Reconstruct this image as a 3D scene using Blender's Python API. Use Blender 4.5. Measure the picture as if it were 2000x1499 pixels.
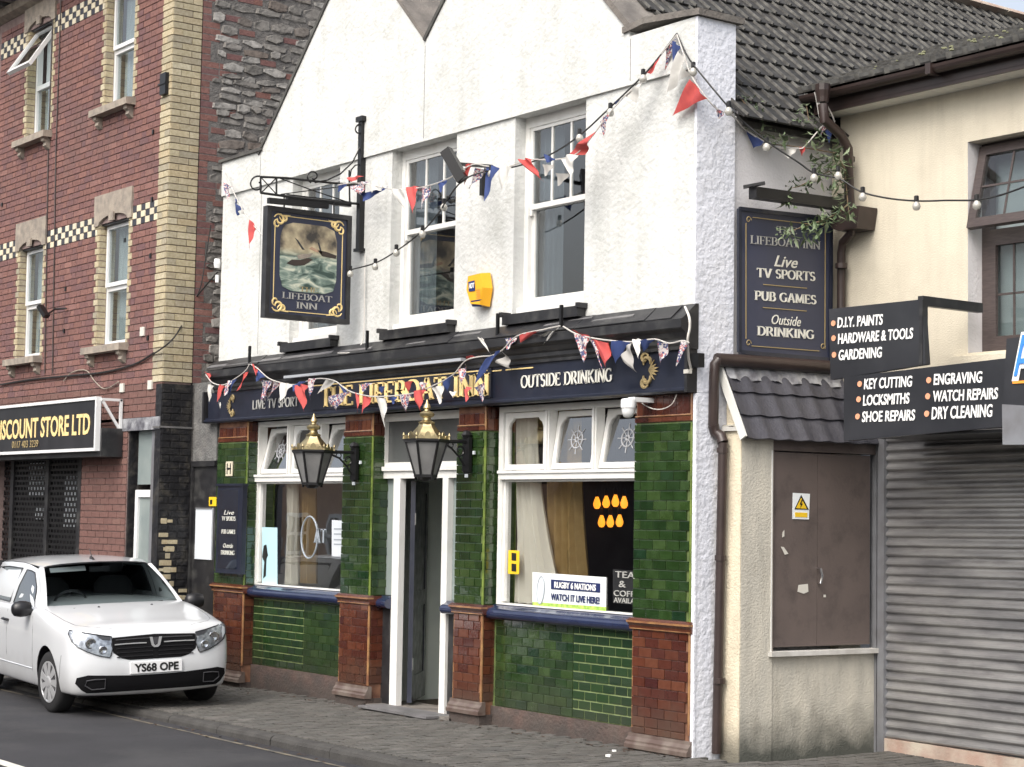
import bpy, bmesh, math, random
from mathutils import Vector, Matrix, noise
from math import radians, sin, cos, pi, tan, atan2, hypot

for o in list(bpy.data.objects): bpy.data.objects.remove(o)
scene = bpy.context.scene
COL = scene.collection
rnd = random.Random(7)

# ------------------------------------------------------------------ camera
FPX = 3608.7
CAM = Vector((0.0, -9.3, 1.72))
yaw, pit, rol = radians(53.4306), radians(4.0949), radians(0.9541)
fw = Vector((-sin(yaw)*cos(pit), cos(yaw)*cos(pit), sin(pit)))
rt = Vector((cos(yaw), sin(yaw), 0)); up = rt.cross(fw)
RT = cos(rol)*rt + sin(rol)*up
UP = -sin(rol)*rt + cos(rol)*up
cd = bpy.data.cameras.new("camera")
cam = bpy.data.objects.new("camera", cd); COL.objects.link(cam)
cd.sensor_fit = 'HORIZONTAL'; cd.sensor_width = 36; cd.lens = FPX/2000*36
cd.clip_start = 0.1; cd.clip_end = 3000
m3 = Matrix((RT, UP, -fw)).transposed()
cam.matrix_world = Matrix.Translation(CAM) @ m3.to_4x4()
scene.camera = cam

def ray(px, py):
    return RT*((px-1000)/FPX) - UP*((py-749.5)/FPX) + fw
def PY(px, py, y=0.0):
    r = ray(px, py); return CAM + r*((y-CAM.y)/r.y)
def PX(px, py, x):
    r = ray(px, py); return CAM + r*((x-CAM.x)/r.x)
def PZ(px, py, z):
    r = ray(px, py); return CAM + r*((z-CAM.z)/r.z)

# ------------------------------------------------------------------ light
SUN_EL, SUN_AZ = 48, 158      # azimuth of the sun as a compass angle from +y clockwise
world = bpy.data.worlds.new("World"); scene.world = world
world.use_nodes = True
wn = world.node_tree
bg = wn.nodes["Background"]
sky = wn.nodes.new("ShaderNodeTexSky"); sky.sky_type = 'NISHITA'; sky.sun_disc = False
sky.sun_elevation = radians(SUN_EL); sky.sun_rotation = radians(SUN_AZ)
sky.air_density = 1.0; sky.dust_density = 6.0; sky.ozone_density = 0.6
hs_ = wn.nodes.new('ShaderNodeHueSaturation'); hs_.inputs['Saturation'].default_value = .5
wn.links.new(sky.outputs[0], hs_.inputs['Color']); wn.links.new(hs_.outputs[0], bg.inputs[0]); bg.inputs[1].default_value = 0.15
sd = bpy.data.lights.new("sun", 'SUN'); sun = bpy.data.objects.new("sun", sd); COL.objects.link(sun)
sd.energy = 0.55; sd.angle = radians(60); sd.color = (1.0, 0.98, 0.94)
sdir = Vector((sin(radians(SUN_AZ))*cos(radians(SUN_EL)), cos(radians(SUN_AZ))*cos(radians(SUN_EL)), sin(radians(SUN_EL))))
sun.rotation_euler = sdir.to_track_quat('Z', 'Y').to_euler()
scene.view_settings.view_transform = 'Standard'; scene.view_settings.look = 'None'
scene.view_settings.exposure = 0.9; scene.view_settings.gamma = 1
scene.render.engine = 'CYCLES'

# ------------------------------------------------------------------ materials
MATS = {}
def nd(nt, t, **kw):
    n = nt.nodes.new(t)
    for k, v in kw.items():
        if k.startswith('i_'):
            n.inputs[int(k[2:])].default_value = v
        else: setattr(n, k, v)
    return n
def rgb(c): return (c[0], c[1], c[2], 1.0)
def mat(name, col, rough=.6, metal=0, var=None, vscale=6, bump=0, bscale=60, coat=0, pieces=None,
        dirt=None, dscale=3, damt=.5, detail=6, spec=.5, streak=None, emit=None, estr=0, alpha=None, stretch=None, rvar=0, gdirt=None):
    """procedural principled: var = second colour mixed by noise; pieces = list of colours picked per piece; dirt = stain colour"""
    m = bpy.data.materials.new(name); m.use_nodes = True; nt = m.node_tree
    b = nt.nodes["Principled BSDF"]; L = nt.links.new
    b.inputs['Roughness'].default_value = rough; b.inputs['Metallic'].default_value = metal
    b.inputs['Coat Weight'].default_value = coat; b.inputs['Coat Roughness'].default_value = .06
    b.inputs['Specular IOR Level'].default_value = spec
    tc = nd(nt, "ShaderNodeNewGeometry")
    src = tc.outputs['Position']
    if stretch:
        mp = nd(nt, "ShaderNodeMapping"); mp.inputs['Scale'].default_value = stretch; L(src, mp.inputs[0]); src = mp.outputs[0]
    cur = None
    if pieces:
        oi = nd(nt, "ShaderNodeObjectInfo"); ad = nd(nt, "ShaderNodeMath", operation='ADD')
        L(oi.outputs['Random'], ad.inputs[0]); L(tc.outputs['Random Per Island'], ad.inputs[1])
        fr = nd(nt, "ShaderNodeMath", operation='FRACT'); L(ad.outputs[0], fr.inputs[0])
        cr = nd(nt, "ShaderNodeValToRGB"); cr.color_ramp.interpolation = 'LINEAR'
        e = cr.color_ramp.elements; n = len(pieces)
        e[0].position = 0; e[0].color = rgb(pieces[0]); e[1].position = 1; e[1].color = rgb(pieces[-1])
        for i in range(1, n-1):
            k = e.new(i/(n-1)); k.color = rgb(pieces[i])
        L(fr.outputs[0], cr.inputs[0]); cur = cr.outputs[0]
    if var is not None:
        nz = nd(nt, "ShaderNodeTexNoise"); nz.inputs['Scale'].default_value = vscale; nz.inputs['Detail'].default_value = detail
        L(src, nz.inputs['Vector'])
        rp = nd(nt, "ShaderNodeMapRange"); rp.inputs[1].default_value = .35; rp.inputs[2].default_value = .65; L(nz.outputs['Fac'], rp.inputs[0])
        mx = nd(nt, "ShaderNodeMix", data_type='RGBA'); L(rp.outputs[0], mx.inputs[0])
        if cur: L(cur, mx.inputs[6])
        else: mx.inputs[6].default_value = rgb(col)
        if cur:
            mx2 = nd(nt, "ShaderNodeMix", data_type='RGBA', blend_type='MULTIPLY'); mx2.inputs[0].default_value = 1
            L(cur, mx2.inputs[6]); mx2.inputs[7].default_value = rgb(var); L(mx2.outputs[2], mx.inputs[7])
        else: mx.inputs[7].default_value = rgb(var)
        cur = mx.outputs[2]
    if dirt is not None:
        nz = nd(nt, "ShaderNodeTexNoise"); nz.inputs['Scale'].default_value = dscale; nz.inputs['Detail'].default_value = 8
        nz.inputs['Roughness'].default_value = .65
        L(src, nz.inputs['Vector'])
        rp = nd(nt, "ShaderNodeMapRange"); rp.inputs[1].default_value = .5; rp.inputs[2].default_value = .75; rp.inputs[4].default_value = damt; L(nz.outputs['Fac'], rp.inputs[0])
        mx = nd(nt, "ShaderNodeMix", data_type='RGBA'); L(rp.outputs[0], mx.inputs[0])
        if cur: L(cur, mx.inputs[6])
        else: mx.inputs[6].default_value = rgb(col)
        mx.inputs[7].default_value = rgb(dirt); cur = mx.outputs[2]
    if streak is not None:     # (colour, amount): runs of dirt down the wall
        mp2 = nd(nt, 'ShaderNodeMapping'); mp2.inputs['Scale'].default_value = (5, 5, .55); L(tc.outputs['Position'], mp2.inputs[0])
        nz = nd(nt, 'ShaderNodeTexNoise'); nz.inputs['Scale'].default_value = 1.6; nz.inputs['Detail'].default_value = 10; nz.inputs['Roughness'].default_value = .7; L(mp2.outputs[0], nz.inputs['Vector'])
        rp = nd(nt, 'ShaderNodeMapRange'); rp.inputs[1].default_value = .48; rp.inputs[2].default_value = .72; rp.inputs[4].default_value = streak[1]; L(nz.outputs['Fac'], rp.inputs[0])
        mx = nd(nt, 'ShaderNodeMix', data_type='RGBA'); L(rp.outputs[0], mx.inputs[0])
        if cur: L(cur, mx.inputs[6])
        else: mx.inputs[6].default_value = rgb(col)
        mx.inputs[7].default_value = rgb(streak[0]); cur = mx.outputs[2]
    if gdirt is not None:      # splash dirt rising from the pavement: (colour, z where it ends, amount)
        c_, z1, am = gdirt
        sp = nd(nt, "ShaderNodeSeparateXYZ"); L(tc.outputs['Position'], sp.inputs[0])
        nz = nd(nt, "ShaderNodeTexNoise"); nz.inputs['Scale'].default_value = 5; nz.inputs['Detail'].default_value = 8
        L(tc.outputs['Position'], nz.inputs['Vector'])
        ma = nd(nt, "ShaderNodeMath", operation='MULTIPLY_ADD'); L(nz.outputs['Fac'], ma.inputs[0]); ma.inputs[1].default_value = -z1*1.3; L(sp.outputs[2], ma.inputs[2])
        rp = nd(nt, "ShaderNodeMapRange"); rp.inputs[1].default_value = z1*.45; rp.inputs[2].default_value = -z1*.55-.05; rp.inputs[3].default_value = 0; rp.inputs[4].default_value = am
        L(ma.outputs[0], rp.inputs[0])
        mx = nd(nt, "ShaderNodeMix", data_type='RGBA'); L(rp.outputs[0], mx.inputs[0])
        if cur: L(cur, mx.inputs[6])
        else: mx.inputs[6].default_value = rgb(col)
        mx.inputs[7].default_value = rgb(c_); cur = mx.outputs[2]
    if cur: L(cur, b.inputs['Base Color'])
    else: b.inputs['Base Color'].default_value = rgb(col)
    if rvar:
        nz = nd(nt, "ShaderNodeTexNoise"); nz.inputs['Scale'].default_value = 9; L(src, nz.inputs['Vector'])
        rp = nd(nt, "ShaderNodeMapRange"); rp.inputs[1].default_value = .3; rp.inputs[2].default_value = .7
        rp.inputs[3].default_value = rough; rp.inputs[4].default_value = rough+rvar
        L(nz.outputs['Fac'], rp.inputs[0]); L(rp.outputs[0], b.inputs['Roughness'])
    if bump:
        nz = nd(nt, "ShaderNodeTexNoise"); nz.inputs['Scale'].default_value = bscale; nz.inputs['Detail'].default_value = 5
        L(tc.outputs['Position'], nz.inputs['Vector'])
        bp = nd(nt, "ShaderNodeBump"); bp.inputs['Strength'].default_value = min(1, bump); bp.inputs['Distance'].default_value = .02*max(1, bump)
        L(nz.outputs['Fac'], bp.inputs['Height']); L(bp.outputs[0], b.inputs['Normal'])
    if emit: b.inputs['Emission Color'].default_value = rgb(emit); b.inputs['Emission Strength'].default_value = estr
    MATS[name] = m; return m
def glass(name, tint=(.85, .9, .9), boost=1.0, rough=0.0, ior=1.5, wob=.0):
    m = bpy.data.materials.new(name); m.use_nodes = True; nt = m.node_tree; nt.nodes.clear()
    out = nd(nt, "ShaderNodeOutputMaterial"); mx = nd(nt, "ShaderNodeMixShader")
    tr = nd(nt, "ShaderNodeBsdfTransparent"); tr.inputs[0].default_value = rgb(tint)
    gl = nd(nt, "ShaderNodeBsdfGlossy"); gl.inputs['Roughness'].default_value = rough
    fr = nd(nt, "ShaderNodeFresnel"); fr.inputs[0].default_value = ior
    ml = nd(nt, "ShaderNodeMath", operation='MULTIPLY'); ml.inputs[1].default_value = boost; ml.use_clamp = True
    L = nt.links.new
    if wob:
        g = nd(nt, "ShaderNodeNewGeometry"); nz = nd(nt, "ShaderNodeTexNoise"); nz.inputs['Scale'].default_value = 1.6
        L(g.outputs['Position'], nz.inputs['Vector'])
        bp = nd(nt, "ShaderNodeBump"); bp.inputs['Strength'].default_value = wob; bp.inputs['Distance'].default_value = .01
        L(nz.outputs['Fac'], bp.inputs['Height']); L(bp.outputs[0], gl.inputs['Normal'])
    gb = nd(nt, 'ShaderNodeNewGeometry'); sb_ = nd(nt, 'ShaderNodeMath', operation='SUBTRACT'); sb_.inputs[0].default_value = 1; L(gb.outputs['Backfacing'], sb_.inputs[1])
    m2 = nd(nt, 'ShaderNodeMath', operation='MULTIPLY'); L(fr.outputs[0], ml.inputs[0]); L(ml.outputs[0], m2.inputs[0]); L(sb_.outputs[0], m2.inputs[1]); L(m2.outputs[0], mx.inputs[0]); L(tr.outputs[0], mx.inputs[1]); L(gl.outputs[0], mx.inputs[2]); L(mx.outputs[0], out.inputs[0])
    MATS[name] = m; return m

M = MATS
mat('render_white', (.645, .655, .638), .85, var=(.575, .585, .565), vscale=1.3, bump=.55, bscale=24, dirt=(.42, .43, .40), dscale=2.6, damt=.6, streak=((.42, .43, .40), .5), detail=9)
mat('render_side_skylit', (.74, .76, .82), .9, var=(.69, .71, .77), vscale=4, bump=.8, bscale=24, dirt=(.5, .5, .48), damt=.3)  # same white render tinted bluish: skylight on the side face put into its colour
mat('render_smooth', (.70, .69, .70), .85, var=(.62, .61, .62), vscale=1.5, bump=.3, bscale=50, dirt=(.42, .41, .38), damt=.25)
mat('render_cream', (.66, .61, .49), .85, var=(.60, .55, .44), vscale=1.4, bump=.25, bscale=80, dirt=(.42, .37, .29), dscale=1.3, damt=.45, streak=((.42, .38, .30), .3))
mat('render_annex_side_shaded', (.56, .53, .45), .9, var=(.47, .45, .39), vscale=2.5, bump=.4, bscale=60, dirt=(.25, .23, .19), dscale=2.2, damt=.5, stretch=(3, 3, .8), gdirt=((.06, .065, .055), .3, .95))  # greyer copy for the side wall, its shade put into the colour
mat('render_annex_front_lit', (.68, .61, .46), .9, var=(.60, .54, .42), vscale=3, bump=.4, bscale=60, dirt=(.4, .33, .22), dscale=3, damt=.6, stretch=(3, 3, .8), gdirt=((.1, .095, .075), .25, .9))  # brighter, warmer copy for the street front, its light put into the colour
mat('white_paint', (.74, .74, .72), .38, var=(.72, .72, .69), vscale=5, dirt=(.5, .48, .43), damt=.35, dscale=5)
mat('upvc_white', (.72, .73, .73), .3, var=(.74, .75, .75), vscale=4)
mat('navy_paint', (.011, .014, .027), .28, var=(.016, .020, .036), vscale=4, coat=.3, rvar=.2)
mat('navy_sill', (.012, .018, .052), .2, var=(.02, .028, .07), vscale=5, coat=.6)
mat('black_paint', (.015, .015, .017), .42, var=(.024, .024, .026), vscale=8, dirt=(.12, .12, .11), damt=.45, dscale=4)
mat('black_wall_paint', (.007, .007, .009), .5, var=(.013, .013, .015), vscale=7, bump=.5, bscale=22, dirt=(.10, .09, .07), damt=.5, dscale=7)
mat('black_iron', (.012, .012, .013), .35, metal=.2)
mat('gold_metal', (.60, .50, .28), .42, metal=1.0, var=(.30, .25, .15), vscale=9)
mat('gold_paint', (.86, .66, .30), .4)
mat('old_gold_paint', (.35, .27, .13), .6)
mat('lettering_cream', (.70, .69, .62), .5)
mat('lettering_grey', (.38, .38, .36), .6)
mat('lettering_white', (.88, .88, .86), .45)
mat('green_glazed', (.03, .08, .015), .07, pieces=[(.014, .032, .012), (.030, .062, .018), (.018, .042, .014), (.046, .080, .026), (.012, .034, .017), (.036, .068, .018)],
    var=(.6, .66, .5), vscale=9, coat=.8, bump=.12, bscale=25, gdirt=((.045, .05, .035), .42, .7))
mat('green_glazed_new', (.02, .05, .015), .08, pieces=[(.012, .036, .012), (.020, .050, .014), (.010, .028, .012), (.024, .056, .018)], coat=.8, gdirt=((.045, .05, .035), .4, .6))
mat('grout_pale', (.30, .36, .16), .7, var=(.2, .25, .1), vscale=8)
mat('brown_glazed', (.1, .02, .012), .14, pieces=[(.075, .020, .012), (.11, .034, .018), (.05, .013, .012), (.135, .048, .026), (.085, .025, .017), (.065, .022, .017)],
    var=(.8, .75, .7), vscale=22, coat=.5, bump=.12, bscale=40, gdirt=((.085, .06, .045), .38, .8))
mat('grout_green', (.12, .16, .05), .7, var=(.06, .09, .03), vscale=9)
mat('grout_brown', (.24, .12, .07), .7, var=(.12, .055, .035), vscale=9)
mat('bullnose_green', (.17, .23, .05), .2, var=(.07, .11, .025), vscale=9, coat=.6)
mat('bullnose_brown', (.34, .19, .08), .2, var=(.2, .09, .05), vscale=9, coat=.6)
mat('plinth', (.14, .085, .07), .85, var=(.08, .06, .055), vscale=7, bump=.6, bscale=40, dirt=(.2, .16, .13), damt=.5, gdirt=((.05, .045, .04), .2, .7))
mat('plinth_moulding', (.16, .13, .11), .5, var=(.09, .06, .05), vscale=8, coat=.2)
mat('red_brick', (.15, .06, .05), .9, pieces=[(.20, .098, .080), (.25, .125, .102), (.18, .092, .086), (.225, .112, .092), (.165, .088, .088), (.27, .14, .115)], var=(.75, .72, .75), vscale=30, bump=.4, bscale=90, dirt=(.10, .07, .068), dscale=1.3, damt=.55)
mat('pinkish_mortar', (.24, .18, .17), .95, var=(.18, .13, .12), vscale=12)
mat('lower_brick', (.26, .12, .09), .9, pieces=[(.15, .078, .066), (.185, .095, .08), (.165, .085, .072), (.2, .11, .09)], var=(.8, .78, .78), vscale=30, bump=.3, bscale=90, dirt=(.1, .07, .06), damt=.4, dscale=1.5)
mat('yellow_brick', (.6, .5, .3), .85, pieces=[(.50, .44, .30), (.40, .355, .25), (.53, .46, .31), (.34, .31, .24), (.48, .40, .26), (.55, .50, .37)], var=(.8, .78, .72), vscale=35, bump=.3, bscale=90, dirt=(.25, .2, .13), damt=.35, dscale=9)
mat('dark_mortar', (.05, .045, .04), .95)
mat('checker_cream', (.62, .55, .40), .8, pieces=[(.66, .58, .42), (.55, .50, .38), (.68, .62, .48)])
mat('checker_dark', (.035, .038, .05), .7, pieces=[(.03, .032, .045), (.05, .052, .06)])
mat('rubble_stone', (.2, .19, .17), .9, pieces=[(.19, .18, .165), (.26, .245, .225), (.15, .142, .13), (.38, .365, .34), (.21, .20, .185), (.17, .14, .12)], var=(.62, .62, .62), vscale=14, bump=.6, bscale=30)
mat('rubble_mortar', (.17, .16, .15), .95, var=(.11, .105, .10), vscale=15, bump=.8, bscale=50)
mat('sandstone', (.36, .31, .25), .85, var=(.24, .21, .18), vscale=10, bump=.4, bscale=60, dirt=(.12, .11, .1), damt=.5, dscale=4)
mat('coping_stone', (.2, .18, .16), .9, var=(.12, .11, .1), vscale=5, bump=.5, bscale=50, dirt=(.35, .34, .3), damt=.4)
mat('coping_dark', (.05, .047, .045), .85, var=(.1, .1, .09), vscale=6)
mat('lead_grey', (.15, .145, .15), .65, var=(.10, .10, .10), vscale=5, dirt=(.3, .3, .29), damt=.4)
mat('roof_felt', (.17, .16, .155), .9, var=(.12, .12, .115), vscale=5, bump=.3)
mat('roof_tile_dark', (.045, .043, .04), .75, pieces=[(.022, .0215, .021), (.036, .034, .032), (.028, .027, .026)], var=(.6, .6, .58), vscale=25, bump=.15, bscale=60, dirt=(.15, .15, .13), damt=.45, dscale=7)
mat('tile_rib_lit', (.14, .137, .125), .8, var=(.05, .048, .045), vscale=12)  # lighter grey on the ribs: light catching their edges, put into the colour
mat('annex_tile', (.06, .06, .072), .5, pieces=[(.048, .048, .060), (.064, .064, .078), (.052, .052, .064)], var=(.8, .8, .8), vscale=20, bump=.3, bscale=60)
mat('lead_flashing', (.40, .41, .43), .4, metal=.2, var=(.12, .12, .14), vscale=9, bump=.6, bscale=20)
mat('brown_plastic', (.030, .020, .018), .35, var=(.042, .028, .025), vscale=6)
mat('brown_frame', (.055, .042, .040), .45, var=(.08, .062, .058), vscale=14, stretch=(1, 1, 8))
mat('brown_door', (.125, .098, .088), .6, var=(.105, .083, .075), vscale=3, bump=.1, dirt=(.035, .03, .028), damt=.6, dscale=4.5)
mat('soffit_white', (.66, .66, .62), .5)
mat('steel_shutter', (.22, .22, .225), .36, metal=.6, var=(.38, .375, .37), vscale=1.6, stretch=(1, 1, 5), dirt=(.09, .085, .09), damt=.5, dscale=3, rvar=.15)
mat('steel_frame', (.26, .27, .29), .5, metal=.4, var=(.2, .2, .21), vscale=5)
mat('concrete_sill', (.6, .59, .56), .8, var=(.45, .44, .41), vscale=7)
mat('threshold_stone', (.36, .25, .2), .9, var=(.45, .4, .33), vscale=5, bump=.3, dirt=(.15, .1, .08))
mat('sign_charcoal', (.018, .019, .023), .3, var=(.03, .031, .036), vscale=3, coat=.2)
mat('sign_dot', (.72, .34, .2), .5)
mat('sign_blue', (.05, .25, .75), .4)
mat('sign_orange', (.9, .35, .05), .4)
mat('side_board_navy', (.030, .036, .066), .35, var=(.038, .044, .078), vscale=3)
mat('alley_render', (.16, .16, .155), .9, var=(.10, .10, .098), vscale=9, bump=.8, bscale=40, dirt=(.3, .28, .26), damt=.5)
mat('grey_board', (.3, .31, .32), .5, var=(.22, .22, .22), vscale=3)
mat('asphalt', (.036, .036, .041), .88, var=(.026, .026, .030), vscale=1.3, bump=.7, bscale=160, dirt=(.066, .065, .066), dscale=.9, damt=.8, detail=9)
mat('paver', (.12, .11, .1), .92, pieces=[(.085, .083, .078), (.115, .111, .102), (.098, .094, .087), (.13, .123, .113), (.092, .085, .078)], var=(.7, .7, .68), vscale=8, bump=.5, bscale=90, dirt=(.055, .052, .046), damt=.6, dscale=1.6)
mat('paver_joint', (.010, .010, .009), .95, var=(.022, .024, .017), vscale=8)
mat('kerb_concrete', (.06, .058, .054), .9, var=(.04, .038, .036), vscale=6, bump=.5, bscale=60)
mat('road_paint', (.72, .70, .62), .7, var=(.5, .49, .43), vscale=20)
mat('worn_line', (.20, .17, .12), .8, var=(.09, .085, .075), vscale=9)
mat('rubber', (.012, .012, .013), .75)
mat('flag_red', (.50, .075, .065), .8, var=(.38, .055, .055), vscale=12)
mat('flag_blue', (.022, .04, .13), .8, var=(.03, .055, .18), vscale=12)
mat('flag_white', (.58, .57, .54), .8, var=(.46, .45, .42), vscale=12)
mat('flag_grey', (.32, .31, .29), .8)
mat('string_white', (.5, .48, .45), .8)
mat('cable_black', (.02, .02, .02), .6)
mat('cable_white', (.6, .58, .54), .6)
mat('bulb_glass', (.42, .41, .37), .08, coat=1)
mat('lantern_panel', (.20, .20, .195), .35, var=(.15, .15, .15), vscale=8)
mat('alarm_yellow', (.85, .42, .02), .35)
mat('label_blue', (.01, .03, .15), .4)
mat('chrome', (.75, .75, .76), .12, metal=1)
mat('car_white', (.60, .62, .64), .28, coat=.9, gdirt=((.30, .29, .27), .30, .45))
mat('tube_grey', (.36, .38, .41), .4)
mat('car_black', (.012, .012, .014), .35)
mat('car_grille', (.006, .006, .007), .8, spec=.15)
mat('car_trim', (.05, .05, .055), .5)
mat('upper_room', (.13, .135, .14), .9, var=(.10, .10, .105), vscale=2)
mat('car_seat', (.02, .02, .022), .8)
mat('car_cabin', (.05, .05, .055), .8)
mat('silver_plastic', (.50, .51, .52), .35, metal=.5)
mat('lamp_reflector', (.6, .62, .64), .18, metal=.7, var=(.25, .26, .28), vscale=25)
mat('plate_white', (.74, .75, .76), .4)
mat('plate_black', (.01, .01, .01), .5)
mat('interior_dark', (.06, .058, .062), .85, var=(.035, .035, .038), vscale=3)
mat('interior_wood', (.05, .036, .028), .5, var=(.03, .022, .018), vscale=4)
mat('interior_floor', (.07, .045, .03), .6)
mat('hall_wall', (.74, .80, .74), .8, var=(.66, .72, .67), vscale=3)
mat('curtain_cream', (.80, .77, .68), .9)
mat('curtain_gold', (.36, .24, .09), .85, var=(.28, .18, .06), vscale=9)
mat('net_curtain', (.30, .31, .32), .9)
mat('blind_pale', (.45, .48, .49), .8)
mat('bulb_glow', (1, .6, .2), .4, emit=(1, .30, .02), estr=1.5)
mat('poster_white', (.78, .82, .82), .5)
mat('poster_blue', (.015, .025, .10), .45)
mat('poster_grass', (.18, .35, .05), .6, var=(.45, .55, .12), vscale=30)
mat('poster_cyan', (.45, .68, .75), .5)
mat('poster_grey', (.3, .34, .38), .5)
mat('chalk_board', (.02, .02, .022), .7)
mat('sticker_yellow', (.80, .52, .02), .5)
mat('notice_white', (.62, .66, .70), .5)
mat('sticker_pale', (.6, .58, .52), .7)
mat('leaf_green', (.10, .14, .07), .6, pieces=[(.08, .12, .06), (.13, .18, .09), (.17, .21, .12), (.06, .095, .05)])
mat('leaf_stem', (.14, .10, .06), .8)
mat('moss_yellow', (.17, .175, .10), .9)
mat('litter_white', (.75, .75, .73), .7)
mat('dry_leaf', (.05, .03, .02), .9)
mat('frosted_glass', (.20, .24, .24), .25, var=(.26, .30, .29), vscale=3)
mat('frosted_grey', (.075, .08, .08), .2, var=(.10, .105, .105), vscale=2)
mat('etched', (.45, .46, .48), .7)
mat('opp_brick', (.48, .32, .22), .9, var=(.40, .26, .18), vscale=6)
mat('wire_grey', (.2, .2, .2), .6)
glass('window_glass', (.80, .84, .84), 2.2, .01, 1.5, wob=.25)
glass('dark_glass', (.72, .76, .78), 3.6, .015, 1.5, wob=.25)
glass('pub_glass', (.92, .93, .93), 5.0, .0, 1.5, wob=.12)
glass('car_glass', (.55, .60, .60), .75, .0, 1.5)
glass('lamp_lens', (.9, .92, .94), 1.3, .02, 1.5)

# union-jack style printed cloth: small flags repeated
def union_cloth():
    m = bpy.data.materials.new('flag_print'); m.use_nodes = True; nt = m.node_tree; b = nt.nodes["Principled BSDF"]; L = nt.links.new
    b.inputs['Roughness'].default_value = .85
    g = nd(nt, "ShaderNodeNewGeometry"); mp = nd(nt, "ShaderNodeMapping"); mp.inputs['Rotation'].default_value = (0, .7, .3); L(g.outputs['Position'], mp.inputs[0])
    v = nd(nt, "ShaderNodeTexVoronoi"); v.inputs['Scale'].default_value = 75; L(mp.outputs[0], v.inputs['Vector'])
    cr = nd(nt, "ShaderNodeValToRGB"); cr.color_ramp.interpolation = 'CONSTANT'
    e = cr.color_ramp.elements; e[0].color = (.06, .07, .15, 1); e[1].position = .34; e[1].color = (.48, .45, .44, 1)
    k = e.new(.76); k.color = (.36, .12, .12, 1)
    sp = nd(nt, "ShaderNodeSeparateColor"); L(v.outputs['Color'], sp.inputs[0]); L(sp.outputs[0], cr.inputs[0]); L(cr.outputs[0], b.inputs['Base Color'])
    MATS['flag_print'] = m
union_cloth()
# painted storm scene on the hanging sign (flat print)
def painting():
    m = bpy.data.materials.new('sea_painting'); m.use_nodes = True; nt = m.node_tree; b = nt.nodes["Principled BSDF"]; L = nt.links.new
    b.inputs['Roughness'].default_value = .45
    g = nd(nt, "ShaderNodeNewGeometry"); sp = nd(nt, "ShaderNodeSeparateXYZ"); L(g.outputs['Position'], sp.inputs[0])
    mp = nd(nt, "ShaderNodeMapping"); mp.inputs['Scale'].default_value = (1, 2.2, 6); L(g.outputs['Position'], mp.inputs[0])
    n1 = nd(nt, "ShaderNodeTexNoise"); n1.inputs['Scale'].default_value = 2.4; n1.inputs['Detail'].default_value = 9; n1.inputs['Distortion'].default_value = 1.2; L(mp.outputs[0], n1.inputs['Vector'])
    n2 = nd(nt, "ShaderNodeTexNoise"); n2.inputs['Scale'].default_value = 5; n2.inputs['Detail'].default_value = 6; L(g.outputs['Position'], n2.inputs['Vector'])
    sea = nd(nt, "ShaderNodeValToRGB"); e = sea.color_ramp.elements
    e[0].position = .36; e[0].color = (.04, .07, .06, 1); e[1].position = .66; e[1].color = (.6, .62, .5, 1); k = e.new(.5); k.color = (.2, .27, .23, 1)
    L(n1.outputs['Fac'], sea.inputs[0])
    sk = nd(nt, "ShaderNodeValToRGB"); e = sk.color_ramp.elements
    e[0].position = .38; e[0].color = (.05, .045, .04, 1); e[1].position = .66; e[1].color = (.62, .53, .34, 1); k = e.new(.5); k.color = (.3, .25, .17, 1)
    L(n2.outputs['Fac'], sk.inputs[0])
    mr = nd(nt, "ShaderNodeMapRange"); mr.inputs[1].default_value = 4.10; mr.inputs[2].default_value = 4.18; L(sp.outputs[2], mr.inputs[0])
    mx = nd(nt, "ShaderNodeMix", data_type='RGBA'); L(mr.outputs[0], mx.inputs[0]); L(sea.outputs[0], mx.inputs[6]); L(sk.outputs[0], mx.inputs[7])
    L(mx.outputs[2], b.inputs['Base Color']); MATS['sea_painting'] = m
painting()

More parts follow.
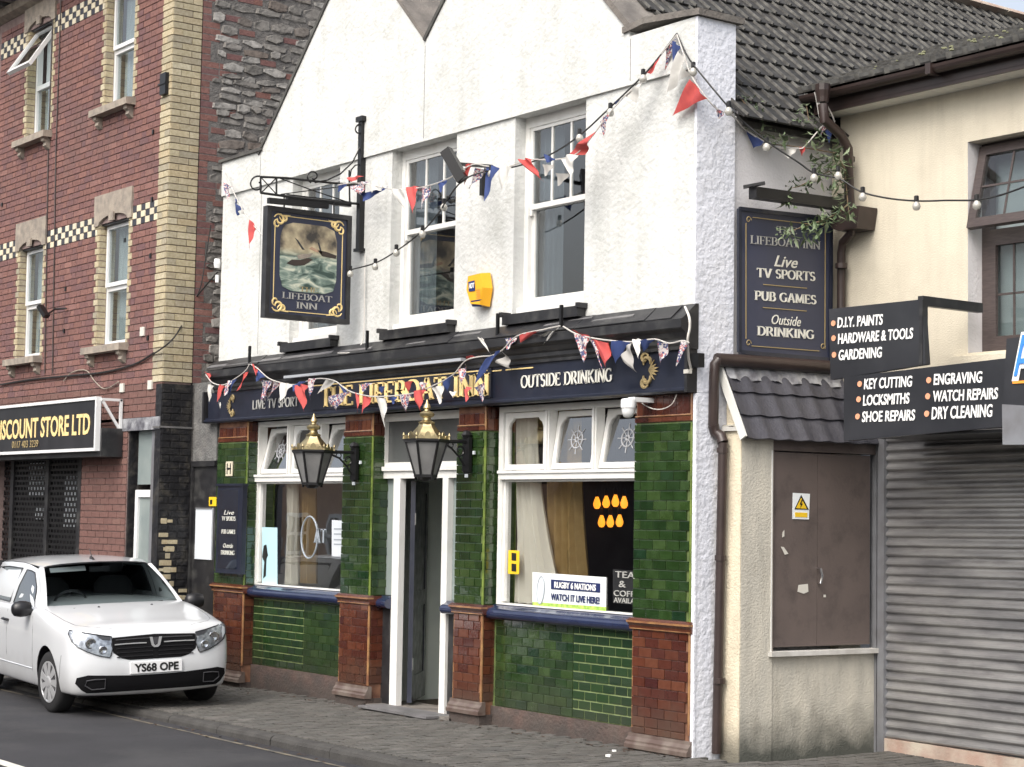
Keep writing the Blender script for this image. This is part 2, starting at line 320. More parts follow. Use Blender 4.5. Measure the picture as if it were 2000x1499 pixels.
# ------------------------------------------------------------------ mesh helpers
class MB:
    def __init__(s): s.v = []; s.f = []; s.m = []; s.k = 0; s.smooth = False
    def add(s, vs, fs, mi=None):
        o = len(s.v); s.v += [tuple(v) for v in vs]; s.f += [tuple(o+i for i in f) for f in fs]
        s.m += [s.k if mi is None else mi]*len(fs); return s
    def box(s, a, b, T=None):
        x0, y0, z0 = a; x1, y1, z1 = b
        vs = [Vector(p) for p in ((x0, y0, z0), (x1, y0, z0), (x1, y1, z0), (x0, y1, z0), (x0, y0, z1), (x1, y0, z1), (x1, y1, z1), (x0, y1, z1))]
        if T: vs = [T @ p for p in vs]
        return s.add(vs, [(0, 3, 2, 1), (4, 5, 6, 7), (0, 1, 5, 4), (1, 2, 6, 5), (2, 3, 7, 6), (3, 0, 4, 7)])
    def obox(s, a, b, w, h, upv=(0, 0, 1)):
        """bar from a to b with width w (sideways) and height h (along up)"""
        a = Vector(a); b = Vector(b); d = (b-a); L = d.length; d.normalize(); u = Vector(upv); sd = d.cross(u)
        if sd.length < 1e-5: sd = Vector((1, 0, 0))
        sd.normalize(); u = sd.cross(d).normalized()
        vs = []
        for e in (a, b):
            for i, j in ((-1, -1), (1, -1), (1, 1), (-1, 1)): vs.append(e+sd*(w/2*i)+u*(h/2*j))
        return s.add(vs, [(0, 1, 2, 3), (4, 7, 6, 5), (0, 4, 5, 1), (1, 5, 6, 2), (2, 6, 7, 3), (3, 7, 4, 0)])
    def prism(s, poly, axis, a, b):
        """poly: 2D points; axis 'y': (x,z) pts extruded y a..b; 'x': (y,z); 'z': (x,y)"""
        n = len(poly); f = {'y': lambda p, t: (p[0], t, p[1]), 'x': lambda p, t: (t, p[0], p[1]), 'z': lambda p, t: (p[0], p[1], t)}[axis]
        vs = [f(p, a) for p in poly]+[f(p, b) for p in poly]
        fs = [tuple(range(n)), tuple(range(2*n-1, n-1, -1))]+[(i, i+n, (i+1) % n+n, (i+1) % n) for i in range(n)]
        return s.add(vs, fs)
    def tube(s, pts, r, n=8, closed=False, caps=True):
        pts = [Vector(p) for p in pts]; N = len(pts); rr = r if isinstance(r, (list, tuple)) else [r]*N
        vs = []; last = None
        for i, p in enumerate(pts):
            if closed: d = pts[(i+1) % N]-pts[i-1]
            else: d = pts[min(i+1, N-1)]-pts[max(i-1, 0)]
            d.normalize()
            if last is None:
                u = Vector((0, 0, 1)) if abs(d.z) < .9 else Vector((1, 0, 0))
                u = (u-d*u.dot(d)).normalized()
            else: u = (last-d*last.dot(d)).normalized()
            last = u; w = d.cross(u)
            for k in range(n):
                t = 2*pi*k/n; vs.append(p+(u*cos(t)+w*sin(t))*rr[i])
        fs = []
        for i in range(N if closed else N-1):
            j = (i+1) % N
            for k in range(n): fs.append((i*n+k, i*n+(k+1) % n, j*n+(k+1) % n, j*n+k))
        if caps and not closed: fs += [tuple(range(n-1, -1, -1)), tuple((N-1)*n+k for k in range(n))]
        return s.add(vs, fs)
    def lathe(s, prof, n=16, c=(0, 0, 0), T=None, rot=0):
        vs = []; c = Vector(c)
        for r, z in prof:
            for k in range(n):
                t = 2*pi*k/n+rot; p = Vector((r*cos(t), r*sin(t), z))
                vs.append((T @ p if T else p)+c)
        fs = []
        for i in range(len(prof)-1):
            for k in range(n): fs.append((i*n+k, i*n+(k+1) % n, (i+1)*n+(k+1) % n, (i+1)*n+k))
        fs += [tuple(range(n-1, -1, -1)), tuple((len(prof)-1)*n+k for k in range(n))]
        return s.add(vs, fs)
    def quad(s, *p): return s.add(p, [tuple(range(len(p)))])
    def slab(s, pts, off):
        """polygon in 3D given thickness vector off"""
        off = Vector(off); n = len(pts); vs = [Vector(p) for p in pts]+[Vector(p)+off for p in pts]
        return s.add(vs, [tuple(range(n)), tuple(range(2*n-1, n-1, -1))]+[(i, i+n, (i+1) % n+n, (i+1) % n) for i in range(n)])
    def mesh(s, name, mats, smooth=None):
        me = bpy.data.meshes.new(name); me.from_pydata([tuple(XF @ Vector(v)) for v in s.v] if XF else s.v, [], s.f)
        if isinstance(mats, str): mats = [mats]
        for m in mats: me.materials.append(MATS[m])
        if len(mats) > 1: me.polygons.foreach_set('material_index', s.m)
        bm = bmesh.new(); bm.from_mesh(me); bmesh.ops.recalc_face_normals(bm, faces=bm.faces); bm.to_mesh(me); bm.free()
        if smooth if smooth is not None else s.smooth:
            me.polygons.foreach_set('use_smooth', [True]*len(me.polygons))
            try: me.set_sharp_from_angle(angle=radians(40))
            except Exception: pass
        me.update(); return me
    def part(s, name, mats, parent=None, smooth=None, **tags):
        o = bpy.data.objects.new(name, s.mesh(name, mats, smooth)); COL.objects.link(o)
        if parent is not None: o.parent = parent; o.matrix_parent_inverse = Matrix.Translation(-parent_loc(parent))
        for k, v in tags.items():
            if v: o[k] = v
        return o
WLOC = {}
def parent_loc(p):
    return p.location.copy() if p.parent is None else Vector((0, 0, 0))
XF = None      # optional transform applied to everything a builder makes (used for the car)
def tag(o, label=None, cat=None, group=None, kind=None):
    if label: o['label'] = label
    if cat: o['category'] = cat
    if group: o['group'] = group
    if kind: o['kind'] = kind
    return o
def thing(name, label, cat, loc=(0, 0, 0), group=None):
    o = bpy.data.objects.new(name, None); COL.objects.link(o); o.location = loc; WLOC[o.name] = 1; o.empty_display_size = .1
    return tag(o, label, cat, group)
def inst(name, me, parent, mw):
    """an object sharing mesh data, placed by a world matrix under its parent"""
    o = bpy.data.objects.new(name, me); COL.objects.link(o)
    if parent is not None: o.parent = parent; o.matrix_parent_inverse = Matrix.Translation(-parent_loc(parent))
    o.matrix_basis = mw; return o

def piece_field(name, base, cells, mats, parent, limit, camkey=True):
    """cells: list of matrices (unit piece -> world). Nearest `limit` are objects, the rest one stuff part."""
    cells = sorted(cells, key=lambda m: (m.translation-CAM).length)
    for mw in cells[:limit]: inst(name, base, parent, mw)
    rest = cells[limit:]
    if rest:
        mb = MB(); bv = [v.co.copy() for v in base.vertices]; bf = [tuple(p.vertices) for p in base.polygons]
        for mw in rest: mb.add([mw @ v for v in bv], bf)
        o = mb.part(name, mats, parent); o['kind'] = 'stuff'
FIELDS = {}
def queue(name, base, mats, parent, cells):
    k = (name, parent_root(parent).name); FIELDS.setdefault(k, []).extend([(m, base, mats, parent) for m in cells])
def parent_root(p):
    while p.parent: p = p.parent
    return p
def inview(p, mg=60):
    d = Vector(p)-CAM; w = d.dot(fw)
    if w < .3: return False
    x = d.dot(RT)/w*FPX+1000; y = -d.dot(UP)/w*FPX+749.5
    return -mg < x < 2000+mg and -mg < y < 1499+mg
def flush_fields(limit=300):
    for (name, _), L in FIELDS.items():
        L.sort(key=lambda t: (not inview(t[0].translation), (t[0].translation-CAM).length))
        for m, base, mats, parent in L[:limit]: inst(name, base, parent, m)
        rest = {}
        for m, base, mats, parent in L[limit:]: rest.setdefault(parent.name, []).append((m, base, mats, parent))
        first = None
        allr = L[limit:]
        if allr:
            mb = MB()
            matl = allr[0][2]
            for m, base, mats, parent in allr:
                mb.add([m @ v.co for v in base.vertices], [tuple(p.vertices) for p in base.polygons]); k_ = len(base.polygons); mb.m[-k_:] = [p.material_index for p in base.polygons]
            root = parent_root(allr[0][3])
            o = mb.part(name, matl, root); o['kind'] = 'stuff'

def brick_mesh(name, m, w, d, h, bev=.006):
    """unit brick centred, w along x, d along y (front at -y), h along z; front edge chamfered"""
    mb = MB(); x, y, z = w/2, d/2, h/2; b = bev
    vs = [(-x, y, -z), (x, y, -z), (x, y, z), (-x, y, z), (-x, -y+b, -z), (x, -y+b, -z), (x, -y+b, z), (-x, -y+b, z),
          (-x+b, -y, -z+b), (x-b, -y, -z+b), (x-b, -y, z-b), (-x+b, -y, z-b)]
    fs = [(0, 1, 5, 4), (1, 2, 6, 5), (2, 3, 7, 6), (3, 0, 4, 7), (4, 5, 9, 8), (5, 6, 10, 9), (6, 7, 11, 10), (7, 4, 8, 11), (8, 9, 10, 11)]
    mb.add(vs, fs); return mb.mesh(name, m)

def lay(x0, x1, z0, z1, ch, bl, gap, y, holes=(), off0=0.5, half=False, jitter=.002, tilt=0.0, face='y', minw=.03):
    """lay running-bond pieces over a wall; returns list of (matrix, (w,h)) in unit-brick scale. Unit brick is 1x1x1 centred."""
    out = []; r = 0; z = z0
    while z < z1-.004:
        h = min(ch, z1-z); zc = z+h/2
        segs = [(x0, x1)]
        for (a, b, c, d) in holes:
            if c < zc < d:
                ns = []
                for s, e in segs:
                    if b <= s or a >= e: ns.append((s, e)); continue
                    if a > s: ns.append((s, a))
                    if b < e: ns.append((b, e))
                segs = ns
        off = (bl*off0 if r % 2 else 0)
        for s, e in segs:
            k = math.floor((s-x0-off)/bl); x = x0+off+k*bl
            while x < e-1e-6:
                a = max(x, s); b = min(x+bl, e)
                if b-a > minw:
                    out.append(((a+b)/2, zc, b-a-gap, h-gap))
                x += bl
        z += ch; r += 1
    return out
def wall_mat(c, w, h, y, d, face='y', tilt=0.0, jit=.002, piv=None):
    T = Matrix.Translation((c[0], y+rnd.uniform(-jit, jit)+d/2, c[1]))
    R = Matrix.Rotation(rnd.uniform(-tilt, tilt), 4, 'Z') @ Matrix.Rotation(rnd.uniform(-tilt, tilt), 4, 'X')
    S = Matrix.Diagonal((w, d, h, 1))
    m = T @ R @ S
    return m
def side_xf(x):
    """maps wall built in (u=along, front at -y) to a wall facing +x at plane x, u -> world y"""
    return Matrix(((0, -1, 0, x), (1, 0, 0, 0), (0, 0, 1, 0), (0, 0, 0, 1)))

# ------------------------------------------------------------------ lettering
def bfont_poly(body, bold=0.0, spacing=1.0):
    c = bpy.data.curves.new('t', 'FONT'); c.body = body; c.size = 1; c.offset = bold; c.space_character = spacing; c.resolution_u = 3
    o = bpy.data.objects.new('t', c); COL.objects.link(o)
    dg = bpy.context.evaluated_depsgraph_get(); dg.update()
    me = bpy.data.meshes.new_from_object(o.evaluated_get(dg))
    vs = [(v.co.x, v.co.y) for v in me.vertices]; fs = [tuple(p.vertices) for p in me.polygons]
    bpy.data.objects.remove(o); bpy.data.curves.remove(c); bpy.data.meshes.remove(me)
    return vs, fs
def arc(cx, cy, rx, ry, a0, a1, n=10): return [(cx+rx*cos(radians(a0+(a1-a0)*i/n)), cy+ry*sin(radians(a0+(a1-a0)*i/n))) for i in range(n+1)]
SG = {  # serif capitals: width, strokes (polylines), serif foot positions (x,y)
 'T': (.78, [[(.39, 0), (.39, 1)], [(.02, .97), (.76, .97)]], [(.39, 0)], [(.03, .88), (.75, .88)]),
 'H': (.86, [[(.15, 0), (.15, 1)], [(.71, 0), (.71, 1)], [(.15, .52), (.71, .52)]], [(.15, 0), (.15, 1), (.71, 0), (.71, 1)], []),
 'E': (.70, [[(.15, 0), (.15, 1)], [(.15, .97), (.62, .97)], [(.15, .03), (.66, .03)], [(.15, .52), (.5, .52)]], [(.12, 0), (.12, 1)], [(.62, .9), (.66, .1), (.5, .52)]),
 'L': (.68, [[(.15, 0), (.15, 1)], [(.15, .03), (.64, .03)]], [(.15, 1), (.12, 0)], [(.64, .1)]),
 'I': (.34, [[(.17, 0), (.17, 1)]], [(.17, 0), (.17, 1)], []),
 'F': (.66, [[(.15, 0), (.15, 1)], [(.15, .97), (.6, .97)], [(.15, .5), (.48, .5)]], [(.15, 0), (.12, 1)], [(.6, .9), (.48, .5)]),
 'B': (.72, [[(.15, 0), (.15, 1)], [(.15, .97)]+arc(.38, .745, .2, .225, 90, -90)+[(.15, .52)], [(.15, .52)]+arc(.4, .275, .25, .245, 90, -90)+[(.15, .03)]], [(.1, 0), (.1, 1)], []),
 'O': (.92, [arc(.46, .5, .38, .47, 0, 360, 24)], [], []),
 'A': (.86, [[(.1, 0), (.42, 1)], [(.76, 0), (.44, 1)], [(.22, .34), (.64, .34)]], [(.1, 0), (.76, 0)], []),
 'N': (.88, [[(.14, 0), (.14, 1)], [(.74, 0), (.74, 1)], [(.14, 1), (.74, 0)]], [(.14, 0), (.1, 1), (.74, 1)], []),
 'V': (.84, [[(.1, 1), (.42, 0)], [(.76, 1), (.44, 0)]], [(.1, 1), (.76, 1)], []),
 'S': (.62, [arc(.31, .74, .2, .23, 40, 270, 14)+arc(.31, .27, .22, .24, 90, -140, 14)], [], [(.5, .87), (.11, .12)]),
 'P': (.68, [[(.15, 0), (.15, 1)], [(.15, .97)]+arc(.38, .71, .24, .26, 90, -90)+[(.15, .45)]], [(.15, 0), (.1, 1)], []),
 'R': (.78, [[(.15, 0), (.15, 1)], [(.15, .97)]+arc(.38, .73, .22, .24, 90, -90)+[(.15, .49)], [(.36, .49), (.7, 0)]], [(.15, 0), (.1, 1), (.72, 0)], []),
 'U': (.84, [[(.14, 1), (.14, .35)]+arc(.42, .33, .28, .3, 180, 360)+[(.7, .35), (.7, 1)]], [(.14, 1), (.7, 1)], []),
 'D': (.84, [[(.15, 0), (.15, 1)], [(.15, .97)]+arc(.36, .5, .4, .47, 90, -90, 14)+[(.15, .03)]], [(.1, 0), (.1, 1)], []),
 'G': (.84, [arc(.45, .5, .37, .47, 45, 315, 18)+[(.71, .2), (.71, .45)]], [(.71, .45)], [(.71, .85)]),
 'K': (.82, [[(.15, 0), (.15, 1)], [(.17, .45), (.66, 1)], [(.3, .58), (.72, 0)]], [(.15, 0), (.15, 1), (.66, 1), (.74, 0)], []),
 'M': (1.0, [[(.12, 0), (.16, 1)], [(.16, 1), (.5, .08)], [(.5, .08), (.82, 1)], [(.82, 1), (.88, 0)]], [(.12, 0), (.88, 0), (.12, 1), (.86, 1)], []),
 'C': (.8, [arc(.44, .5, .37, .47, 45, 315, 18)], [], [(.7, .85)]),
 'W': (1.15, [[(.1, 1), (.36, 0)], [(.36, 0), (.58, 1)], [(.58, 1), (.8, 0)], [(.8, 0), (1.05, 1)]], [(.1, 1), (1.05, 1)], []),
}
def serif_poly(body, T=.15, t=.055, spacing=.02):
    vs, fs = [], []; x = 0
    def q(pts):
        o = len(vs); vs.extend(pts); fs.append(tuple(range(o, o+len(pts))))
    for ch in body:
        if ch == ' ': x += .42; continue
        w, strokes, feet, ticks = SG[ch]
        for st in strokes:
            n = len(st)
            nrm = []
            for i in range(n):
                a = st[max(i-1, 0)]; b = st[min(i+1, n-1)]
                if n > 8 and abs(st[0][0]-st[-1][0])+abs(st[0][1]-st[-1][1]) < 1e-6:
                    a = st[i-1] if i > 0 else st[-2]; b = st[i+1] if i < n-1 else st[1]
                dx, dy = b[0]-a[0], b[1]-a[1]; L = hypot(dx, dy) or 1
                wd = t+(T-t)*abs(dy)/L
                nrm.append((-dy/L*wd/2, dx/L*wd/2))
            for i in range(n-1):
                a, b = st[i], st[i+1]; na, nb = nrm[i], nrm[i+1]
                q([(x+a[0]-na[0], a[1]-na[1]), (x+b[0]-nb[0], b[1]-nb[1]), (x+b[0]+nb[0], b[1]+nb[1]), (x+a[0]+na[0], a[1]+na[1])])
        for fx, fy in feet:
            y = fy-.045 if fy > .7 else fy; h = .045
            q([(x+fx-.15, y), (x+fx+.15, y), (x+fx+.15, y+h), (x+fx-.15, y+h)])
        for fx, fy in ticks:
            q([(x+fx-.02, fy-.1), (x+fx+.025, fy-.1), (x+fx+.025, fy+.09), (x+fx-.02, fy+.09)])
        x += w+spacing
    return vs, fs
def lettering(body, a, b, upv, h, m, parent, kind='sans', bold=0.0, shear=0.0, thick=.004, n=None, spacing=1.0, name='lettering', fit=True):
    """text whose baseline runs a->b, cap height h along upv"""
    vs, fs = serif_poly(body, **({'T': .2, 't': .085} if bold else {})) if kind == 'serif' else bfont_poly(body, bold, spacing)
    xs = [v[0] for v in vs]; x0, x1 = min(xs), max(xs)
    if kind == 'serif': y0, y1 = 0, 1
    else:
        y0, y1 = 0, .69 if any(c.isupper() or c.isdigit() for c in body) else max(v[1] for v in vs)
        y1 = max(v[1] for v in vs); y0 = 0 if kind != 'full' else min(v[1] for v in vs)
    a = Vector(a); b = Vector(b); u = (b-a)/(x1-x0); w = Vector(upv).normalized()*h/(y1-y0)
    nn = (u.cross(w)).normalized()
    if nn.dot(CAM-(XF @ a if XF else a)) < 0 and not XF: nn = -nn
    P = [a+u*(vx-x0+shear*(vy-y0)/(y1-y0)*0.3)+w*(vy-y0) for vx, vy in vs]
    mb = MB(); mb.add([p+nn*thick for p in P], fs)
    # side walls so the letters have depth
    from collections import Counter
    ec = Counter(); dirn = {}
    for f in fs:
        for i in range(len(f)):
            e = (f[i], f[(i+1) % len(f)]); k = tuple(sorted(e)); ec[k] += 1; dirn[k] = e
    N = len(P); mb2v = [p for p in P]
    o = len(mb.v); mb.v += [tuple(p) for p in P]
    for k, c in ec.items():
        if c == 1:
            i, j = dirn[k]; mb.f.append((i, j, o+j, o+i)); mb.m.append(0)
    me = bpy.data.meshes.new(name); me.from_pydata([tuple(XF @ Vector(v)) for v in mb.v] if XF else mb.v, [], mb.f); me.materials.append(MATS[m]); me.update()
    ob = bpy.data.objects.new(name, me); COL.objects.link(ob)
    if parent is not None: ob.parent = parent; ob.matrix_parent_inverse = Matrix.Translation(-parent_loc(parent))
    return ob
ZUP = Vector((0, 0, 1))
# ================================================================== GROUND
def pave_z(x):
    if x > -10: return -.05
    if x < -18: return -.122
    return -.05+.009*(x+10)
ROADZ = -.155
KY = -1.88
# ground sheet and road
mb = MB(); mb.quad((-400, -400, ROADZ-.012), (400, -400, ROADZ-.012), (400, 400, ROADZ-.012), (-400, 400, ROADZ-.012))
tag(mb.part('ground', 'asphalt'), kind='structure')
mb = MB(); mb.box((-120, -9.9, ROADZ-.008), (60, KY+.02, ROADZ))
tag(mb.part('road', 'asphalt'), kind='structure')
mb = MB()
for x0 in (-40, -36, -32, -28, -24, -20, -16):
    pass
mb.box((-60, -4.13, ROADZ+.003), (-12.2, -4.03, ROADZ+.005))
tag(mb.part('centre_line', 'road_paint'), kind='structure')
mb = MB()
x = -40
while x < -2:
    L = rnd.uniform(.5, 1.6); w = .035
    mb.quad((x, KY-.17+rnd.uniform(-.01, .01), ROADZ+.004), (x+L, KY-.17+rnd.uniform(-.01, .01), ROADZ+.004), (x+L, KY-.17+w, ROADZ+.004), (x, KY-.17+w, ROADZ+.004)); x += L+rnd.uniform(0, .12)
tag(mb.part('gutter_line', 'worn_line'), kind='structure')
# pavement bed
mb = MB()
xs = [-60, -18, -10, 30]
for i in range(3):
    a, b = xs[i], xs[i+1]
    za, zb = pave_z(a)-.008, pave_z(b)-.008
    mb.add([(a, KY+.12, za-.014), (b, KY+.12, zb-.014), (b, 2.2, zb-.014), (a, 2.2, za-.014), (a, KY+.12, ROADZ-.02), (b, KY+.12, ROADZ-.02)], [(0, 1, 2, 3), (4, 5, 1, 0)])
pav = tag(mb.part('pavement', 'paver_joint'), kind='structure')
# pavers: 200x100 blocks laid with their length across the pavement
pb = brick_mesh('paver', 'paver', 1, 1, 1, .04)
cells = []
Rx = Matrix.Rotation(radians(-90), 4, 'X')
x = -20.0; i = 0
while x < -6.5:
    off = .1 if i % 2 else 0
    y = KY+.125-off
    while y < 2.0:
        a = max(y, KY+.125); b = y+.2
        inside = (y > .0 and -18.6 < x < -9.95) or (y > .22 and x < -9.8) or (y > 1.6) or y > 1.62 or (x < -18.6 and y > -.38)
        if b-a > .05 and not inside:
            c = Vector((x+.05, (a+b)/2, pave_z(x+.05)-.012+rnd.uniform(-.002, .0025)))
            if inview(c, 120):
                cells.append(Matrix.Translation(c) @ Matrix.Rotation(rnd.uniform(-.015, .015), 4, 'X') @ Matrix.Rotation(rnd.uniform(-.02, .02), 4, 'Y') @ Matrix.Diagonal((.084, b-a-.016, .05, 1)) @ Rx)
        y += .2
    x += .1; i += 1
queue('paving_block', pb, 'paver', pav, cells)
# kerb stones
kerb = tag(MB().box((-60, KY+.02, ROADZ-.05), (30, KY+.1, ROADZ-.02)).part('kerb', 'kerb_concrete'), kind='structure')
x = -26.0
while x < -6:
    z0, z1 = pave_z(x), pave_z(x+.9)
    mb = MB(); j = rnd.uniform(-.008, .008); e = .006; z0 += .004; z1 += .004
    prof = lambda z: [(KY+j, ROADZ-.03), (KY+j, z-.035), (KY+j+.012, z-.012), (KY+j+.035, z), (KY+.12, z+.002), (KY+.12, ROADZ-.03)]
    a = [(x+e, p[0], p[1]) for p in prof(z0)]; b = [(x+.915-e, p[0], p[1]) for p in prof(z1)]
    n = 6; mb.add(a+b, [tuple(range(n)), tuple(range(2*n-1, n-1, -1))]+[(k, k+n, (k+1) % n+n, (k+1) % n) for k in range(n)])
    mb.part('kerb_stone', 'kerb_concrete', kerb); x += .915

# ================================================================== PUB
XL, XR = -17.88, -10.24
pub = thing('pub_building', 'white rendered pub with twin gables, navy fascia and green and brown glazed tile ground floor', 'pub', (-14, 0, -.08))
WIN = [(-16.37, -15.44), (-14.50, -13.44), (-12.565, -11.60)]
WZ0, WZ1 = 3.43, 5.13
TH = .385
# upper wall
mb = MB()
xs = [XL]+[v for w in WIN for v in w]+[XR]
for i in range(0, 8, 2): mb.box((xs[i], 0.012, 3.33), (xs[i+1], TH, WZ1))
for a, b in WIN: mb.box((a, 0.012, 3.33), (b, TH, WZ0-.01))
out = [(XL, WZ1), (XR, WZ1), (XR, 5.52), (-11.035, 5.56), (-12.74, 7.27), (-13.945, 6.06), (-15.2, 7.31), (-17.0, 5.51), (XL, 5.51)]
# split the outline into convex bits
for poly in ([(XL, WZ1), (-17.0, WZ1), (-17.0, 5.51), (XL, 5.51)], [(-17, WZ1), (-15.2, WZ1), (-15.2, 7.31), (-17, 5.51)],
             [(-15.2, WZ1), (-13.945, WZ1), (-13.945, 6.06), (-15.2, 7.31)], [(-13.945, WZ1), (-12.74, WZ1), (-12.74, 7.27), (-13.945, 6.06)],
             [(-12.74, WZ1), (-11.035, WZ1), (-11.035, 5.56), (-12.74, 7.27)], [(-11.035, WZ1), (XR, WZ1), (XR, 5.52), (-11.035, 5.52)]):
    mb.prism(poly, 'y', -.012, TH)
mb.part('upper_wall', 'render_white', pub)
# white return of the gable wall and its full height corner strip
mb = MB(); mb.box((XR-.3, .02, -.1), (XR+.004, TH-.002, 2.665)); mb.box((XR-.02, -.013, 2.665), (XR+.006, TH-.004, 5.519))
mb.part('side_return', 'render_side_skylit', pub)
mb = MB(); mb.box((-10.262, .002, -.1), (XR+.012, .02, 2.655)); mb.part('corner_strip', 'render_side_skylit', pub)
for xj, za, zb, yj in ((-13.945, 5.16, 6.02, -.0135), (-17.02, 3.36, 5.12, .0105), (-17.02, 5.14, 5.5, -.0135), (-11.02, 5.16, 5.5, -.0135)):
    MB().box((xj-.003, yj, za), (xj+.003, yj+.004, zb)).part('render_joint', 'roof_felt', pub)
# side wall towards the shop
mb = MB(); mb.box((XR-.3, TH, -.1), (XR-.02, 1.7, 4.82)); mb.box((XR-.3, TH, 4.80), (XR+.03, 2.6, 4.85))
mb.part('side_wall', 'render_smooth', pub)
# back and left walls (out of sight, close the volume)
mb = MB(); mb.box((XL-.02, TH+.002, -.1), (XL+.2, 7.5, 5.4)); mb.box((XL, 7.5, -.1), (XR, 7.7, 5)); mb.box((XR-.3, 1.7, -.1), (XR-.025, 7.5, 4.80))
mb.part('rear_wall', 'render_smooth', pub)
# copings
def coping(a, b, m, name, th=.05, y0=-.03, y1=.43):
    a = Vector((a[0], 0, a[1])); b = Vector((b[0], 0, b[1])); d = (b-a).normalized(); n = Vector((-d.z, 0, d.x))
    if n.z < 0: n = -n
    mb = MB(); ps = [a, b, b+n*th, a+n*th]; mb.add([p+Vector((0, y0, 0)) for p in ps]+[p+Vector((0, y1, 0)) for p in ps],
        [(0, 1, 2, 3), (7, 6, 5, 4), (0, 4, 5, 1), (1, 5, 6, 2), (2, 6, 7, 3), (3, 7, 4, 0)])
    return mb.part(name, m, pub)
coping((-17.05, 5.46), (-15.2, 7.31), 'coping_dark', 'coping', .035)
coping((-15.2, 7.31), (-13.945, 6.06), 'coping_stone', 'coping', .04, -.02, .5)
coping((-13.945, 6.06), (-12.74, 7.27), 'coping_dark', 'coping', .035)
coping((-12.74, 7.275), (-11.5, 6.03), 'coping_stone', 'coping', .05)
coping((-11.5, 6.03), (-11.035, 5.565), 'coping_stone', 'coping', .052)
coping((-11.10, 5.555), (-10.84, 5.582), 'coping_stone', 'coping', .05, -.035, .44)
coping((-10.84, 5.582), (-10.2, 5.522), 'coping_stone', 'coping', .05, -.035, .44)
mb = MB(); mb.prism([(XL-.04, 5.50), (-16.98, 5.50), (-16.98, 5.535), (XL-.04, 5.53)], 'y', -.04, .43); mb.part('coping', 'coping_dark', pub)
# roofs
mb = MB()
for pts in ([(-17.2, 5.32), (-15.2, 7.31)], [(-15.2, 7.31), (-13.945, 6.06)], [(-13.945, 6.06), (-12.74, 7.27)]):
    (xa, za), (xb, zb) = pts
    mb.add([(xa, TH, za-.04), (xb, TH, zb-.04), (xb, 8, zb-.04), (xa, 8, za-.04), (xa, TH, za-.12), (xb, TH, zb-.12), (xb, 8, zb-.12), (xa, 8, za-.12)],
           [(0, 1, 2, 3), (7, 6, 5, 4), (0, 4, 5, 1), (2, 6, 7, 3), (1, 5, 6, 2), (3, 7, 4, 0)])
mb.part('felt_roof', 'roof_felt', pub)
RA = Vector((-12.74, 0, 7.25)); RB = Vector((-10.12, 0, 4.80))
sd = (RB-RA).normalized(); sn = Vector((-sd.z, 0, sd.x));  sn = sn if sn.z > 0 else -sn
mb = MB(); a, b = RA-sn*.05, RB-sn*.05
mb.add([a+Vector((0, TH, 0)), b+Vector((0, TH, 0)), b+Vector((0, 8, 0)), a+Vector((0, 8, 0)), a+Vector((0, TH, -.05)), b+Vector((0, TH, -.05)), b+Vector((0, 8, -.05)), a+Vector((0, 8, -.05))],
       [(0, 1, 2, 3), (7, 6, 5, 4), (0, 4, 5, 1), (2, 6, 7, 3), (1, 5, 6, 2), (3, 7, 4, 0)])
tr = mb.part('tiled_roof', 'roof_tile_dark', pub)
def roof_tile_mesh(name, m, w, L, rib=.026, ribs=(0.0, 0.5), th=.016, lift=.02, rw=.011):
    """x along eave (0..w), y down slope (0..L), z outwards; the lower end is lifted over the next course"""
    prof = []
    for r in ribs:
        c = r*w+.03
        prof += [(c-rw-.003, 0), (c-rw, rib), (c+rw, rib), (c+rw+.003, 0)]
    prof = [(0, 0)]+prof+[(w-.001, 0)]
    prof = sorted(set(prof)); mb = MB(); n = len(prof)
    vs = [(x, 0, z) for x, z in prof]+[(x, L, z+lift) for x, z in prof]+[(x, L, lift-.014) for x, z in prof]
    fs = [(i, i+1, n+i+1, n+i) for i in range(n-1)]+[(n+i, n+i+1, 2*n+i+1, 2*n+i) for i in range(n-1)]
    # right edge thickness
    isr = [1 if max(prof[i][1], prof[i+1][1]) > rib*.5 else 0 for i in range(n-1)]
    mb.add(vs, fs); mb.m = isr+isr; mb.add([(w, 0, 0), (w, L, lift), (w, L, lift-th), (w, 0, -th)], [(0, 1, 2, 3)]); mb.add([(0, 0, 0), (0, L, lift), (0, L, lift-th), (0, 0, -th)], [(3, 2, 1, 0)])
    return mb.mesh(name, [m, 'tile_rib_lit'])
TW, TE = .30, .262
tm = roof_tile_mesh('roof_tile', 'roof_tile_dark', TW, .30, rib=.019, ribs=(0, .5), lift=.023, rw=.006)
slen = (RB-RA).length; nrow = int(slen/TE)
cells = []
for r in range(nrow+1):
    for c in range(27):
        y = TH-.15+c*TW+(.075 if r % 2 else 0)
        o = RA+sd*(slen-TE*(nrow+1-r)+.03)+sn*0.002
        if y < TH-.08: y = TH+.0
        p = Vector((o.x, y, o.z))+sn*rnd.uniform(0, .004)
        R = Matrix(((0, sd.x, sn.x, p.x), (1, 0, 0, p.y), (0, sd.z, sn.z, p.z), (0, 0, 0, 1)))
        cells.append(R @ Matrix.Rotation(rnd.uniform(-.008, .008), 4, 'Z'))
queue('roof_tile', tm, ['roof_tile_dark', 'tile_rib_lit'], tr, cells)
for k in range(15):     # ridge tiles
    y = TH+k*.45
    mb = MB(); n = 6; pr = [(.13*cos(radians(20+140*i/n)), .1*sin(radians(20+140*i/n))) for i in range(n+1)]
    mb.prism([(RA.x+p[0], RA.z-.02+p[1]) for p in pr]+[(RA.x, RA.z-.04)], 'y', y, y+.44-.006*(k % 2)); mb.part('ridge_tile', 'threshold_stone', pub)
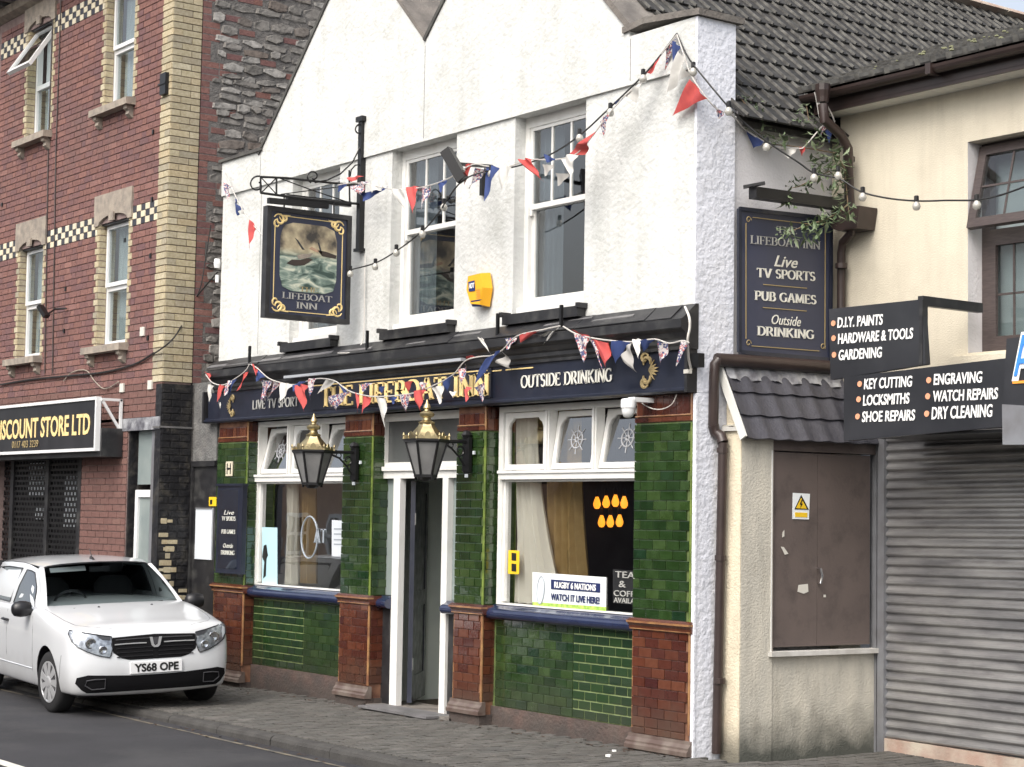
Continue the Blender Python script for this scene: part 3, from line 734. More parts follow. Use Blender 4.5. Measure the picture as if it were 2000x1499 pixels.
# eaves course moss / flashing strip on the side wall top
# ------------------------------------------------ upstairs sash windows
def sash(a, b, idx):
    z0, z1 = WZ0, WZ1; y = .125
    fr = MB(); f = .055
    fr.box((a, y, z0), (a+f, y+.07, z1)); fr.box((b-f, y, z0), (b, y+.07, z1)); fr.box((a+f, y, z1-.09), (b-f, y+.07, z1)); fr.box((a, y-.07, z0), (b, y-.001, z0+.055)); fr.box((a+f, y-.001, z0), (b-f, y+.07, z0+.055))
    w = fr.part('sash_window', 'white_paint', pub)
    zm = z0+.90
    sa, sb = a+f, b-f
    def sash_fr(zz0, zz1, yy, st, bt, tp, nm):
        m = MB(); m.box((sa, yy, zz0), (sa+st, yy+.035, zz1)); m.box((sb-st, yy, zz0), (sb, yy+.035, zz1)); m.box((sa+st, yy, zz0), (sb-st, yy+.035, zz0+bt)); m.box((sa+st, yy, zz1-tp), (sb-st, yy+.035, zz1))
        if nm == 'upper_sash':
            W = sb-sa-2*st
            for k in (1, 2): m.box((sa+st+W*k/3-.01, yy+.004, zz0+bt), (sa+st+W*k/3+.01, yy+.03, zz1-tp))
            m.box((sa+st, yy+.006, zz1-.26), (sb-st, yy+.028, zz1-.235)) if False else None
        return m.part(nm, 'white_paint', w)
    sash_fr(zm, z1-.09, y+.01, .04, .045, .03, 'upper_sash')
    # sash horns
    m = MB(); m.box((sa+.002, y+.012, zm-.05), (sa+.035, y+.04, zm)); m.box((sb-.035, y+.012, zm-.05), (sb-.002, y+.04, zm)); m.part('sash_horn', 'white_paint', w)
    sash_fr(z0+.055, zm+.03, y+.04, .045, .09, .035, 'lower_sash')
    MB().box((sa+.03, y+.025, zm+.03), (sb-.03, y+.029, z1-.1)).part('pane', 'dark_glass', w)
    MB().box((sa+.03, y+.055, z0+.12), (sb-.03, y+.059, zm+.01)).part('pane', 'dark_glass', w)
    # dark room box and a net curtain
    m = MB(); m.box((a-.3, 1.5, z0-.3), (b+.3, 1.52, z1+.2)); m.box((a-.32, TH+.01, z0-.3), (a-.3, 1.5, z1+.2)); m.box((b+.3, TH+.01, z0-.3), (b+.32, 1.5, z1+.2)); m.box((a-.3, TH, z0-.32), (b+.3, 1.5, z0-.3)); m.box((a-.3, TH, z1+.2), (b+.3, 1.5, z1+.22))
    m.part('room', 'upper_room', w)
    m = MB(); n = 26; xw = (b-a)*.36
    for k, (xa, xb) in enumerate(((a+.02, a+.02+xw), (b-.02-xw*.5, b-.02))):
        for i in range(n): 
            x0_, x1_ = xa+(xb-xa)*i/n, xa+(xb-xa)*(i+1)/n
            m.quad((x0_, .25+.02*sin(i*1.3), z0), (x1_, .25+.02*sin((i+1)*1.3), z0), (x1_, .25+.02*sin((i+1)*1.3), z1), (x0_, .25+.02*sin(i*1.3), z1))
    m.part('curtain', 'net_curtain', w, smooth=True)
    # black painted sill
    m = MB(); m.box((a-.03, -.075, WZ0-.098), (b+.03, .02, WZ0-.012)); m.box((a-.055, -.09, WZ0-.03), (a-.02, .02, WZ0+.012)); m.box((b+.02, -.09, WZ0-.03), (b+.055, .02, WZ0+.012))
    m.box((a+.002, .013, WZ0-.011), (b-.002, .125, WZ0))
    m.part('window_sill', 'black_paint', w)
for i, (a, b) in enumerate(WIN): sash(a, b, i)

# ------------------------------------------------ cornice and fascia
mb = MB()
prof = [(-.052, 2.985), (-.075, 2.985), (-.075, 3.01), (-.09, 3.03), (-.09, 3.06), (-.105, 3.075), (-.125, 3.11), (-.15, 3.125), (-.165, 3.14), (-.165, 3.205), (-.15, 3.21), (-.014, 3.328), (.011, 3.328), (.011, 2.985)]
mb.prism(prof, 'x', PY(404, 726, -.165).x, -10.22)
mb.part('cornice', 'black_paint', pub)
mb = MB()      # lead flashing on top of the cornice, broken pieces
x = -17.9
while x < -10.4:
    L = rnd.uniform(.3, 1.1); L = min(L, -10.35-x)
    zz = rnd.uniform(0, .012)
    mb.slab([(x, -.152, 3.214+zz), (x+L, -.152, 3.214+zz), (x+L, -.03, 3.320+zz*.5), (x, -.03, 3.320+zz*.5)], (0, 0, .006)); x += L+.004
mb.part('lead_flashing', 'black_paint', pub)
for xa, L, y_ in ((-17.9, 1.6, -.375), (-16.3, 1.0, -.37), (-15.2, .6, -.37), (-14.0, .3, -.37), (-13.4, .5, -.3), (-12.0, .25, -.3), (-11.7, .3, -.25), (-11.35, .5, -.33)):
    y_ = -.11+(y_+.37)*.5; zq = 3.25+(y_+.11)*.8
    mb = MB(); mb.slab([(xa, y_-.012, zq), (xa+L, y_-.012, zq+.004), (xa+L*.97, y_+.03, zq+.03), (xa+.02, y_+.03, zq+.028)], (0, 0, .006)); mb.part('loose_flashing', 'lead_grey', pub)
# spikes on the cornice that carry the bunting
for px_, py_ in ((487, 715), (717, 672), (972, 640), (1096, 640)):
    p = PY(px_, py_, -.12); MB().box((p.x-.012, -.132, 3.2), (p.x+.012, -.108, 3.43)).part('bracket_spike', 'black_iron', pub)
mb = MB(); mb.prism([(-.050, 2.715), (-.056, 2.985), (.011, 2.985), (.011, 2.715)], 'x', -17.97, -10.26); mb.part('fascia_board', 'navy_paint', pub)
mb = MB(); mb.prism([(-.065, 2.66), (-.085, 2.675), (-.085, 2.69), (-.068, 2.70), (-.068, 2.716), (.011, 2.716), (.011, 2.66)], 'x', -18.02, -10.25); mb.part('fascia_moulding', 'navy_paint', pub)
for xa, xb in ((-18.04, -18.0), (-10.262, -10.232)): MB().box((xa, -.09, 2.66), (xb, .011, 3.0)).part('fascia_end_cap', 'black_paint', pub)
FY = -.055
cpA, cpB = PY(612, 760, FY).x, PY(962, 760, FY).x
mb = MB(); mb.box((cpA, FY-.02, 2.722), (cpB, FY+.005, 2.975)); nb = mb.part('name_board', 'navy_paint', pub)
mb = MB(); mb.box((cpA+.04, FY-.024, 2.955), (cpB-.05, FY-.019, 2.966)); mb.part('gold_line', 'gold_paint', nb)
ta, tb = PY(627, 760, FY-.03).x, PY(955, 760, FY-.03).x
lettering('THE LIFEBOAT INN', (ta, FY-.022, 2.745), (tb, FY-.022, 2.745), ZUP, .19, 'gold_paint', nb, 'serif', bold=1, thick=.012)
fa, fb = PY(494, 780, FY).x, PY(584, 780, FY).x
lettering('LIVE TV SPORT', (fa, FY-.004, 2.775), (fb, FY-.004, 2.775), ZUP, .095, 'lettering_grey', nb, 'serif', bold=1)
fa, fb = PY(1018, 760, FY).x, PY(1197, 742, FY).x
lettering('OUTSIDE DRINKING', (fa, FY-.004, 2.785), (fb, FY-.004, 2.785), ZUP, .105, 'lettering_cream', nb, 'serif', bold=1)
p0, p1 = PY(963, 730, FY), PY(1042, 722, FY)
MB().box((p0.x, FY-.008, 2.945), (p0.x+.13, FY-.002, 2.955)).box((p1.x-.38, FY-.008, 2.945), (p1.x, FY-.002, 2.955)).part('gold_line', 'gold_paint', nb)
def flourish(cx, cz, s, m, parent, flip=1, nm='ornament'):
    mb = MB(); T = .011*s/.1
    def sp(x, z, r, a0, a1, sh=.6):
        pts = []
        for i in range(15):
            t = i/14; rr = r*(1-sh*t); a = radians(a0+(a1-a0)*t); pts.append((cx+flip*(x+rr*cos(a))*s, FY-.008, cz+(z+rr*sin(a))*s))
        mb.tube(pts, [T*(.5+.7*sin(pi*i/14)) for i in range(15)], 5)
    for sg in (1, -1):
        sp(-.35, .75*sg, .35, 20*sg if sg > 0 else -20, 330 if sg > 0 else -330)
        sp(-.1, .45*sg, .38, 200 if sg > 0 else -200, -20 if sg > 0 else 20, .3)
        for k, (ex, ez) in enumerate(((.75, .35), (.95, .12), (.55, .62))):
            mb.slab([(cx, FY-.01, cz+.02*sg*s), (cx+flip*ex*s*.5, FY-.01, cz+sg*(ez*.5+.1)*s), (cx+flip*ex*s, FY-.01, cz+sg*ez*s), (cx+flip*ex*s*.55, FY-.01, cz+sg*(ez*.5-.06)*s)], (0, .006, 0))
    return mb.part(nm, m, parent)
o1 = PY(1268, 728, FY); flourish(o1.x, 2.85, .125, 'old_gold_paint', nb, 1)
o1 = PY(452, 790, FY); flourish(o1.x, 2.83, .105, 'old_gold_paint', nb, -1)
# trough light under the cornice
a, b = PY(558, 742, -.15), PY(905, 697, -.15)
tl = thing('trough_light', 'long pale grey strip light fixed under the black cornice of the pub', 'light', (a.x, -.15, a.z))
MB().obox((a.x, -.15, 3.062), (b.x, -.15, 3.062), .05, .026).part('housing', 'tube_grey', tl)
m = MB()
for t in (0.02, .33, .66, .98): m.obox((a.x+(b.x-a.x)*t, -.15, 3.065), (a.x+(b.x-a.x)*t, -.08, 3.09), .02, .012)
m.part('bracket', 'black_iron', tl, kind='stuff')

# ------------------------------------------------ piers
gtile = brick_mesh('green_tile', 'green_glazed', 1, 1, 1, .035)
gtile2 = brick_mesh('relaid_tile', 'green_glazed_new', 1, 1, 1, .03)
btile = brick_mesh('brown_tile', 'brown_glazed', 1, 1, 1, .035)
def tiles(nm, base, m, parent, x0, x1, z0, z1, y, ch=.075, bl=.152, gap=.005, xf=None, tilt=.02, holes=(), vert=False, off0=.5):
    cells = []
    for (cx, cz, w, h) in lay(x0, x1, z0, z1, ch, bl, gap, y, holes, off0=off0):
        mw = Matrix.Translation((cx, y+.01+rnd.uniform(-.0012, .0012), cz)) @ Matrix.Rotation(rnd.uniform(-tilt, tilt), 4, 'Z') @ Matrix.Rotation(rnd.uniform(-tilt, tilt), 4, 'X') @ Matrix.Diagonal((w, .02, h, 1))
        if xf: mw = xf @ mw
        cells.append(mw)
    queue(nm, base, m, parent, cells)
PIERS = [(-17.83, -17.165), (-15.25, -14.72), (-13.34, -12.91), (-10.935, -10.272)]
RET = .13       # pier projection in front of the windows
for k, (a, b) in enumerate(PIERS):
    core = MB(); core.k = 0
    core.box((a+.012, .012, .92), (b-.012, .35, 2.45))
    core.k = 1; core.box((a+.012, .013, -.1), (b-.012, .351, .92)); core.box((a+.012, .013, 2.45), (b-.012, .351, 2.66))
    pr = core.part('tiled_pier', ['grout_green', 'grout_brown'], pub)
    # tiles on the front
    tiles('green_tile', gtile, 'green_glazed', pr, a+.004, b-.022, .955, 2.44, .0)
    tiles('brown_tile', btile, 'brown_glazed', pr, a+.004, b-.022, .135, .865, .0)
    if k == 3:
        tiles('brown_tile', btile, 'brown_glazed', pr, a+.03, b-.03, 2.50, 2.66, .004, ch=.155, bl=.075, off0=0)
    else:
        tiles('brown_tile', btile, 'brown_glazed', pr, a+.03, b-.03, 2.50, 2.61, .004, ch=.105, bl=.075, off0=0)
    tiles('brown_tile', btile, 'brown_glazed', pr, a+.004, b-.004, 2.452, 2.49, .0, ch=.038, bl=.16)
    # tiles on the right return
    if k < 3:
        X_ = side_xf(b)
        tiles('green_tile', gtile, 'green_glazed', pr, .022, RET+.06, .955, 2.44, .0, xf=X_)
        tiles('brown_tile', btile, 'brown_glazed', pr, .022, RET+.06, .135, .865, .0, xf=X_)
        tiles('brown_tile', btile, 'brown_glazed', pr, .022, RET+.06, 2.455, 2.66, .0, ch=.1, bl=.075, xf=X_)
    # rounded corner trims
    m = MB(); m.tube([(b-.011, .011, .955), (b-.011, .011, 2.44)], .012, 8); m.part('corner_trim', 'bullnose_green', pr, smooth=True)
    for q_, r_ in (([(b-.011, .011, .12), (b-.011, .011, .88)], .013), ([(b-.011, .011, 2.455), (b-.011, .011, 2.66)], .011), ([(a+.01, .008, .12), (a+.01, .008, .88)], .009), ([(a+.01, .004, 2.5), (b-.01, .004, 2.5)], .007)):
        m = MB(); m.tube(q_, r_, 8); m.part('corner_trim', 'bullnose_brown', pr, smooth=True)
    # cap moulding of the dado
    m = MB(); prf = [(.03, .868), (-.006, .868), (-.012, .88), (-.012, .895), (-.026, .91), (-.036, .922), (-.036, .935), (-.024, .944), (-.004, .956), (.03, .956)]
    m.prism(prf, 'x', a-.02, b+.028); m.part('cap_moulding', 'brown_glazed', pr)
    m = MB(); m.box((a-.024, -.04, .921), (b+.032, .03, .936)); m.box((a-.01, -.016, .872), (b+.014, .03, .88)); m.part('cap_edge', 'bullnose_brown', pr)
    if k < 3:
        m = MB(); m.box((b, .031, .868), (b+.028, RET, .95)); m.part('cap_moulding', 'brown_glazed', pr)
    # base moulding + plinth
    zb = {0: -.05, 1: 0.0, 2: 0.02, 3: -.03}[k]
    m = MB(); prf = [(.03, zb), (-.05, zb), (-.05, zb+.03), (-.035, zb+.045), (-.035, zb+.06), (-.012, zb+.085), (-.008, zb+.11), (.03, zb+.11)]
    m.prism(prf, 'x', a-.02, b+.03); m.part('base_moulding', 'plinth_moulding', pr)
    m = MB(); m.box((a-.005, -.02, -.16), (b+.012, .34, zb)); m.part('plinth', 'plinth', pr)
    if zb+.11 > .135: pass
    else: tiles('brown_tile', btile, 'brown_glazed', pr, a+.004, b-.022, zb+.112, .13, .002, ch=.07)

# ------------------------------------------------ window bays
BY = .125        # front plane of stall risers
def bay(a, b, prm):
    st = MB(); st.box((a-.05, BY+.01, -.12), (b+.05, .34, .86))
    pr = st.part('stall_riser', 'grout_green', pub)
    zs = prm['zs']
    c0, c1 = prm['new']        # stretch relaid with plain dark tiles and pale joints
    for (u0, u1) in ((a+.002, c0-.002), (c1+.002, b-.002)):
        if u1-u0 > .1: tiles('green_tile', gtile, 'green_glazed', pr, u0, u1, zs, .855, BY)
    tiles('relaid_tile', gtile2, 'green_glazed_new', pr, c0, c1, zs, .855, BY-.001, gap=.010, tilt=.005)
    MB().box((c0, BY+.006, zs), (c1, BY+.012, .858)).part('pale_grout', 'grout_pale', pr)
    MB().box((a-.04, BY-.012, -.13), (b+.04, BY+.3, zs-.004)).part('plinth', 'plinth', pr)
    # navy sill: bullnosed roll
    m = MB(); n = 9; c = (BY-.045, .885); prf = [(c[0]-.055*sin(pi*i/n)-.0, c[1]-.05*cos(pi*i/n)) for i in range(n+1)]
    prf = [(BY+.03, .835)]+prf+[(BY-.03, .945), (BY+.02, .965), (BY+.03, .965)]
    m.prism(prf, 'x', a-.03, b+.03); m.part('sill', 'navy_sill', pub, smooth=True)
    # timber frame
    z0, z1 = .962, 2.655; f = .06; zt = 2.03; y = BY
    w = MB(); w.box((a, y, z0), (a+f, y+.1, z1)); w.box((b-f, y, z0), (b, y+.1, z1)); w.box((a+f, y, z1-.05), (b-f, y+.1, z1)); w.box((a+f, y, z0), (b-f, y+.1, z0+.012))
    w.box((a+f-.02, y-.03, zt), (b-f+.02, y+.1, zt+.075)); w.box((a+f-.02, y-.045, zt+.05), (b-f+.02, y, zt+.075))
    win = w.part('shopfront_window', 'white_paint', pub)
    n = 3; W = (b-a-2*f); mw = .055
    for i in range(1, n):
        x = a+f+W*i/n; MB().box((x-mw/2, y, zt+.075), (x+mw/2, y+.09, z1-.05)).box((x-.012, y-.015, zt+.075), (x+.012, y, z1-.05)).part('mullion', 'white_paint', win)
    for i in range(n):
        xa, xb = a+f+W*i/n+(mw/2 if i else 0), a+f+W*(i+1)/n-(mw/2 if i < n-1 else 0)
        za, zb = zt+.078, z1-.052; tilt = prm['tilt'][i]
        T = Matrix.Translation((0, y+.045, za)) @ Matrix.Rotation(radians(-tilt), 4, 'X') @ Matrix.Translation((0, -(y+.045), -za))
        g = .006; s_ = .045; ch = .07
        m = MB()
        def B(p, q): m.box(p, q, T)
        B((xa+g, y+.02, za+.004), (xa+g+s_, y+.055, zb-.004)); B((xb-g-s_, y+.02, za+.004), (xb-g, y+.055, zb-.004)); B((xa+g+s_, y+.02, za+.004), (xb-g-s_, y+.055, za+.05)); B((xa+g+s_, y+.02, zb-.05), (xb-g-s_, y+.055, zb-.004))
        for sx, ex in ((xa+g+s_, 1), (xb-g-s_, -1)):     # shaped top corners
            zc = zb-.05; pts = [(sx, zc), (sx+ex*ch, zc), (sx+ex*ch*.72, zc-ch*.3), (sx+ex*ch*.3, zc-ch*.55), (sx, zc-ch*1.2)]
            vs = [T @ Vector((p[0], y+.022, p[1])) for p in pts]+[T @ Vector((p[0], y+.053, p[1])) for p in pts]
            m.add(vs, [tuple(range(5)), tuple(range(9, 4, -1))]+[(q, q+5, (q+1) % 5+5, (q+1) % 5) for q in range(5)])
        lt = m.part('fanlight', 'white_paint', win)
        m = MB(); m.box((xa+g+s_-.005, y+.036, za+.045), (xb-g-s_+.005, y+.040, zb-.045), T); m.part('pane', 'pub_glass', lt)
        if prm['wheel'][i]:
            m = MB(); cx, cz = (xa+xb)/2, (za+zb)/2+.0; R_ = .105
            def P_(x, z): return T @ Vector((x, y+.033, z))
            for rr in (R_*.68,): m.tube([P_(cx+rr*cos(2*pi*q/20), cz+rr*sin(2*pi*q/20)) for q in range(20)], .0065, 5, closed=True)
            m.tube([P_(cx+R_*.18*cos(2*pi*q/10), cz+R_*.18*sin(2*pi*q/10)) for q in range(10)], .008, 5, closed=True)
            for q in range(8):
                aa = q*pi/4+pi/8*0; m.tube([P_(cx+R_*.15*cos(aa), cz+R_*.15*sin(aa)), P_(cx+R_*1.15*cos(aa), cz+R_*1.15*sin(aa))], .0045, 5)
            m.part('etched_wheel', 'etched', lt)
    MB().box((a+f-.005, y+.05, z0+.012), (b-f+.005, y+.056, zt)).part('pane', 'pub_glass', win)
    mb_ = MB(); mb_.box((a+f, y+.02, z0+.03), (a+f+.025, y+.05, zt)); mb_.box((a+f+.025, y+.02, zt-.02), (b-f, y+.05, zt)); mb_.part('glazing_bead', 'white_paint', win)
    return win
B1 = (PY(497, 1000, BY).x, -15.22); B2 = (PY(972, 1000, BY).x, -10.90)
win1 = bay(B1[0], B1[1], dict(new=(B1[0]+.002, B1[0]+.002+7*.152), zs=.14, tilt=(14, 3, 12), wheel=(1, 0, 0)))
win2 = bay(B2[0], B2[1], dict(new=(B2[1]-6*.152, B2[1]), zs=.10, tilt=(0, 9, 11), wheel=(0, 1, 1)))
# ------------------------------------------------ doorway bay between piers 2 and 3
DY = .135
dl, dr = PY(739, 1000, .135).x, -13.36
xj0, xj1 = PY(769, 1000, DY).x, PY(782, 1000, DY).x
xk0, xk1 = PY(865, 1000, DY).x, PY(876, 1000, DY).x
m = MB(); z0 = -.06
m.box((dl-.03, DY, 2.585), (dr+.03, DY+.1, 2.655)); m.box((dl-.03, DY-.02, 2.62), (dr+.03, DY, 2.655))
m.box((dl, DY, .96), (dl+.055, DY+.1, 2.585)); m.box((dr-.05, DY, .96), (dr, DY+.1, 2.585))
m.box((dl+.06, DY-.005, 2.05), (dr-.05, DY+.1, 2.16)); m.box((dl+.06, DY-.03, 2.12), (dr-.05, DY-.005, 2.16))
m.box((dl+.055, DY, 2.16), (dl+.09, DY+.06, 2.585)); m.box((dl+.1, DY, 2.16), (dr-.05, DY+.06, 2.2))
m.box((xj0, DY-.008, z0), (xj1, DY+.055, 2.05)); m.box((xk0, DY-.008, z0-.02), (xk1, DY+.055, 2.05))
df = m.part('door_frame', 'white_paint', pub)
MB().box((dl+.09, DY+.04, 2.2), (dr-.05, DY+.045, 2.585)).part('fanlight_pane', 'frosted_grey', df)
MB().box((dl+.06, DY+.05, .96), (xj0, DY+.055, 2.05)).box((xk1, DY+.05, .96), (dr-.05, DY+.055, 2.05)).part('side_light', 'frosted_glass', df)
m = MB(); m.box((dl, DY+.02, -.12), (xj0-.002, DY+.1, .85)); m.box((xk1+.002, DY+.02, -.12), (dr, DY+.1, .85)); m.box((xj0-.04, DY+.0, .0), (xj0-.004, DY+.02, .83)); m.part('stall_box', 'black_paint', df)
for (xa, xb) in ((dl-.03, xj0-.002), (xk1+.002, dr+.03)):
    m = MB(); n = 8; c = (DY-.03, .885); prf = [(c[0]-.05*sin(pi*i/n), c[1]-.045*cos(pi*i/n)) for i in range(n+1)]; prf = [(DY+.03, .84)]+prf+[(DY+.0, .955), (DY+.03, .955)]
    m.prism(prf, 'x', xa, xb); m.part('side_sill', 'navy_sill', df, smooth=True)
# open door leaf, hinged on the left jamb, swung inwards
hx, hy = xj1+.02, DY+.10
ang = radians(137)
T = Matrix.Translation((hx, hy, 0)) @ Matrix.Rotation(ang, 4, 'Z')
m = MB(); W = .78
m.box((0, -.045, -.02), (.11, 0, 2.03), T); m.box((W-.11, -.045, -.02), (W, 0, 2.03), T)
for za, zb in ((-.02, .22), (.86, 1.0), (1.92, 2.03)): m.box((.11, -.045, za), (W-.11, 0, zb), T)
m.box((.11, -.035, .22), (W-.11, -.01, .86), T); m.box((.11, -.035, 1.0), (W-.11, -.01, 1.92), T)
dr_ = m.part('door', 'navy_paint', pub)
for z in (.28, 1.62): MB().box((-.012, -.052, z), (.03, -.044, z+.11), T).part('hinge', 'chrome', dr_)
# hall beyond the door
m = MB(); m.box((-15.12, .26, -.1), (-15.08, 1.9, 2.7)); m.box((-15.2, 1.9, -.1), (-13.0, 1.92, 2.7)); m.box((-13.36, DY+.1, -.1), (-13.30, 1.9, 2.7)); m.part('hall_wall', 'hall_wall', pub)
m = MB(); m.box((-13.42, .5, 1.05), (-13.37, .8, 1.95)); m.box((-14.6, 1.86, 1.2), (-14.2, 1.9, 1.8)); m.box((-14.3, 1.3, .9), (-13.6, 1.34, 1.9)); m.part('hall_picture', 'interior_dark', pub)
m = MB(); m.box((-14.75, -.02, -.10), (-13.32, .5, -.045)); m.part('door_step', 'coping_stone', pub)
# pub interior
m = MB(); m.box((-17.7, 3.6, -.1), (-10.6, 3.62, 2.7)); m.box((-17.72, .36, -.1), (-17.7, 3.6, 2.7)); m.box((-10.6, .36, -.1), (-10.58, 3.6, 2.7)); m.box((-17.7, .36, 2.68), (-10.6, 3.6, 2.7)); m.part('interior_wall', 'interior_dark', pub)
m = MB(); m.box((-17.7, .3, -.12), (-10.6, 3.6, -.08)); m.part('interior_floor', 'interior_floor', pub)
m = MB(); m.box((-12.9, .36, -.08), (-12.8, 3.6, 2.68)); m.part('partition', 'interior_dark', pub)
m = MB(); m.box((-17.0, 3.0, -.08), (-15.6, 3.5, 1.1)); m.box((-17.05, 2.95, 1.1), (-15.55, 3.55, 1.15)); m.part('bar_counter', 'interior_wood', pub)
for (xa, z0_, w_, h_) in ((-12.2, 1.55, .45, .6), (-11.5, 1.35, .5, .7), (-12.55, .9, .3, .45)):
    MB().box((xa, 3.56, z0_), (xa+w_, 3.595, z0_+h_)).part('picture_frame', 'interior_wood', pub)
# curtains
def curtain(x0, x1, y, z0, z1, m, spread, parent, nm='curtain', n=40, gather=None, w=.035):
    mb = MB(); rows = 14
    vs = []
    for r in range(rows+1):
        t = r/rows; z = z1+(z0-z1)*t
        l, rr = spread(t)
        for i in range(n+1):
            s = i/n; xx = l+(rr-l)*s
            vs.append((xx, y+w*sin(s*n*.85+.6*sin(t*3))+.01*sin(s*37+t*5), z))
    fs = [(r*(n+1)+i, r*(n+1)+i+1, (r+1)*(n+1)+i+1, (r+1)*(n+1)+i) for r in range(rows) for i in range(n)]
    mb.add(vs, fs); return mb.part(nm, m, parent, smooth=True)
xa = B2[0]+.07
curtain(0, 0, .26, .98, 2.62, 'curtain_cream', lambda t: (xa+.02, xa+.28+.42*t**2), win2)
curtain(0, 0, .34, 1.0, 2.62, 'curtain_gold', lambda t: (xa+.34-.02*t, xa+.78+.18*t-.05*sin(t*3)), win2)
xa = B1[0]+.07
curtain(0, 0, .26, .98, 2.62, 'curtain_cream', lambda t: (xa+.40, xa+.52+.1*t), win1)
curtain(0, 0, .34, 1.0, 2.62, 'curtain_gold', lambda t: (xa+.5, xa+.75+.1*t), win1)
# cluster of pendant bulbs
pend = thing('pendant_cluster', 'cluster of seven glowing amber pendant bulbs hanging inside the right pub window', 'lamp', PY(1192, 1000, .9))
cc = PY(1192, 945, .9)
MB().lathe([(.005, 2.60), (.14, 2.60), (.14, 2.64), (.005, 2.64)], 16, (cc.x, .9, 0)).part('ceiling_plate', 'black_iron', pend)
for (bx, bz) in ((1166, 982), (1184, 980), (1202, 978), (1219, 981), (1175, 1018), (1192, 1018), (1210, 1017)):
    p = PY(bx, bz, .9+.04*rnd.uniform(-1, 1))
    m = MB(); m.lathe([(.002, -.055), (.018, -.052), (.031, -.03), (.033, -.01), (.024, .02), (.014, .045), (.012, .055)], 12, p); b = m.part('bulb', 'bulb_glow', pend, smooth=True)
    m = MB(); m.lathe([(.016, .05), (.018, .055), (.018, .1), (.006, .115)], 8, p); m.tube([(p.x, p.y, p.z+.1), (p.x, p.y, 2.61)], .0035, 5); m.part('socket', 'black_iron', b)
# posters and stickers behind the glass of window 2
gy = BY+.045
def flat(nm, label, cat, pxs, y, m, th=.004, group=None):
    pts = [PY(a, b, y) for a, b in pxs]; r = thing(nm, label, cat, pts[-1], group)
    mb = MB(); mb.slab(pts, (0, th, 0)); b = mb.part('panel', m, r); return r, b
# rugby poster
yy = BY+.042
r, b = flat('window_poster', 'white rugby poster reading watch it live here, leaning in the right pub window', 'poster', [(1040, 1118), (1184, 1128), (1183, 1199), (1040, 1188)], yy, 'poster_white')
q = [(1040, 1176), (1184, 1186), (1183, 1199), (1040, 1188)]
mb = MB(); pts = [PY(x_, y_, yy-.003) for x_, y_ in q]; mb.slab(pts, (0, .002, 0)); mb.part('grass_band', 'poster_grass', r)
mb = MB(); mb.slab([PY(x_, y_, yy-.004) for x_, y_ in [(1076, 1132), (1172, 1140), (1172, 1158), (1076, 1151)]], (0, .002, 0)); mb.part('title_band', 'poster_blue', r)
lettering('RUGBY 6 NATIONS', PY(1083, 1148, yy-.006), PY(1164, 1154.5, yy-.006), ZUP, .05, 'lettering_white', r, bold=.02)
lettering('WATCH IT LIVE HERE!', PY(1076, 1172, yy-.006), PY(1171, 1180, yy-.006), ZUP, .055, 'poster_blue', r, bold=.02)
c0 = PY(1056, 1153, yy-.006); mb = MB(); n = 20
mb.slab([(c0.x+.05*cos(2*pi*i/n)+.01*sin(2*pi*i/n), c0.y, c0.z+.115*sin(2*pi*i/n)) for i in range(n)], (0, .003, 0)); mb.part('ball', 'notice_white', r)
mb = MB(); mb.tube([(c0.x+.05*cos(2*pi*i/n)+.01*sin(2*pi*i/n), c0.y-.001, c0.z+.115*sin(2*pi*i/n)) for i in range(n)], .004, 5, closed=True); mb.part('ball_outline', 'poster_grey', r)
# chalk board
r, b = flat('chalk_sign', 'small black chalkboard offering tea and coffee in the corner of the right pub window', 'sign', [(1197, 1112), (1262, 1117), (1262, 1184), (1197, 1178)], yy+.01, 'chalk_board')
for tx, xa, xb, yb, h in (('TEA', 1202, 1240, 1128, .05), ('&', 1209, 1222, 1147, .05), ('COFFEE', 1199, 1256, 1164, .045), ('AVAILABLE', 1199, 1259, 1177, .04)):
    lettering(tx, PY(xa, yb, yy+.006), PY(xb, yb+.07*(xb-xa), yy+.006), ZUP, h, 'lettering_grey', r)
# yellow sticker
r, b = flat('door_sticker', 'yellow sticker with two black symbols low on the left of the right pub window', 'sticker', [(993, 1075), (1014, 1076), (1013, 1122), (992, 1121)], BY+.046, 'sticker_yellow')
mb = MB()
for zc in (1089, 1110):
    mb.slab([PY(999, zc-9, BY+.043), PY(1008, zc-8, BY+.043), PY(1008, zc+7, BY+.043), PY(999, zc+6, BY+.043)], (0, .002, 0))
mb.part('symbol', 'plate_black', r)
# posters in window 1
r, b = flat('event_poster', 'pale blue poster with a dark figure low on the left of the left pub window', 'poster', [(512, 1030), (541, 1031), (541, 1150), (512, 1148)], BY+.046, 'poster_cyan')
mb = MB(); mb.slab([PY(515, 1066, BY+.042), PY(520, 1064, BY+.042), PY(523, 1085, BY+.042), PY(520, 1092, BY+.042), PY(519, 1125, BY+.042), PY(514, 1130, BY+.042), PY(516, 1098, BY+.042), PY(512, 1088, BY+.042)], (0, .002, 0)); mb.part('figure', 'plate_black', r)
r, b = flat('price_notice', 'white framed notice at the right edge of the left pub window beside the tiled pier', 'notice', [(648, 1016), (677, 1018), (677, 1088), (648, 1087)], BY+.046, 'notice_white')
for i, t in enumerate((1032, 1042, 1053, 1062)):
    mb = MB(); mb.slab([PY(652, t, BY+.043), PY(672-3*(i % 2), t+.5, BY+.043), PY(672-3*(i % 2), t+3, BY+.043), PY(652, t+2.6, BY+.043)], (0, .001, 0)); mb.part('text_line', 'poster_grey', r)
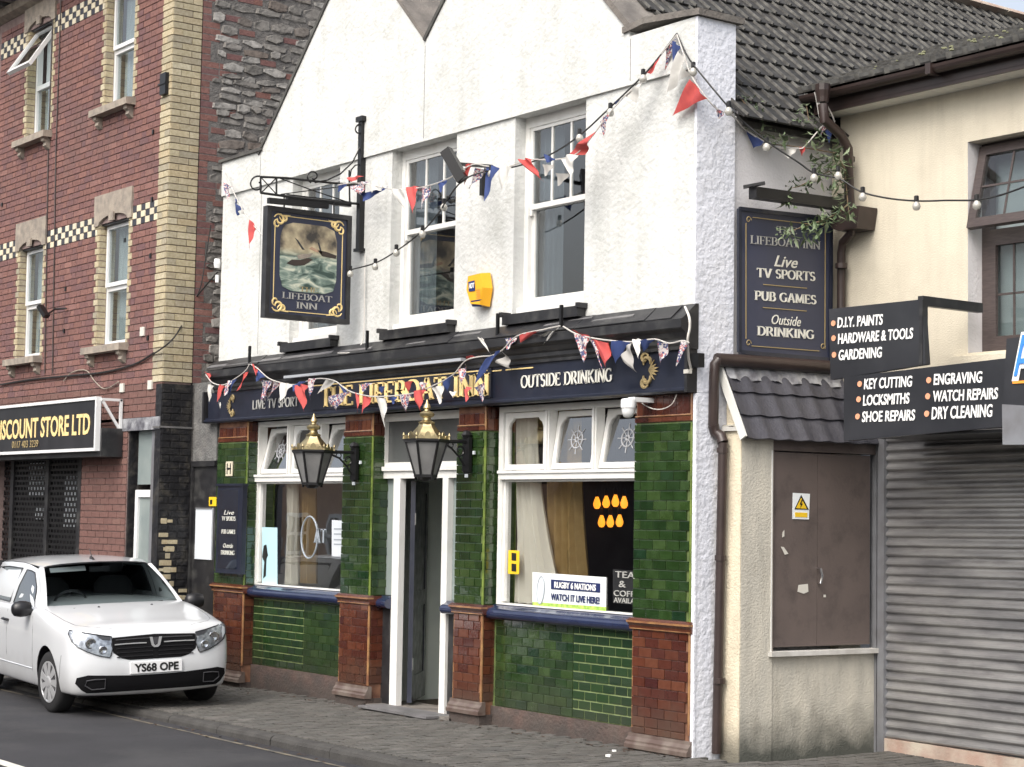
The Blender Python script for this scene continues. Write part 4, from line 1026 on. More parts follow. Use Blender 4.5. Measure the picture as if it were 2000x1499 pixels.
# round emblem with letters on the inside of window 1
r = thing('window_emblem', 'round grey emblem with letters stuck to the inside of the left pub window', 'sticker', PY(612, 1070, BY+.046))
c0 = PY(604, 1050, BY+.046); mb = MB(); mb.tube([(c0.x+.16*cos(2*pi*i/24), c0.y, c0.z+.21*sin(2*pi*i/24)) for i in range(24)], .008, 6, closed=True); mb.part('ring', 'poster_grey', r)
lettering('AT', PY(613, 1060, BY+.042), PY(637, 1062, BY+.042), ZUP, .14, 'poster_grey', r, 'serif', bold=1)
# ================================================================== RED BRICK BUILDING
RX, RY = -18.45, -.37
red = thing('brick_building', 'tall red brick building with yellow brick corner and chequered bands left of the white pub', 'building', (-21, 0, -.12))
RZ0 = 3.12
def RYp(px, py): return PY(px, py, RY)
opn = []   # openings (x0,x1,z0,z1)
wins = [('ll', 35, 81, (60, 700), (60, 478)), ('lr', 189, 245, (215, 672), (225, 418)), ('ul', 52, 98, (75, 268), (75, 52)), ('ur', 207, 261, (225, 205), None)]
W_ = {}
W_['ll'] = (RYp(35, 600).x, RYp(80, 600).x, 3.62, 5.02)
W_['lr'] = (RYp(189, 600).x, RYp(246, 600).x, 3.62, 5.06)
W_['ul'] = (RYp(52, 200).x, RYp(98, 200).x, 6.44, 7.87)
W_['ur'] = (RYp(206, 100).x, RYp(261, 100).x, 6.44, 7.90)
XQ = RYp(313, 400).x      # edge between yellow quoin and red brick on the front
EAV = 8.27
holes = [v for v in W_.values()]
mb = MB()
segs = sorted(holes)
# core wall with openings (backing in mortar colour), front at RY+.012
def wall_with_holes(mb, x0, x1, z0, z1, holes, y0, y1):
    zs = sorted({z0, z1, *[min(max(h[2], z0), z1) for h in holes], *[min(max(h[3], z0), z1) for h in holes]})
    for za, zb in zip(zs, zs[1:]):
        if zb-za < 1e-4: continue
        zc = (za+zb)/2; cur = x0
        for h in sorted(h for h in holes if h[2] < zc < h[3]):
            if h[0] > cur: mb.box((cur, y0, za), (min(h[0], x1), y1, zb))
            cur = max(cur, h[1])
        if cur < x1: mb.box((cur, y0, za), (x1, y1, zb))
wall_with_holes(mb, -30, RX-.01, RZ0, EAV, holes, RY+.012, RY+.35)
core = mb.part('front_wall', 'pinkish_mortar', red)
rb = brick_mesh('red_brick', 'red_brick', 1, 1, 1, .03); yb_ = brick_mesh('yellow_brick', 'yellow_brick', 1, 1, 1, .03); lb = brick_mesh('lower_brick', 'lower_brick', 1, 1, 1, .03)
ckc = brick_mesh('checker_brick', 'checker_cream', 1, 1, 1, .04); ckd = brick_mesh('dark_brick', 'checker_dark', 1, 1, 1, .04)
rs = brick_mesh('rubble_stone', 'rubble_stone', 1, 1, 1, .12)
CH = .0756
# chequered bands: three courses
bands = [(RYp(270, 442).z-.0, .245), (RYp(20, 116).z, .245)]
b1z = RYp(285, 437).z-.01
bands = [b1z, 7.625]
# zigzag yellow window surrounds: alternate course widths
yhol = []
cells_y = []; cells_r = []; cells_c = []; cells_d = []
def cellm(cx, cz, w, h, y, d=.03, jit=.0015): return Matrix.Translation((cx, y+d/2+rnd.uniform(-jit, jit), cz)) @ Matrix.Diagonal((w, d, h, 1))
z = RZ0; r = 0
while z < EAV-.25:
    zc = z+CH/2
    cut = []
    for (x0, x1, z0, z1) in holes:
        if z0-.02 < zc < z1+.0:
            wl = .11 if r % 2 else .06
            cells_y.append(cellm(x0-wl/2, zc, wl-.006, CH-.01, RY)); cells_y.append(cellm(x1+wl/2, zc, wl-.006, CH-.01, RY))
            cut.append((x0-wl, x1+wl))
        elif z1 <= zc < z1+.32: cut.append((x0-.12, x1+.1))   # lintel stones
    cut.append((RX-.24-(.02 if r % 2 else 0), RX+1))
    band = any(bz <= zc < bz+3.2*CH for bz in bands)
    x = -23.6
    segs = [(-23.6, RX)]
    for a, b in cut:
        ns = []
        for s, e in segs:
            if b <= s or a >= e: ns.append((s, e)); continue
            if a > s: ns.append((s, a))
            if b < e: ns.append((b, e))
        segs = ns
    for s, e in segs:
        if band:
            bl = .112; k = math.floor((s+23.6)/bl); x = -23.6+k*bl
            while x < e:
                a, b = max(x, s), min(x+bl, e)
                if b-a > .03: (cells_c if (k+r) % 2 else cells_d).append(cellm((a+b)/2, zc, b-a-.006, CH-.006, RY-(.004 if (k+r) % 2 else 0)))
                x += bl; k += 1
        else:
            # flemish bond
            unit = .225+.112; off = unit/2 if r % 2 else 0; k = math.floor((s+23.6-off)/unit); x = -23.6+off+k*unit
            while x < e:
                for w in (.225, .112):
                    a, b = max(x, s), min(x+w, e)
                    if b-a > .03: cells_r.append(cellm((a+b)/2, zc, b-a-.009, CH-.011, RY))
                    x += w
    # quoin on the front
    a0 = RX-.24-(.02 if r % 2 else 0)
    if r % 2: cells_y.append(cellm((a0+RX)/2, zc, RX-a0-.006, CH-.009, RY-.006, .24))
    else:
        mid = a0+(RX-a0)*.5; cells_y.append(cellm((a0+mid)/2, zc, mid-a0-.006, CH-.009, RY-.006, .1)); cells_y.append(cellm((mid+RX)/2, zc, RX-mid-.004, CH-.009, RY-.006, .1))
    z += CH; r += 1
queue('red_brick', rb, 'red_brick', core, cells_r); queue('checker_brick', ckc, 'checker_cream', core, cells_c); queue('dark_brick', ckd, 'checker_dark', core, cells_d)
# side wall: yellow quoin, red bricks, rubble
SX = side_xf(RX)
mb = MB(); mb.box((RX-.35, RY+.0125, RZ0), (RX-.012, 0.0, EAV)); sw = mb.part('quoin', 'dark_mortar', red)
mb = MB(); mb.box((RX-.35, .0, -.15), (RX-.004, 9, 11)); sw2 = mb.part('side_wall', 'rubble_mortar', red)
QW = .355; r = 0; z = RZ0
while z < 8.2:
    zc = z+CH/2; x = RY+.002
    ws = (.118, QW-.118) if r % 2 else (QW-.118, .118)
    for w in ws:
        cells_y.append(SX @ cellm(x+w/2, zc, w-.009, CH-.010, -.005, .03)); x += w
    # red bricks toothing
    n = rnd.choice((1, 1, 2)) if (r//3) % 2 else 1
    x = RY+QW+.006; first = True
    for k in range(n):
        w = .225 if (r//3) % 2 else .115
        cells_r2 = SX @ cellm(x+w/2, zc, w-.009, CH-.012, .002, .03); queue('side_brick', rb, 'red_brick', sw2, [cells_r2]); x += w
    z += CH; r += 1
queue('yellow_brick', yb_, 'yellow_brick', sw, cells_y)
# rubble stones
def stone_mesh(seed):
    rr = random.Random(seed); n = 6; ring = []
    for i in range(n):
        a = 2*pi*(i+.5)/n+rr.uniform(-.22, .22); k_ = 1/max(abs(cos(a)), abs(sin(a)))**.75; ring.append((.49*rr.uniform(.86, 1.04)*cos(a)*k_, .49*rr.uniform(.86, 1.04)*sin(a)*k_))
    mb = MB(); v = [(p[0], .5, p[1]) for p in ring]+[(p[0]*.97, -.2, p[1]*.97) for p in ring]+[(p[0]*.86+rr.uniform(-.03, .03), -.5+rr.uniform(-.25, .25), p[1]*.84+rr.uniform(-.03, .03)) for p in ring]
    mb.add(v, [(i, (i+1) % n, n+(i+1) % n, n+i) for i in range(n)]+[(n+i, n+(i+1) % n, 2*n+(i+1) % n, 2*n+i) for i in range(n)]+[tuple(range(2*n, 3*n))])
    return mb.mesh('rubble_stone', 'rubble_stone')
stones = [stone_mesh(s) for s in range(9)]
z = 3.2
while z < 9.5:
    h = rnd.uniform(.06, .15); x = RY+QW+rnd.uniform(.12, .26)
    while x < 3.2:
        w = rnd.uniform(.12, .38); hh = h*rnd.uniform(.9, 1.12)
        c = SX @ Vector((x+w/2, 0, z+h/2))
        if inview(c, 80):
            mw = SX @ (Matrix.Translation((x+w/2, .0+rnd.uniform(-.003, .012), z+h/2+rnd.uniform(-.02, .02))) @ Matrix.Rotation(rnd.uniform(-.12, .12), 4, 'Y') @ Matrix.Diagonal((w*1.0, .028, hh*1.0, 1)))
            if rnd.random() < .12: queue('side_brick', rb, 'red_brick', sw2, [SX @ cellm(x+.11, z+h/2, .2, .065, .0, .03)])
            else: queue('rubble_stone', stones[rnd.randrange(9)], 'rubble_stone', sw2, [mw])
        x += w*rnd.uniform(.93, 1.0)
    z += h
# lintels, sills, windows
def red_window(key, opened=False, faint=False):
    x0, x1, z0, z1 = W_[key]
    # stone lintel
    y = RY
    m = MB(); n = 6; arch = [(x1+.10-.05*0, z1-.0)]
    pts = [(x0-.12, z1+.34), (x1+.10, z1+.34), (x1+.10, z1-.02), (x1, z1-.02)]
    cx = (x0+x1)/2; hw = (x1-x0)/2
    arcp = [(cx+hw*cos(pi*i/8), z1-.02+.10*sin(pi*i/8)) for i in range(0, 9)]
    # build in vertical strips so each polygon is convex
    m.box((x0-.12, y-.02, z1-.02), (x0, y+.12, z1+.34)); m.box((x1, y-.02, z1-.02), (x1+.10, y+.12, z1+.34))
    for i in range(8):
        (xa, za), (xb, zb) = arcp[i], arcp[i+1]
        m.prism([(xb, zb), (xa, za), (xa, z1+.34), (xb, z1+.34)], 'y', y-.02, y+.12)
    ln = m.part('lintel', 'sandstone', red)
    m = MB(); m.prism([(x0+.02, z1-.02)]+[(cx+hw*.96*cos(pi-pi*i/8), z1-.02+.095*sin(pi*i/8)) for i in range(0, 9)], 'y', y+.03, y+.06); m.part('tympanum', 'black_paint', ln)
    m = MB(); m.box((cx-.06, y-.045, z1+.0), (cx+.06, y-.02, z1+.10)); m.part('keystone', 'sandstone', ln)
    # sill with two corbels
    m = MB(); m.prism([(y-.12, z0-.10), (y-.12, z0-.02), (y+.1, z0), (y+.1, z0-.10)], 'x', x0-.16, x1+.10); sl = m.part('stone_sill', 'sandstone', red)
    for xc in (x0-.06, x1+.0):
        m = MB(); m.prism([(y+.01, z0-.10), (y-.09, z0-.10), (y-.085, z0-.14), (y-.05, z0-.16), (y-.06, z0-.20), (y-.02, z0-.235), (y+.01, z0-.25)], 'x', xc-.045, xc+.045); m.part('corbel', 'sandstone', sl)
    # reveal bricks on the left (faces +x)
    k = 0; z = RZ0; X_ = side_xf(x0)
    cl = []
    while z < z1:
        if z > z0-.05: cl.append(X_ @ cellm(RY+.058, z+CH/2, .10, CH-.010, -.006, .03, .0005))
        z += CH
    queue('yellow_brick', yb_, 'yellow_brick', sw, cl)
    # white plastic window
    yw = RY+.115; f = .05; zm = z0+(z1-z0)*.47
    m = MB(); m.box((x0, yw, z0), (x0+f, yw+.07, z1)); m.box((x1-f, yw, z0), (x1, yw+.07, z1)); m.box((x0+f, yw, z1-f), (x1-f, yw+.07, z1)); m.box((x0+f, yw-.015, z0), (x1-f, yw+.07, z0+f)); m.box((x0+f, yw, zm-.03), (x1-f, yw+.07, zm+.03))
    w = m.part('plastic_window', 'upvc_white', red)
    m = MB(); m.box((x0+f-.004, yw+.03, z0+f), (x1-f+.004, yw+.034, zm-.028)); m.part('pane', 'window_glass', w)
    T = Matrix.Identity(4)
    if opened: T = Matrix.Translation((0, yw, z1-.03)) @ Matrix.Rotation(radians(-33), 4, 'X') @ Matrix.Translation((0, -yw, -(z1-.03)))
    m = MB(); g = .03
    for q in (((x0+g, yw-.03, zm+.02), (x0+g+.045, yw+.02, z1-.02)), ((x1-g-.045, yw-.03, zm+.02), (x1-g, yw+.02, z1-.02)), ((x0+g+.045, yw-.03, zm+.02), (x1-g-.045, yw+.02, zm+.065)), ((x0+g+.045, yw-.03, z1-.065), (x1-g-.045, yw+.02, z1-.02))): m.box(q[0], q[1], T)
    c = m.part('casement', 'upvc_white', w)
    m = MB(); m.box((x0+g+.04, yw-.008, zm+.06), (x1-g-.04, yw-.004, z1-.06), T); m.part('pane', 'window_glass', c)
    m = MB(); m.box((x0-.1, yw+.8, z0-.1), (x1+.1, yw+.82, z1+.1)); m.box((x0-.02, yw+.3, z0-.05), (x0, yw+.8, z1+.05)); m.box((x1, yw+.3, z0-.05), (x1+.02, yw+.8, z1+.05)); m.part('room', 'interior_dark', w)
    m = MB(); nn = 20; xb = x0+(x1-x0)*.55
    for i in range(nn):
        m.quad((x0+f+(xb-x0)*i/nn, yw+.12+.012*sin(i*1.7), z0), (x0+f+(xb-x0)*(i+1)/nn, yw+.12+.012*sin((i+1)*1.7), z0), (x0+f+(xb-x0)*(i+1)/nn, yw+.12+.012*sin((i+1)*1.7), z1), (x0+f+(xb-x0)*i/nn, yw+.12+.012*sin(i*1.7), z1))
    m.part('curtain', 'blind_pale', w, smooth=True)
for k in ('ll', 'lr', 'ul', 'ur'): red_window(k, k == 'ul')
# eaves
m = MB(); m.prism([(RY-.0, EAV-.12), (RY-.10, EAV-.08), (RY-.14, EAV), (RY+.3, EAV), (RY+.3, EAV-.12)], 'x', -30, RX+.1)
cor = m.part('eaves_cornice', 'sandstone', red)
m = MB(); m.box((-30, RY-.5, EAV+.10), (RX+.2, RY+.3, EAV+.18)); m.box((-30, RY-.45, EAV+.18), (RX+.2, RY-.3, EAV+.3)); m.part('gutter_board', 'black_paint', cor)
x = -24.0
while x < RX-.1: MB().box((x, RY-.34, EAV), (x+.12, RY-.002, EAV+.10)).part('bracket', 'lead_grey', cor); x += .36
m = MB(); m.box((-30, RY+.3, EAV), (RX-.02, 9, EAV+.05)); m.prism([(RY-.4, EAV+.2), (4, 10.5), (8.8, 8), (8.8, 7.8)], 'x', -30, RX-.36); m.part('roof', 'roof_tile_dark', red)
# rain pipes/cables down the front
for px_ in (93, 108):
    a = RYp(px_+2, 300); b = RYp(px_-4, 730)
    m = MB(); m.tube([(a.x, RY-.012, a.z+3), (a.x+.01, RY-.012, a.z), (b.x, RY-.012, b.z)], .008, 5); m.part('thin_pipe', 'brown_plastic', red)
# damp string course
# lower wall (ground floor)
gf0, gf1 = RYp(158, 950).x, RYp(246, 950).x
lower = MB()
lower.box((gf0, RY+.012, -.15), (gf1, RY+.35, 2.95)); lower.box((-30, RY+.012, 2.62), (gf0, RY+.35, RZ0)); lower.box((gf0, RY+.012, 2.69), (RX-.01, RY+.35, RZ0)); lower.box((-30, RY+.02, -.15), (-23.2, RY+.35, 2.7))
lw = lower.part('ground_floor_wall', 'pinkish_mortar', red)
cl = []
for (a, b, z0, z1) in ((gf0, gf1, -.12, 2.72), (-20.3, RX, 2.74, RZ0), (-24, -20.3, 2.74, RZ0)):
    for (cx, cz, w, h) in lay(a, b, z0, z1, CH, .225, .01, RY):
        cl.append(cellm(cx, cz, w, h, RY))
queue('lower_brick', lb, 'lower_brick', lw, cl)
# shopfront with perforated grille
m = MB(); m.box((-24, RY+.25, -.12), (gf0, RY+.27, 2.62)); m.box((-24, RY+.0, -.12), (gf0, RY+.25, .0)); m.part('shop_recess', 'interior_dark', red)
m = MB()
gx0, gx1 = -23.2, gf0-.01
zz = 2.42
mbs = MB()
y = RY+.1
gr = thing('security_grille', 'black perforated roller grille closed over the discount shop window', 'shutter', (gf0-1, y, -.1))
posts = [PY(p, 1000, y).x for p in (24, 92, 156)]
for p in posts: MB().box((p-.05, y-.02, -.12), (p+.05, y+.06, 2.45)).part('guide_rail', 'black_paint', gr)
# lattice: horizontal bars and short vertical links
z = -.1; r = 0
while z < 2.4:
    mbs.box((gx0, y, z), (gx1, y+.012, z+.028)); x = gx0+(.05 if r % 2 else 0)
    while x < gx1: mbs.box((x, y+.002, z+.028), (x+.028, y+.01, z+.065)); x += .1
    z += .065; r += 1
o = mbs.part('grille_lattice', 'black_iron', gr); o['kind'] = 'stuff'
# stock behind: pale stacks
m = MB()
for (pa, pb, za, zb) in ((5, 20, 900, 1010), (60, 88, 905, 972), (72, 85, 990, 1015), (130, 150, 930, 1030)):
    a = PY(pa, za, y+.12); b = PY(pb, zb, y+.12); m.box((a.x, y+.1, b.z), (b.x, y+.13, a.z))
m.part('display_card', 'notice_white', red)
# shop sign
SY = RY-.30
st = thing('shop_fascia_sign', 'black shop sign with gold DISCOUNT STORE LTD lettering and a white metal frame', 'sign', (-22, SY, 2.7))
z0, z1 = PY(120, 884, SY).z, PY(120, 782, SY).z; xe = PY(190, 830, SY).x; xl = -24.5
MB().box((xl, SY, z0+.03), (xe-.03, SY+.06, z1-.03)).part('panel', 'sign_charcoal', st)
m = MB(); m.box((xl, SY-.02, z0), (xe, SY+.04, z0+.035)); m.box((xl, SY-.02, z1-.035), (xe, SY+.04, z1)); m.box((xe-.035, SY-.02, z0+.035), (xe, SY+.04, z1-.035)); m.part('frame', 'upvc_white', st)
te = PY(176, 842, SY).x; tz = PY(120, 851, SY).z; tl_ = PY(5, 850, SY).x
n_all = te-tl_
full = 'DISCOUNT STORE LTD'
vsA, _ = bfont_poly(full); vsB, _ = bfont_poly('SCOUNT STORE LTD')
lw_ = lambda v: max(p[0] for p in v)-min(p[0] for p in v)
tl2 = te-n_all*lw_(vsA)/lw_(vsB)
lettering(full, (tl2, SY-.003, tz), (te, SY-.003, tz), ZUP, .235, 'gold_paint', st, bold=.02)
a = PY(24, 876, SY); b = PY(75, 873, SY); lettering('0117 403 3239', (a.x, SY-.003, a.z), (b.x, SY-.003, a.z), ZUP, .085, 'old_gold_paint', st)
MB().box((xl, SY+.06, z0-.02), (xe+.0, RY+.0, z0+.0)).part('underside', 'black_paint', st)
# open end of the sign: shutter box and white bracket
xb2 = RYp(229, 880).x
MB().box((gf0-2.6, RY-.26, PY(228, 888, RY-.2).z-.02), (PX(1, 1, 0).x if False else xe+.04, RY-.005, PY(228, 835, RY-.2).z)).part('shutter_box', 'black_paint', gr)
m = MB(); m.obox((xe+.02, SY+.03, z1-.03), (xe+.02, RY-.02, z1-.03), .03, .03); m.obox((xe+.02, RY-.03, z1-.02), (xe+.02, RY-.03, z0+.1), .03, .03); m.obox((xe+.02, SY+.05, z1-.05), (xe+.02, RY-.04, z0+.25), .02, .03); m.part('bracket', 'upvc_white', st)
# side door of the shop flat
dx0, dx1 = gf1, RX-.13
m = MB(); m.box((dx0, RY+.12, -.15), (dx0+.07, RY+.27, 2.62)); m.box((dx0, RY+.02, 2.6), (RX-.1, RY+.3, 2.69)); m.box((dx0, RY+.02, -.15), (dx0+.03, RY+.26, 2.6)); m.part('door_surround', 'black_wall_paint', red)
pa = PY(263, 1000, RY+.06).x; pb = PY(294, 1000, RY+.06).x
m = MB(); m.box((pa, RY+.06, -.12), (pa+.07, RY+.11, 1.94)); m.box((pa+.07, RY+.06, 1.86), (pb, RY+.11, 1.94)); m.part('white_door', 'upvc_white', red)
m = MB(); m.box((pa+.07, RY+.085, -.12), (pb+.01, RY+.09, 1.86)); m.box((pa, RY+.085, 2.0), (pb+.01, RY+.09, 2.6)); m.part('door_glass', 'frosted_glass', red)
m = MB(); m.box((pb, RY+.05, -.12), (RX-.141, RY+.3, 2.6)); m.part('grey_panel', 'steel_frame', red)
MB().box((PY(238, 820, RY).x, RY-.012, 2.60), (RX-.01, RY+.012, 2.74)).part('lintel_plate', 'lead_flashing', red)
# black painted brick pillar at the corner
m = MB(); m.box((RX-.14, RY-.004, -.15), (RX+.003, .0, RZ0-.02)); bp = m.part('corner_pillar', 'black_wall_paint', red)
cl = []
for (cx, cz, w, h) in lay(RY+.0, -.005, -.1, RZ0-.06, CH, .225, .012, RY): cl.append(SX @ cellm(cx, cz, w, h, -.012, .03))
bkm = brick_mesh('painted_brick', 'black_wall_paint', 1, 1, 1, .06); queue('painted_brick', bkm, 'black_wall_paint', bp, cl)
cl = []
for i in range(60):      # flaked patches showing the yellow brick
    z = rnd.choice((rnd.uniform(.1, 1.0), rnd.uniform(.5, 1.6))); yv = rnd.uniform(RY+.02, -.06) if z < .8 else rnd.uniform(RY+.02, RY+.16)
    row = round((z+.1)/CH); w = rnd.uniform(.04, .14)
    cl.append(SX @ cellm(yv+.02, -.1+row*CH+CH/2, w, rnd.uniform(.03, CH-.015), -.016, .012))
queue('flaked_brick', yb_, 'yellow_brick', bp, cl)
MB().box((RX-.15, RY-.03, 2.615), (RX+.02, .0, 2.635)).part('ledge', 'lead_grey', red)
# small vents, boxes and holes on the quoin
a = RYp(328, 164); MB().box((RX-.19, RY-.05, a.z-.12), (RX-.05, RY-.006, a.z+.12)).box((RX-.22, RY-.06, a.z-.01), (RX-.04, RY-.05, a.z+.01)).part('junction_box', 'black_iron', red)
m = MB()
for (px_, py_) in ((5, 400), (129, 565), (126, 647), (295, 500), (298, 390), (290, 661), (300, 258), (245, 470)):
    p = RYp(px_, py_); m.box((p.x-.018, RY-.015, p.z-.025), (p.x+.018, RY-.002, p.z+.025))
o = m.part('wall_fixing', 'black_iron', red)
m = MB()
for (px_, py_) in ((240, 758), (295, 752), (280, 648)):
    p = RYp(px_, py_); m.box((p.x-.05, RY-.02, p.z-.05), (p.x+.05, RY-.002, p.z+.05))
m.part('patch_brick', 'sticker_pale', red, kind='stuff')
# cable with floodlight on the red wall
fl = thing('small_floodlight', 'small black floodlight on a curved arm between the two lower red brick windows', 'light', RYp(92, 608))
m = MB(); p0, p1, p2 = PY(130, 603, RY-.02), PY(108, 604, RY-.12), PY(96, 612, RY-.25); m.tube([p0, p1, p2], .012, 6); m.part('arm', 'black_iron', fl)
m = MB(); a, b = PY(78, 598, RY-.3), PY(91, 619, RY-.26); m.obox(a, b, .08, .05); m.part('lamp_head', 'black_iron', fl)
def cable(nm, label, pxs, ys, r=.006, m='cable_black', parent=None, n=6, part='cable'):
    pts = []
    P = [PY(p[0], p[1], y) for p, y in zip(pxs, ys)]
    for i in range(len(P)-1):
        p0 = P[max(i-1, 0)]; p1 = P[i]; p2 = P[i+1]; p3 = P[min(i+2, len(P)-1)]
        for k in range(n):
            t = k/n; pts.append(.5*((2*p1)+(-p0+p2)*t+(2*p0-5*p1+4*p2-p3)*t*t+(-p0+3*p1-3*p2+p3)*t**3))
    pts.append(P[-1]); mb = MB(); mb.tube(pts, r, 5)
    if parent is not None: return mb.part(part, m, parent, smooth=True)
    return tag(mb.part(nm, m, smooth=True), label, 'cable')
cable('wall_cable', 'black cable looping below the sills of the red brick building', [(0, 752), (60, 742), (130, 735), (200, 728), (262, 712), (300, 690)], [RY-.02]*6, .012)
cable('wall_cable', 'thin pink cable sagging on the red brick wall above the shop sign', [(124, 745), (140, 728), (168, 724), (185, 745), (205, 760), (232, 746)], [RY-.02]*6, .007, 'sandstone')
cable('wall_cable', 'black cable climbing the yellow brick corner towards the white pub', [(298, 693), (330, 670), (350, 645), (372, 600), (388, 575), (425, 532)], [-.41, -.4, -.2, -.02, .02, -.02], .009)
cable('wall_cable', 'thin dark cable hanging down the grey stone wall beside the pub', [(412, 440), (402, 500), (392, 560), (378, 590)], [.1, .08, .04, 0], .007)
# ================================================================== ALLEY DOOR
al = thing('alley_door', 'narrow black door under a grey rendered panel in the gap between the brick building and the pub', 'door', (-18.15, .0, -.12))
MB().box((RX+.004, .02, 2.26), (-17.89, .2, 3.12)).part('render_panel', 'alley_render', al)
MB().box((RX+.004, .03, -.14), (-17.89, .1, 2.26)).part('door_leaf', 'black_paint', al)
m = MB(); m.box((RX+.004, .0, 2.2), (-17.89, .03, 2.26)); m.box((RX+.004, .0, -.14), (RX+.05, .03, 2.2)); m.part('frame', 'black_paint', al)
nt_ = thing('door_notice', 'tall blank white notice board on the black alley door', 'notice', PY(398, 1090, .01)); 
a, b = PY(383, 992, .015), PY(412, 1094, .015); MB().box((a.x, .012, b.z), (b.x, .028, a.z)).part('sheet', 'notice_white', nt_); MB().box((a.x, .006, a.z-.015), (b.x, .012, a.z)).part('clip', 'steel_frame', nt_)
a, b = PY(407, 971, .01), PY(421, 989, .01); stc = thing('warning_sticker', 'small yellow sticker above the white notice beside the pub', 'sticker', (a.x, .0, b.z)); MB().box((a.x, .018, b.z), (b.x, .026, a.z)).part('sheet', 'moss_yellow' if False else 'sticker_yellow', stc); MB().box((a.x+.03, .014, b.z+.02), (a.x+.08, .018, a.z-.03)).part('symbol', 'plate_black', stc)
cap = thing('stone_lump', 'dark rubble wall top and lead above the alley between brick building and pub', 'wall', (-18.1, .6, 3.2)); MB().box((RX+.01, .55, 2.26), (-17.9, .8, 3.3)).part('infill', 'rubble_mortar', cap)

# ================================================================== CREAM SHOP BUILDING
crm = thing('cream_building', 'cream rendered shop with brown window, tiled roof and steel shutter right of the pub', 'building', (-8, 1.5, 0))
CY = 1.45
cx0 = -10.15
wx0, wx1, wz0, wz1 = PY(1890, 400, CY).x, -7.2, 2.97, 4.54
m = MB(); wall_with_holes(m, cx0, -2.0, 2.8, 5.06, [(wx0, wx1, wz0, wz1)], CY, CY+.3); m.box((-10.24, CY+.002, -.1), (cx0, CY+.25, 4.82))
m.part('upper_wall', 'render_cream', crm)
m = MB(); m.box((wx0-.002, CY+.003, wz0), (wx0+.0, CY+.16, wz1)); m.box((wx0-.02, CY-.002, wz0-.0), (wx0, CY+.003, wz1)) if False else None
m = MB(); m.box((wx0-.001, CY+.002, wz0-.001), (wx0+.001, CY+.19, wz1)); m.part('window_reveal', 'render_smooth', crm)
# brown window
yw = CY+.16; f = .075
m = MB(); m.box((wx0, yw, wz0), (wx0+f, yw+.07, wz1)); m.box((wx1-f, yw, wz0), (wx1, yw+.07, wz1)); m.box((wx0+f, yw, wz1-f), (wx1-f, yw+.07, wz1)); m.box((wx0+f, yw, wz0), (wx1-f, yw+.07, wz0+f)); zt = 3.86; m.box((wx0+f, yw, zt-.04), (wx1-f, yw+.07, zt+.03)); m.box((wx0+.9, yw, wz0+f), (wx0+.97, yw+.07, zt-.04)) if False else None
bw = m.part('brown_window', 'brown_frame', crm)
T = Matrix.Translation((0, yw, wz1-.05)) @ Matrix.Rotation(radians(-14), 4, 'X') @ Matrix.Translation((0, -yw, -(wz1-.05)))
m = MB(); xr = wx0+1.15; s_ = .07
for q in (((wx0+.02, yw-.05, zt+.0), (wx0+.02+s_, yw+.0, wz1-.04)), ((xr-s_, yw-.05, zt), (xr, yw, wz1-.04)), ((wx0+.02+s_, yw-.05, zt), (xr-s_, yw, zt+s_)), ((wx0+.02+s_, yw-.05, wz1-.04-s_), (xr-s_, yw, wz1-.04))): m.box(q[0], q[1], T)
ca = m.part('casement', 'brown_frame', bw)
m = MB(); m.box((wx0+.02+s_, yw-.03, zt+s_), (xr-s_, yw-.026, wz1-.04-s_), T); m.part('pane', 'window_glass', ca)
m = MB()
for k in range(1, 4): x = wx0+.02+s_+(xr-wx0-.02-2*s_)*k/4; m.box((x-.008, yw-.038, zt+s_), (x+.008, yw-.031, wz1-.04-s_), T)
zc = (zt+s_+wz1-.04-s_)/2; m.box((wx0+.02+s_, yw-.038, zc-.008), (xr-s_, yw-.031, zc+.008), T); m.part('glazing_bar', 'brown_frame', ca)
m = MB(); m.box((wx0+f, yw+.03, wz0+f), (wx1-f, yw+.034, zt-.04)); m.part('pane', 'window_glass', bw)
m = MB()
for x in (wx0+f+.2, wx0+f+.45, wx0+f+.7): m.box((x-.008, yw+.02, wz0+f), (x+.008, yw+.03, zt-.04))
for z in (wz0+f+.36,): m.box((wx0+f, yw+.02, z-.008), (wx1-f, yw+.03, z+.008))
m.box((wx0+f, yw-.0, wz0+f), (wx0+f+.05, yw+.03, zt-.04)); m.box((wx0+f+.05, yw, zt-.09), (wx1-f, yw+.03, zt-.04)); m.box((wx0+f+.05, yw, wz0+f), (wx1-f, yw+.03, wz0+f+.05))
m.part('glazing_bar', 'brown_frame', bw)
m = MB(); m.box((wx0-.1, yw+.12, wz0-.1), (wx1+.1, yw+.13, wz1+.1)); m.part('blind', 'blind_pale', bw)
m = MB(); a = PY(1867, 690, CY-.06); m.prism([(CY-.08, wz0-.12), (CY-.08, wz0-.03), (CY+.16, wz0+.0), (CY+.16, wz0-.12)], 'x', wx0-.12, wx1+.1); m.part('window_sill', 'render_cream', crm)
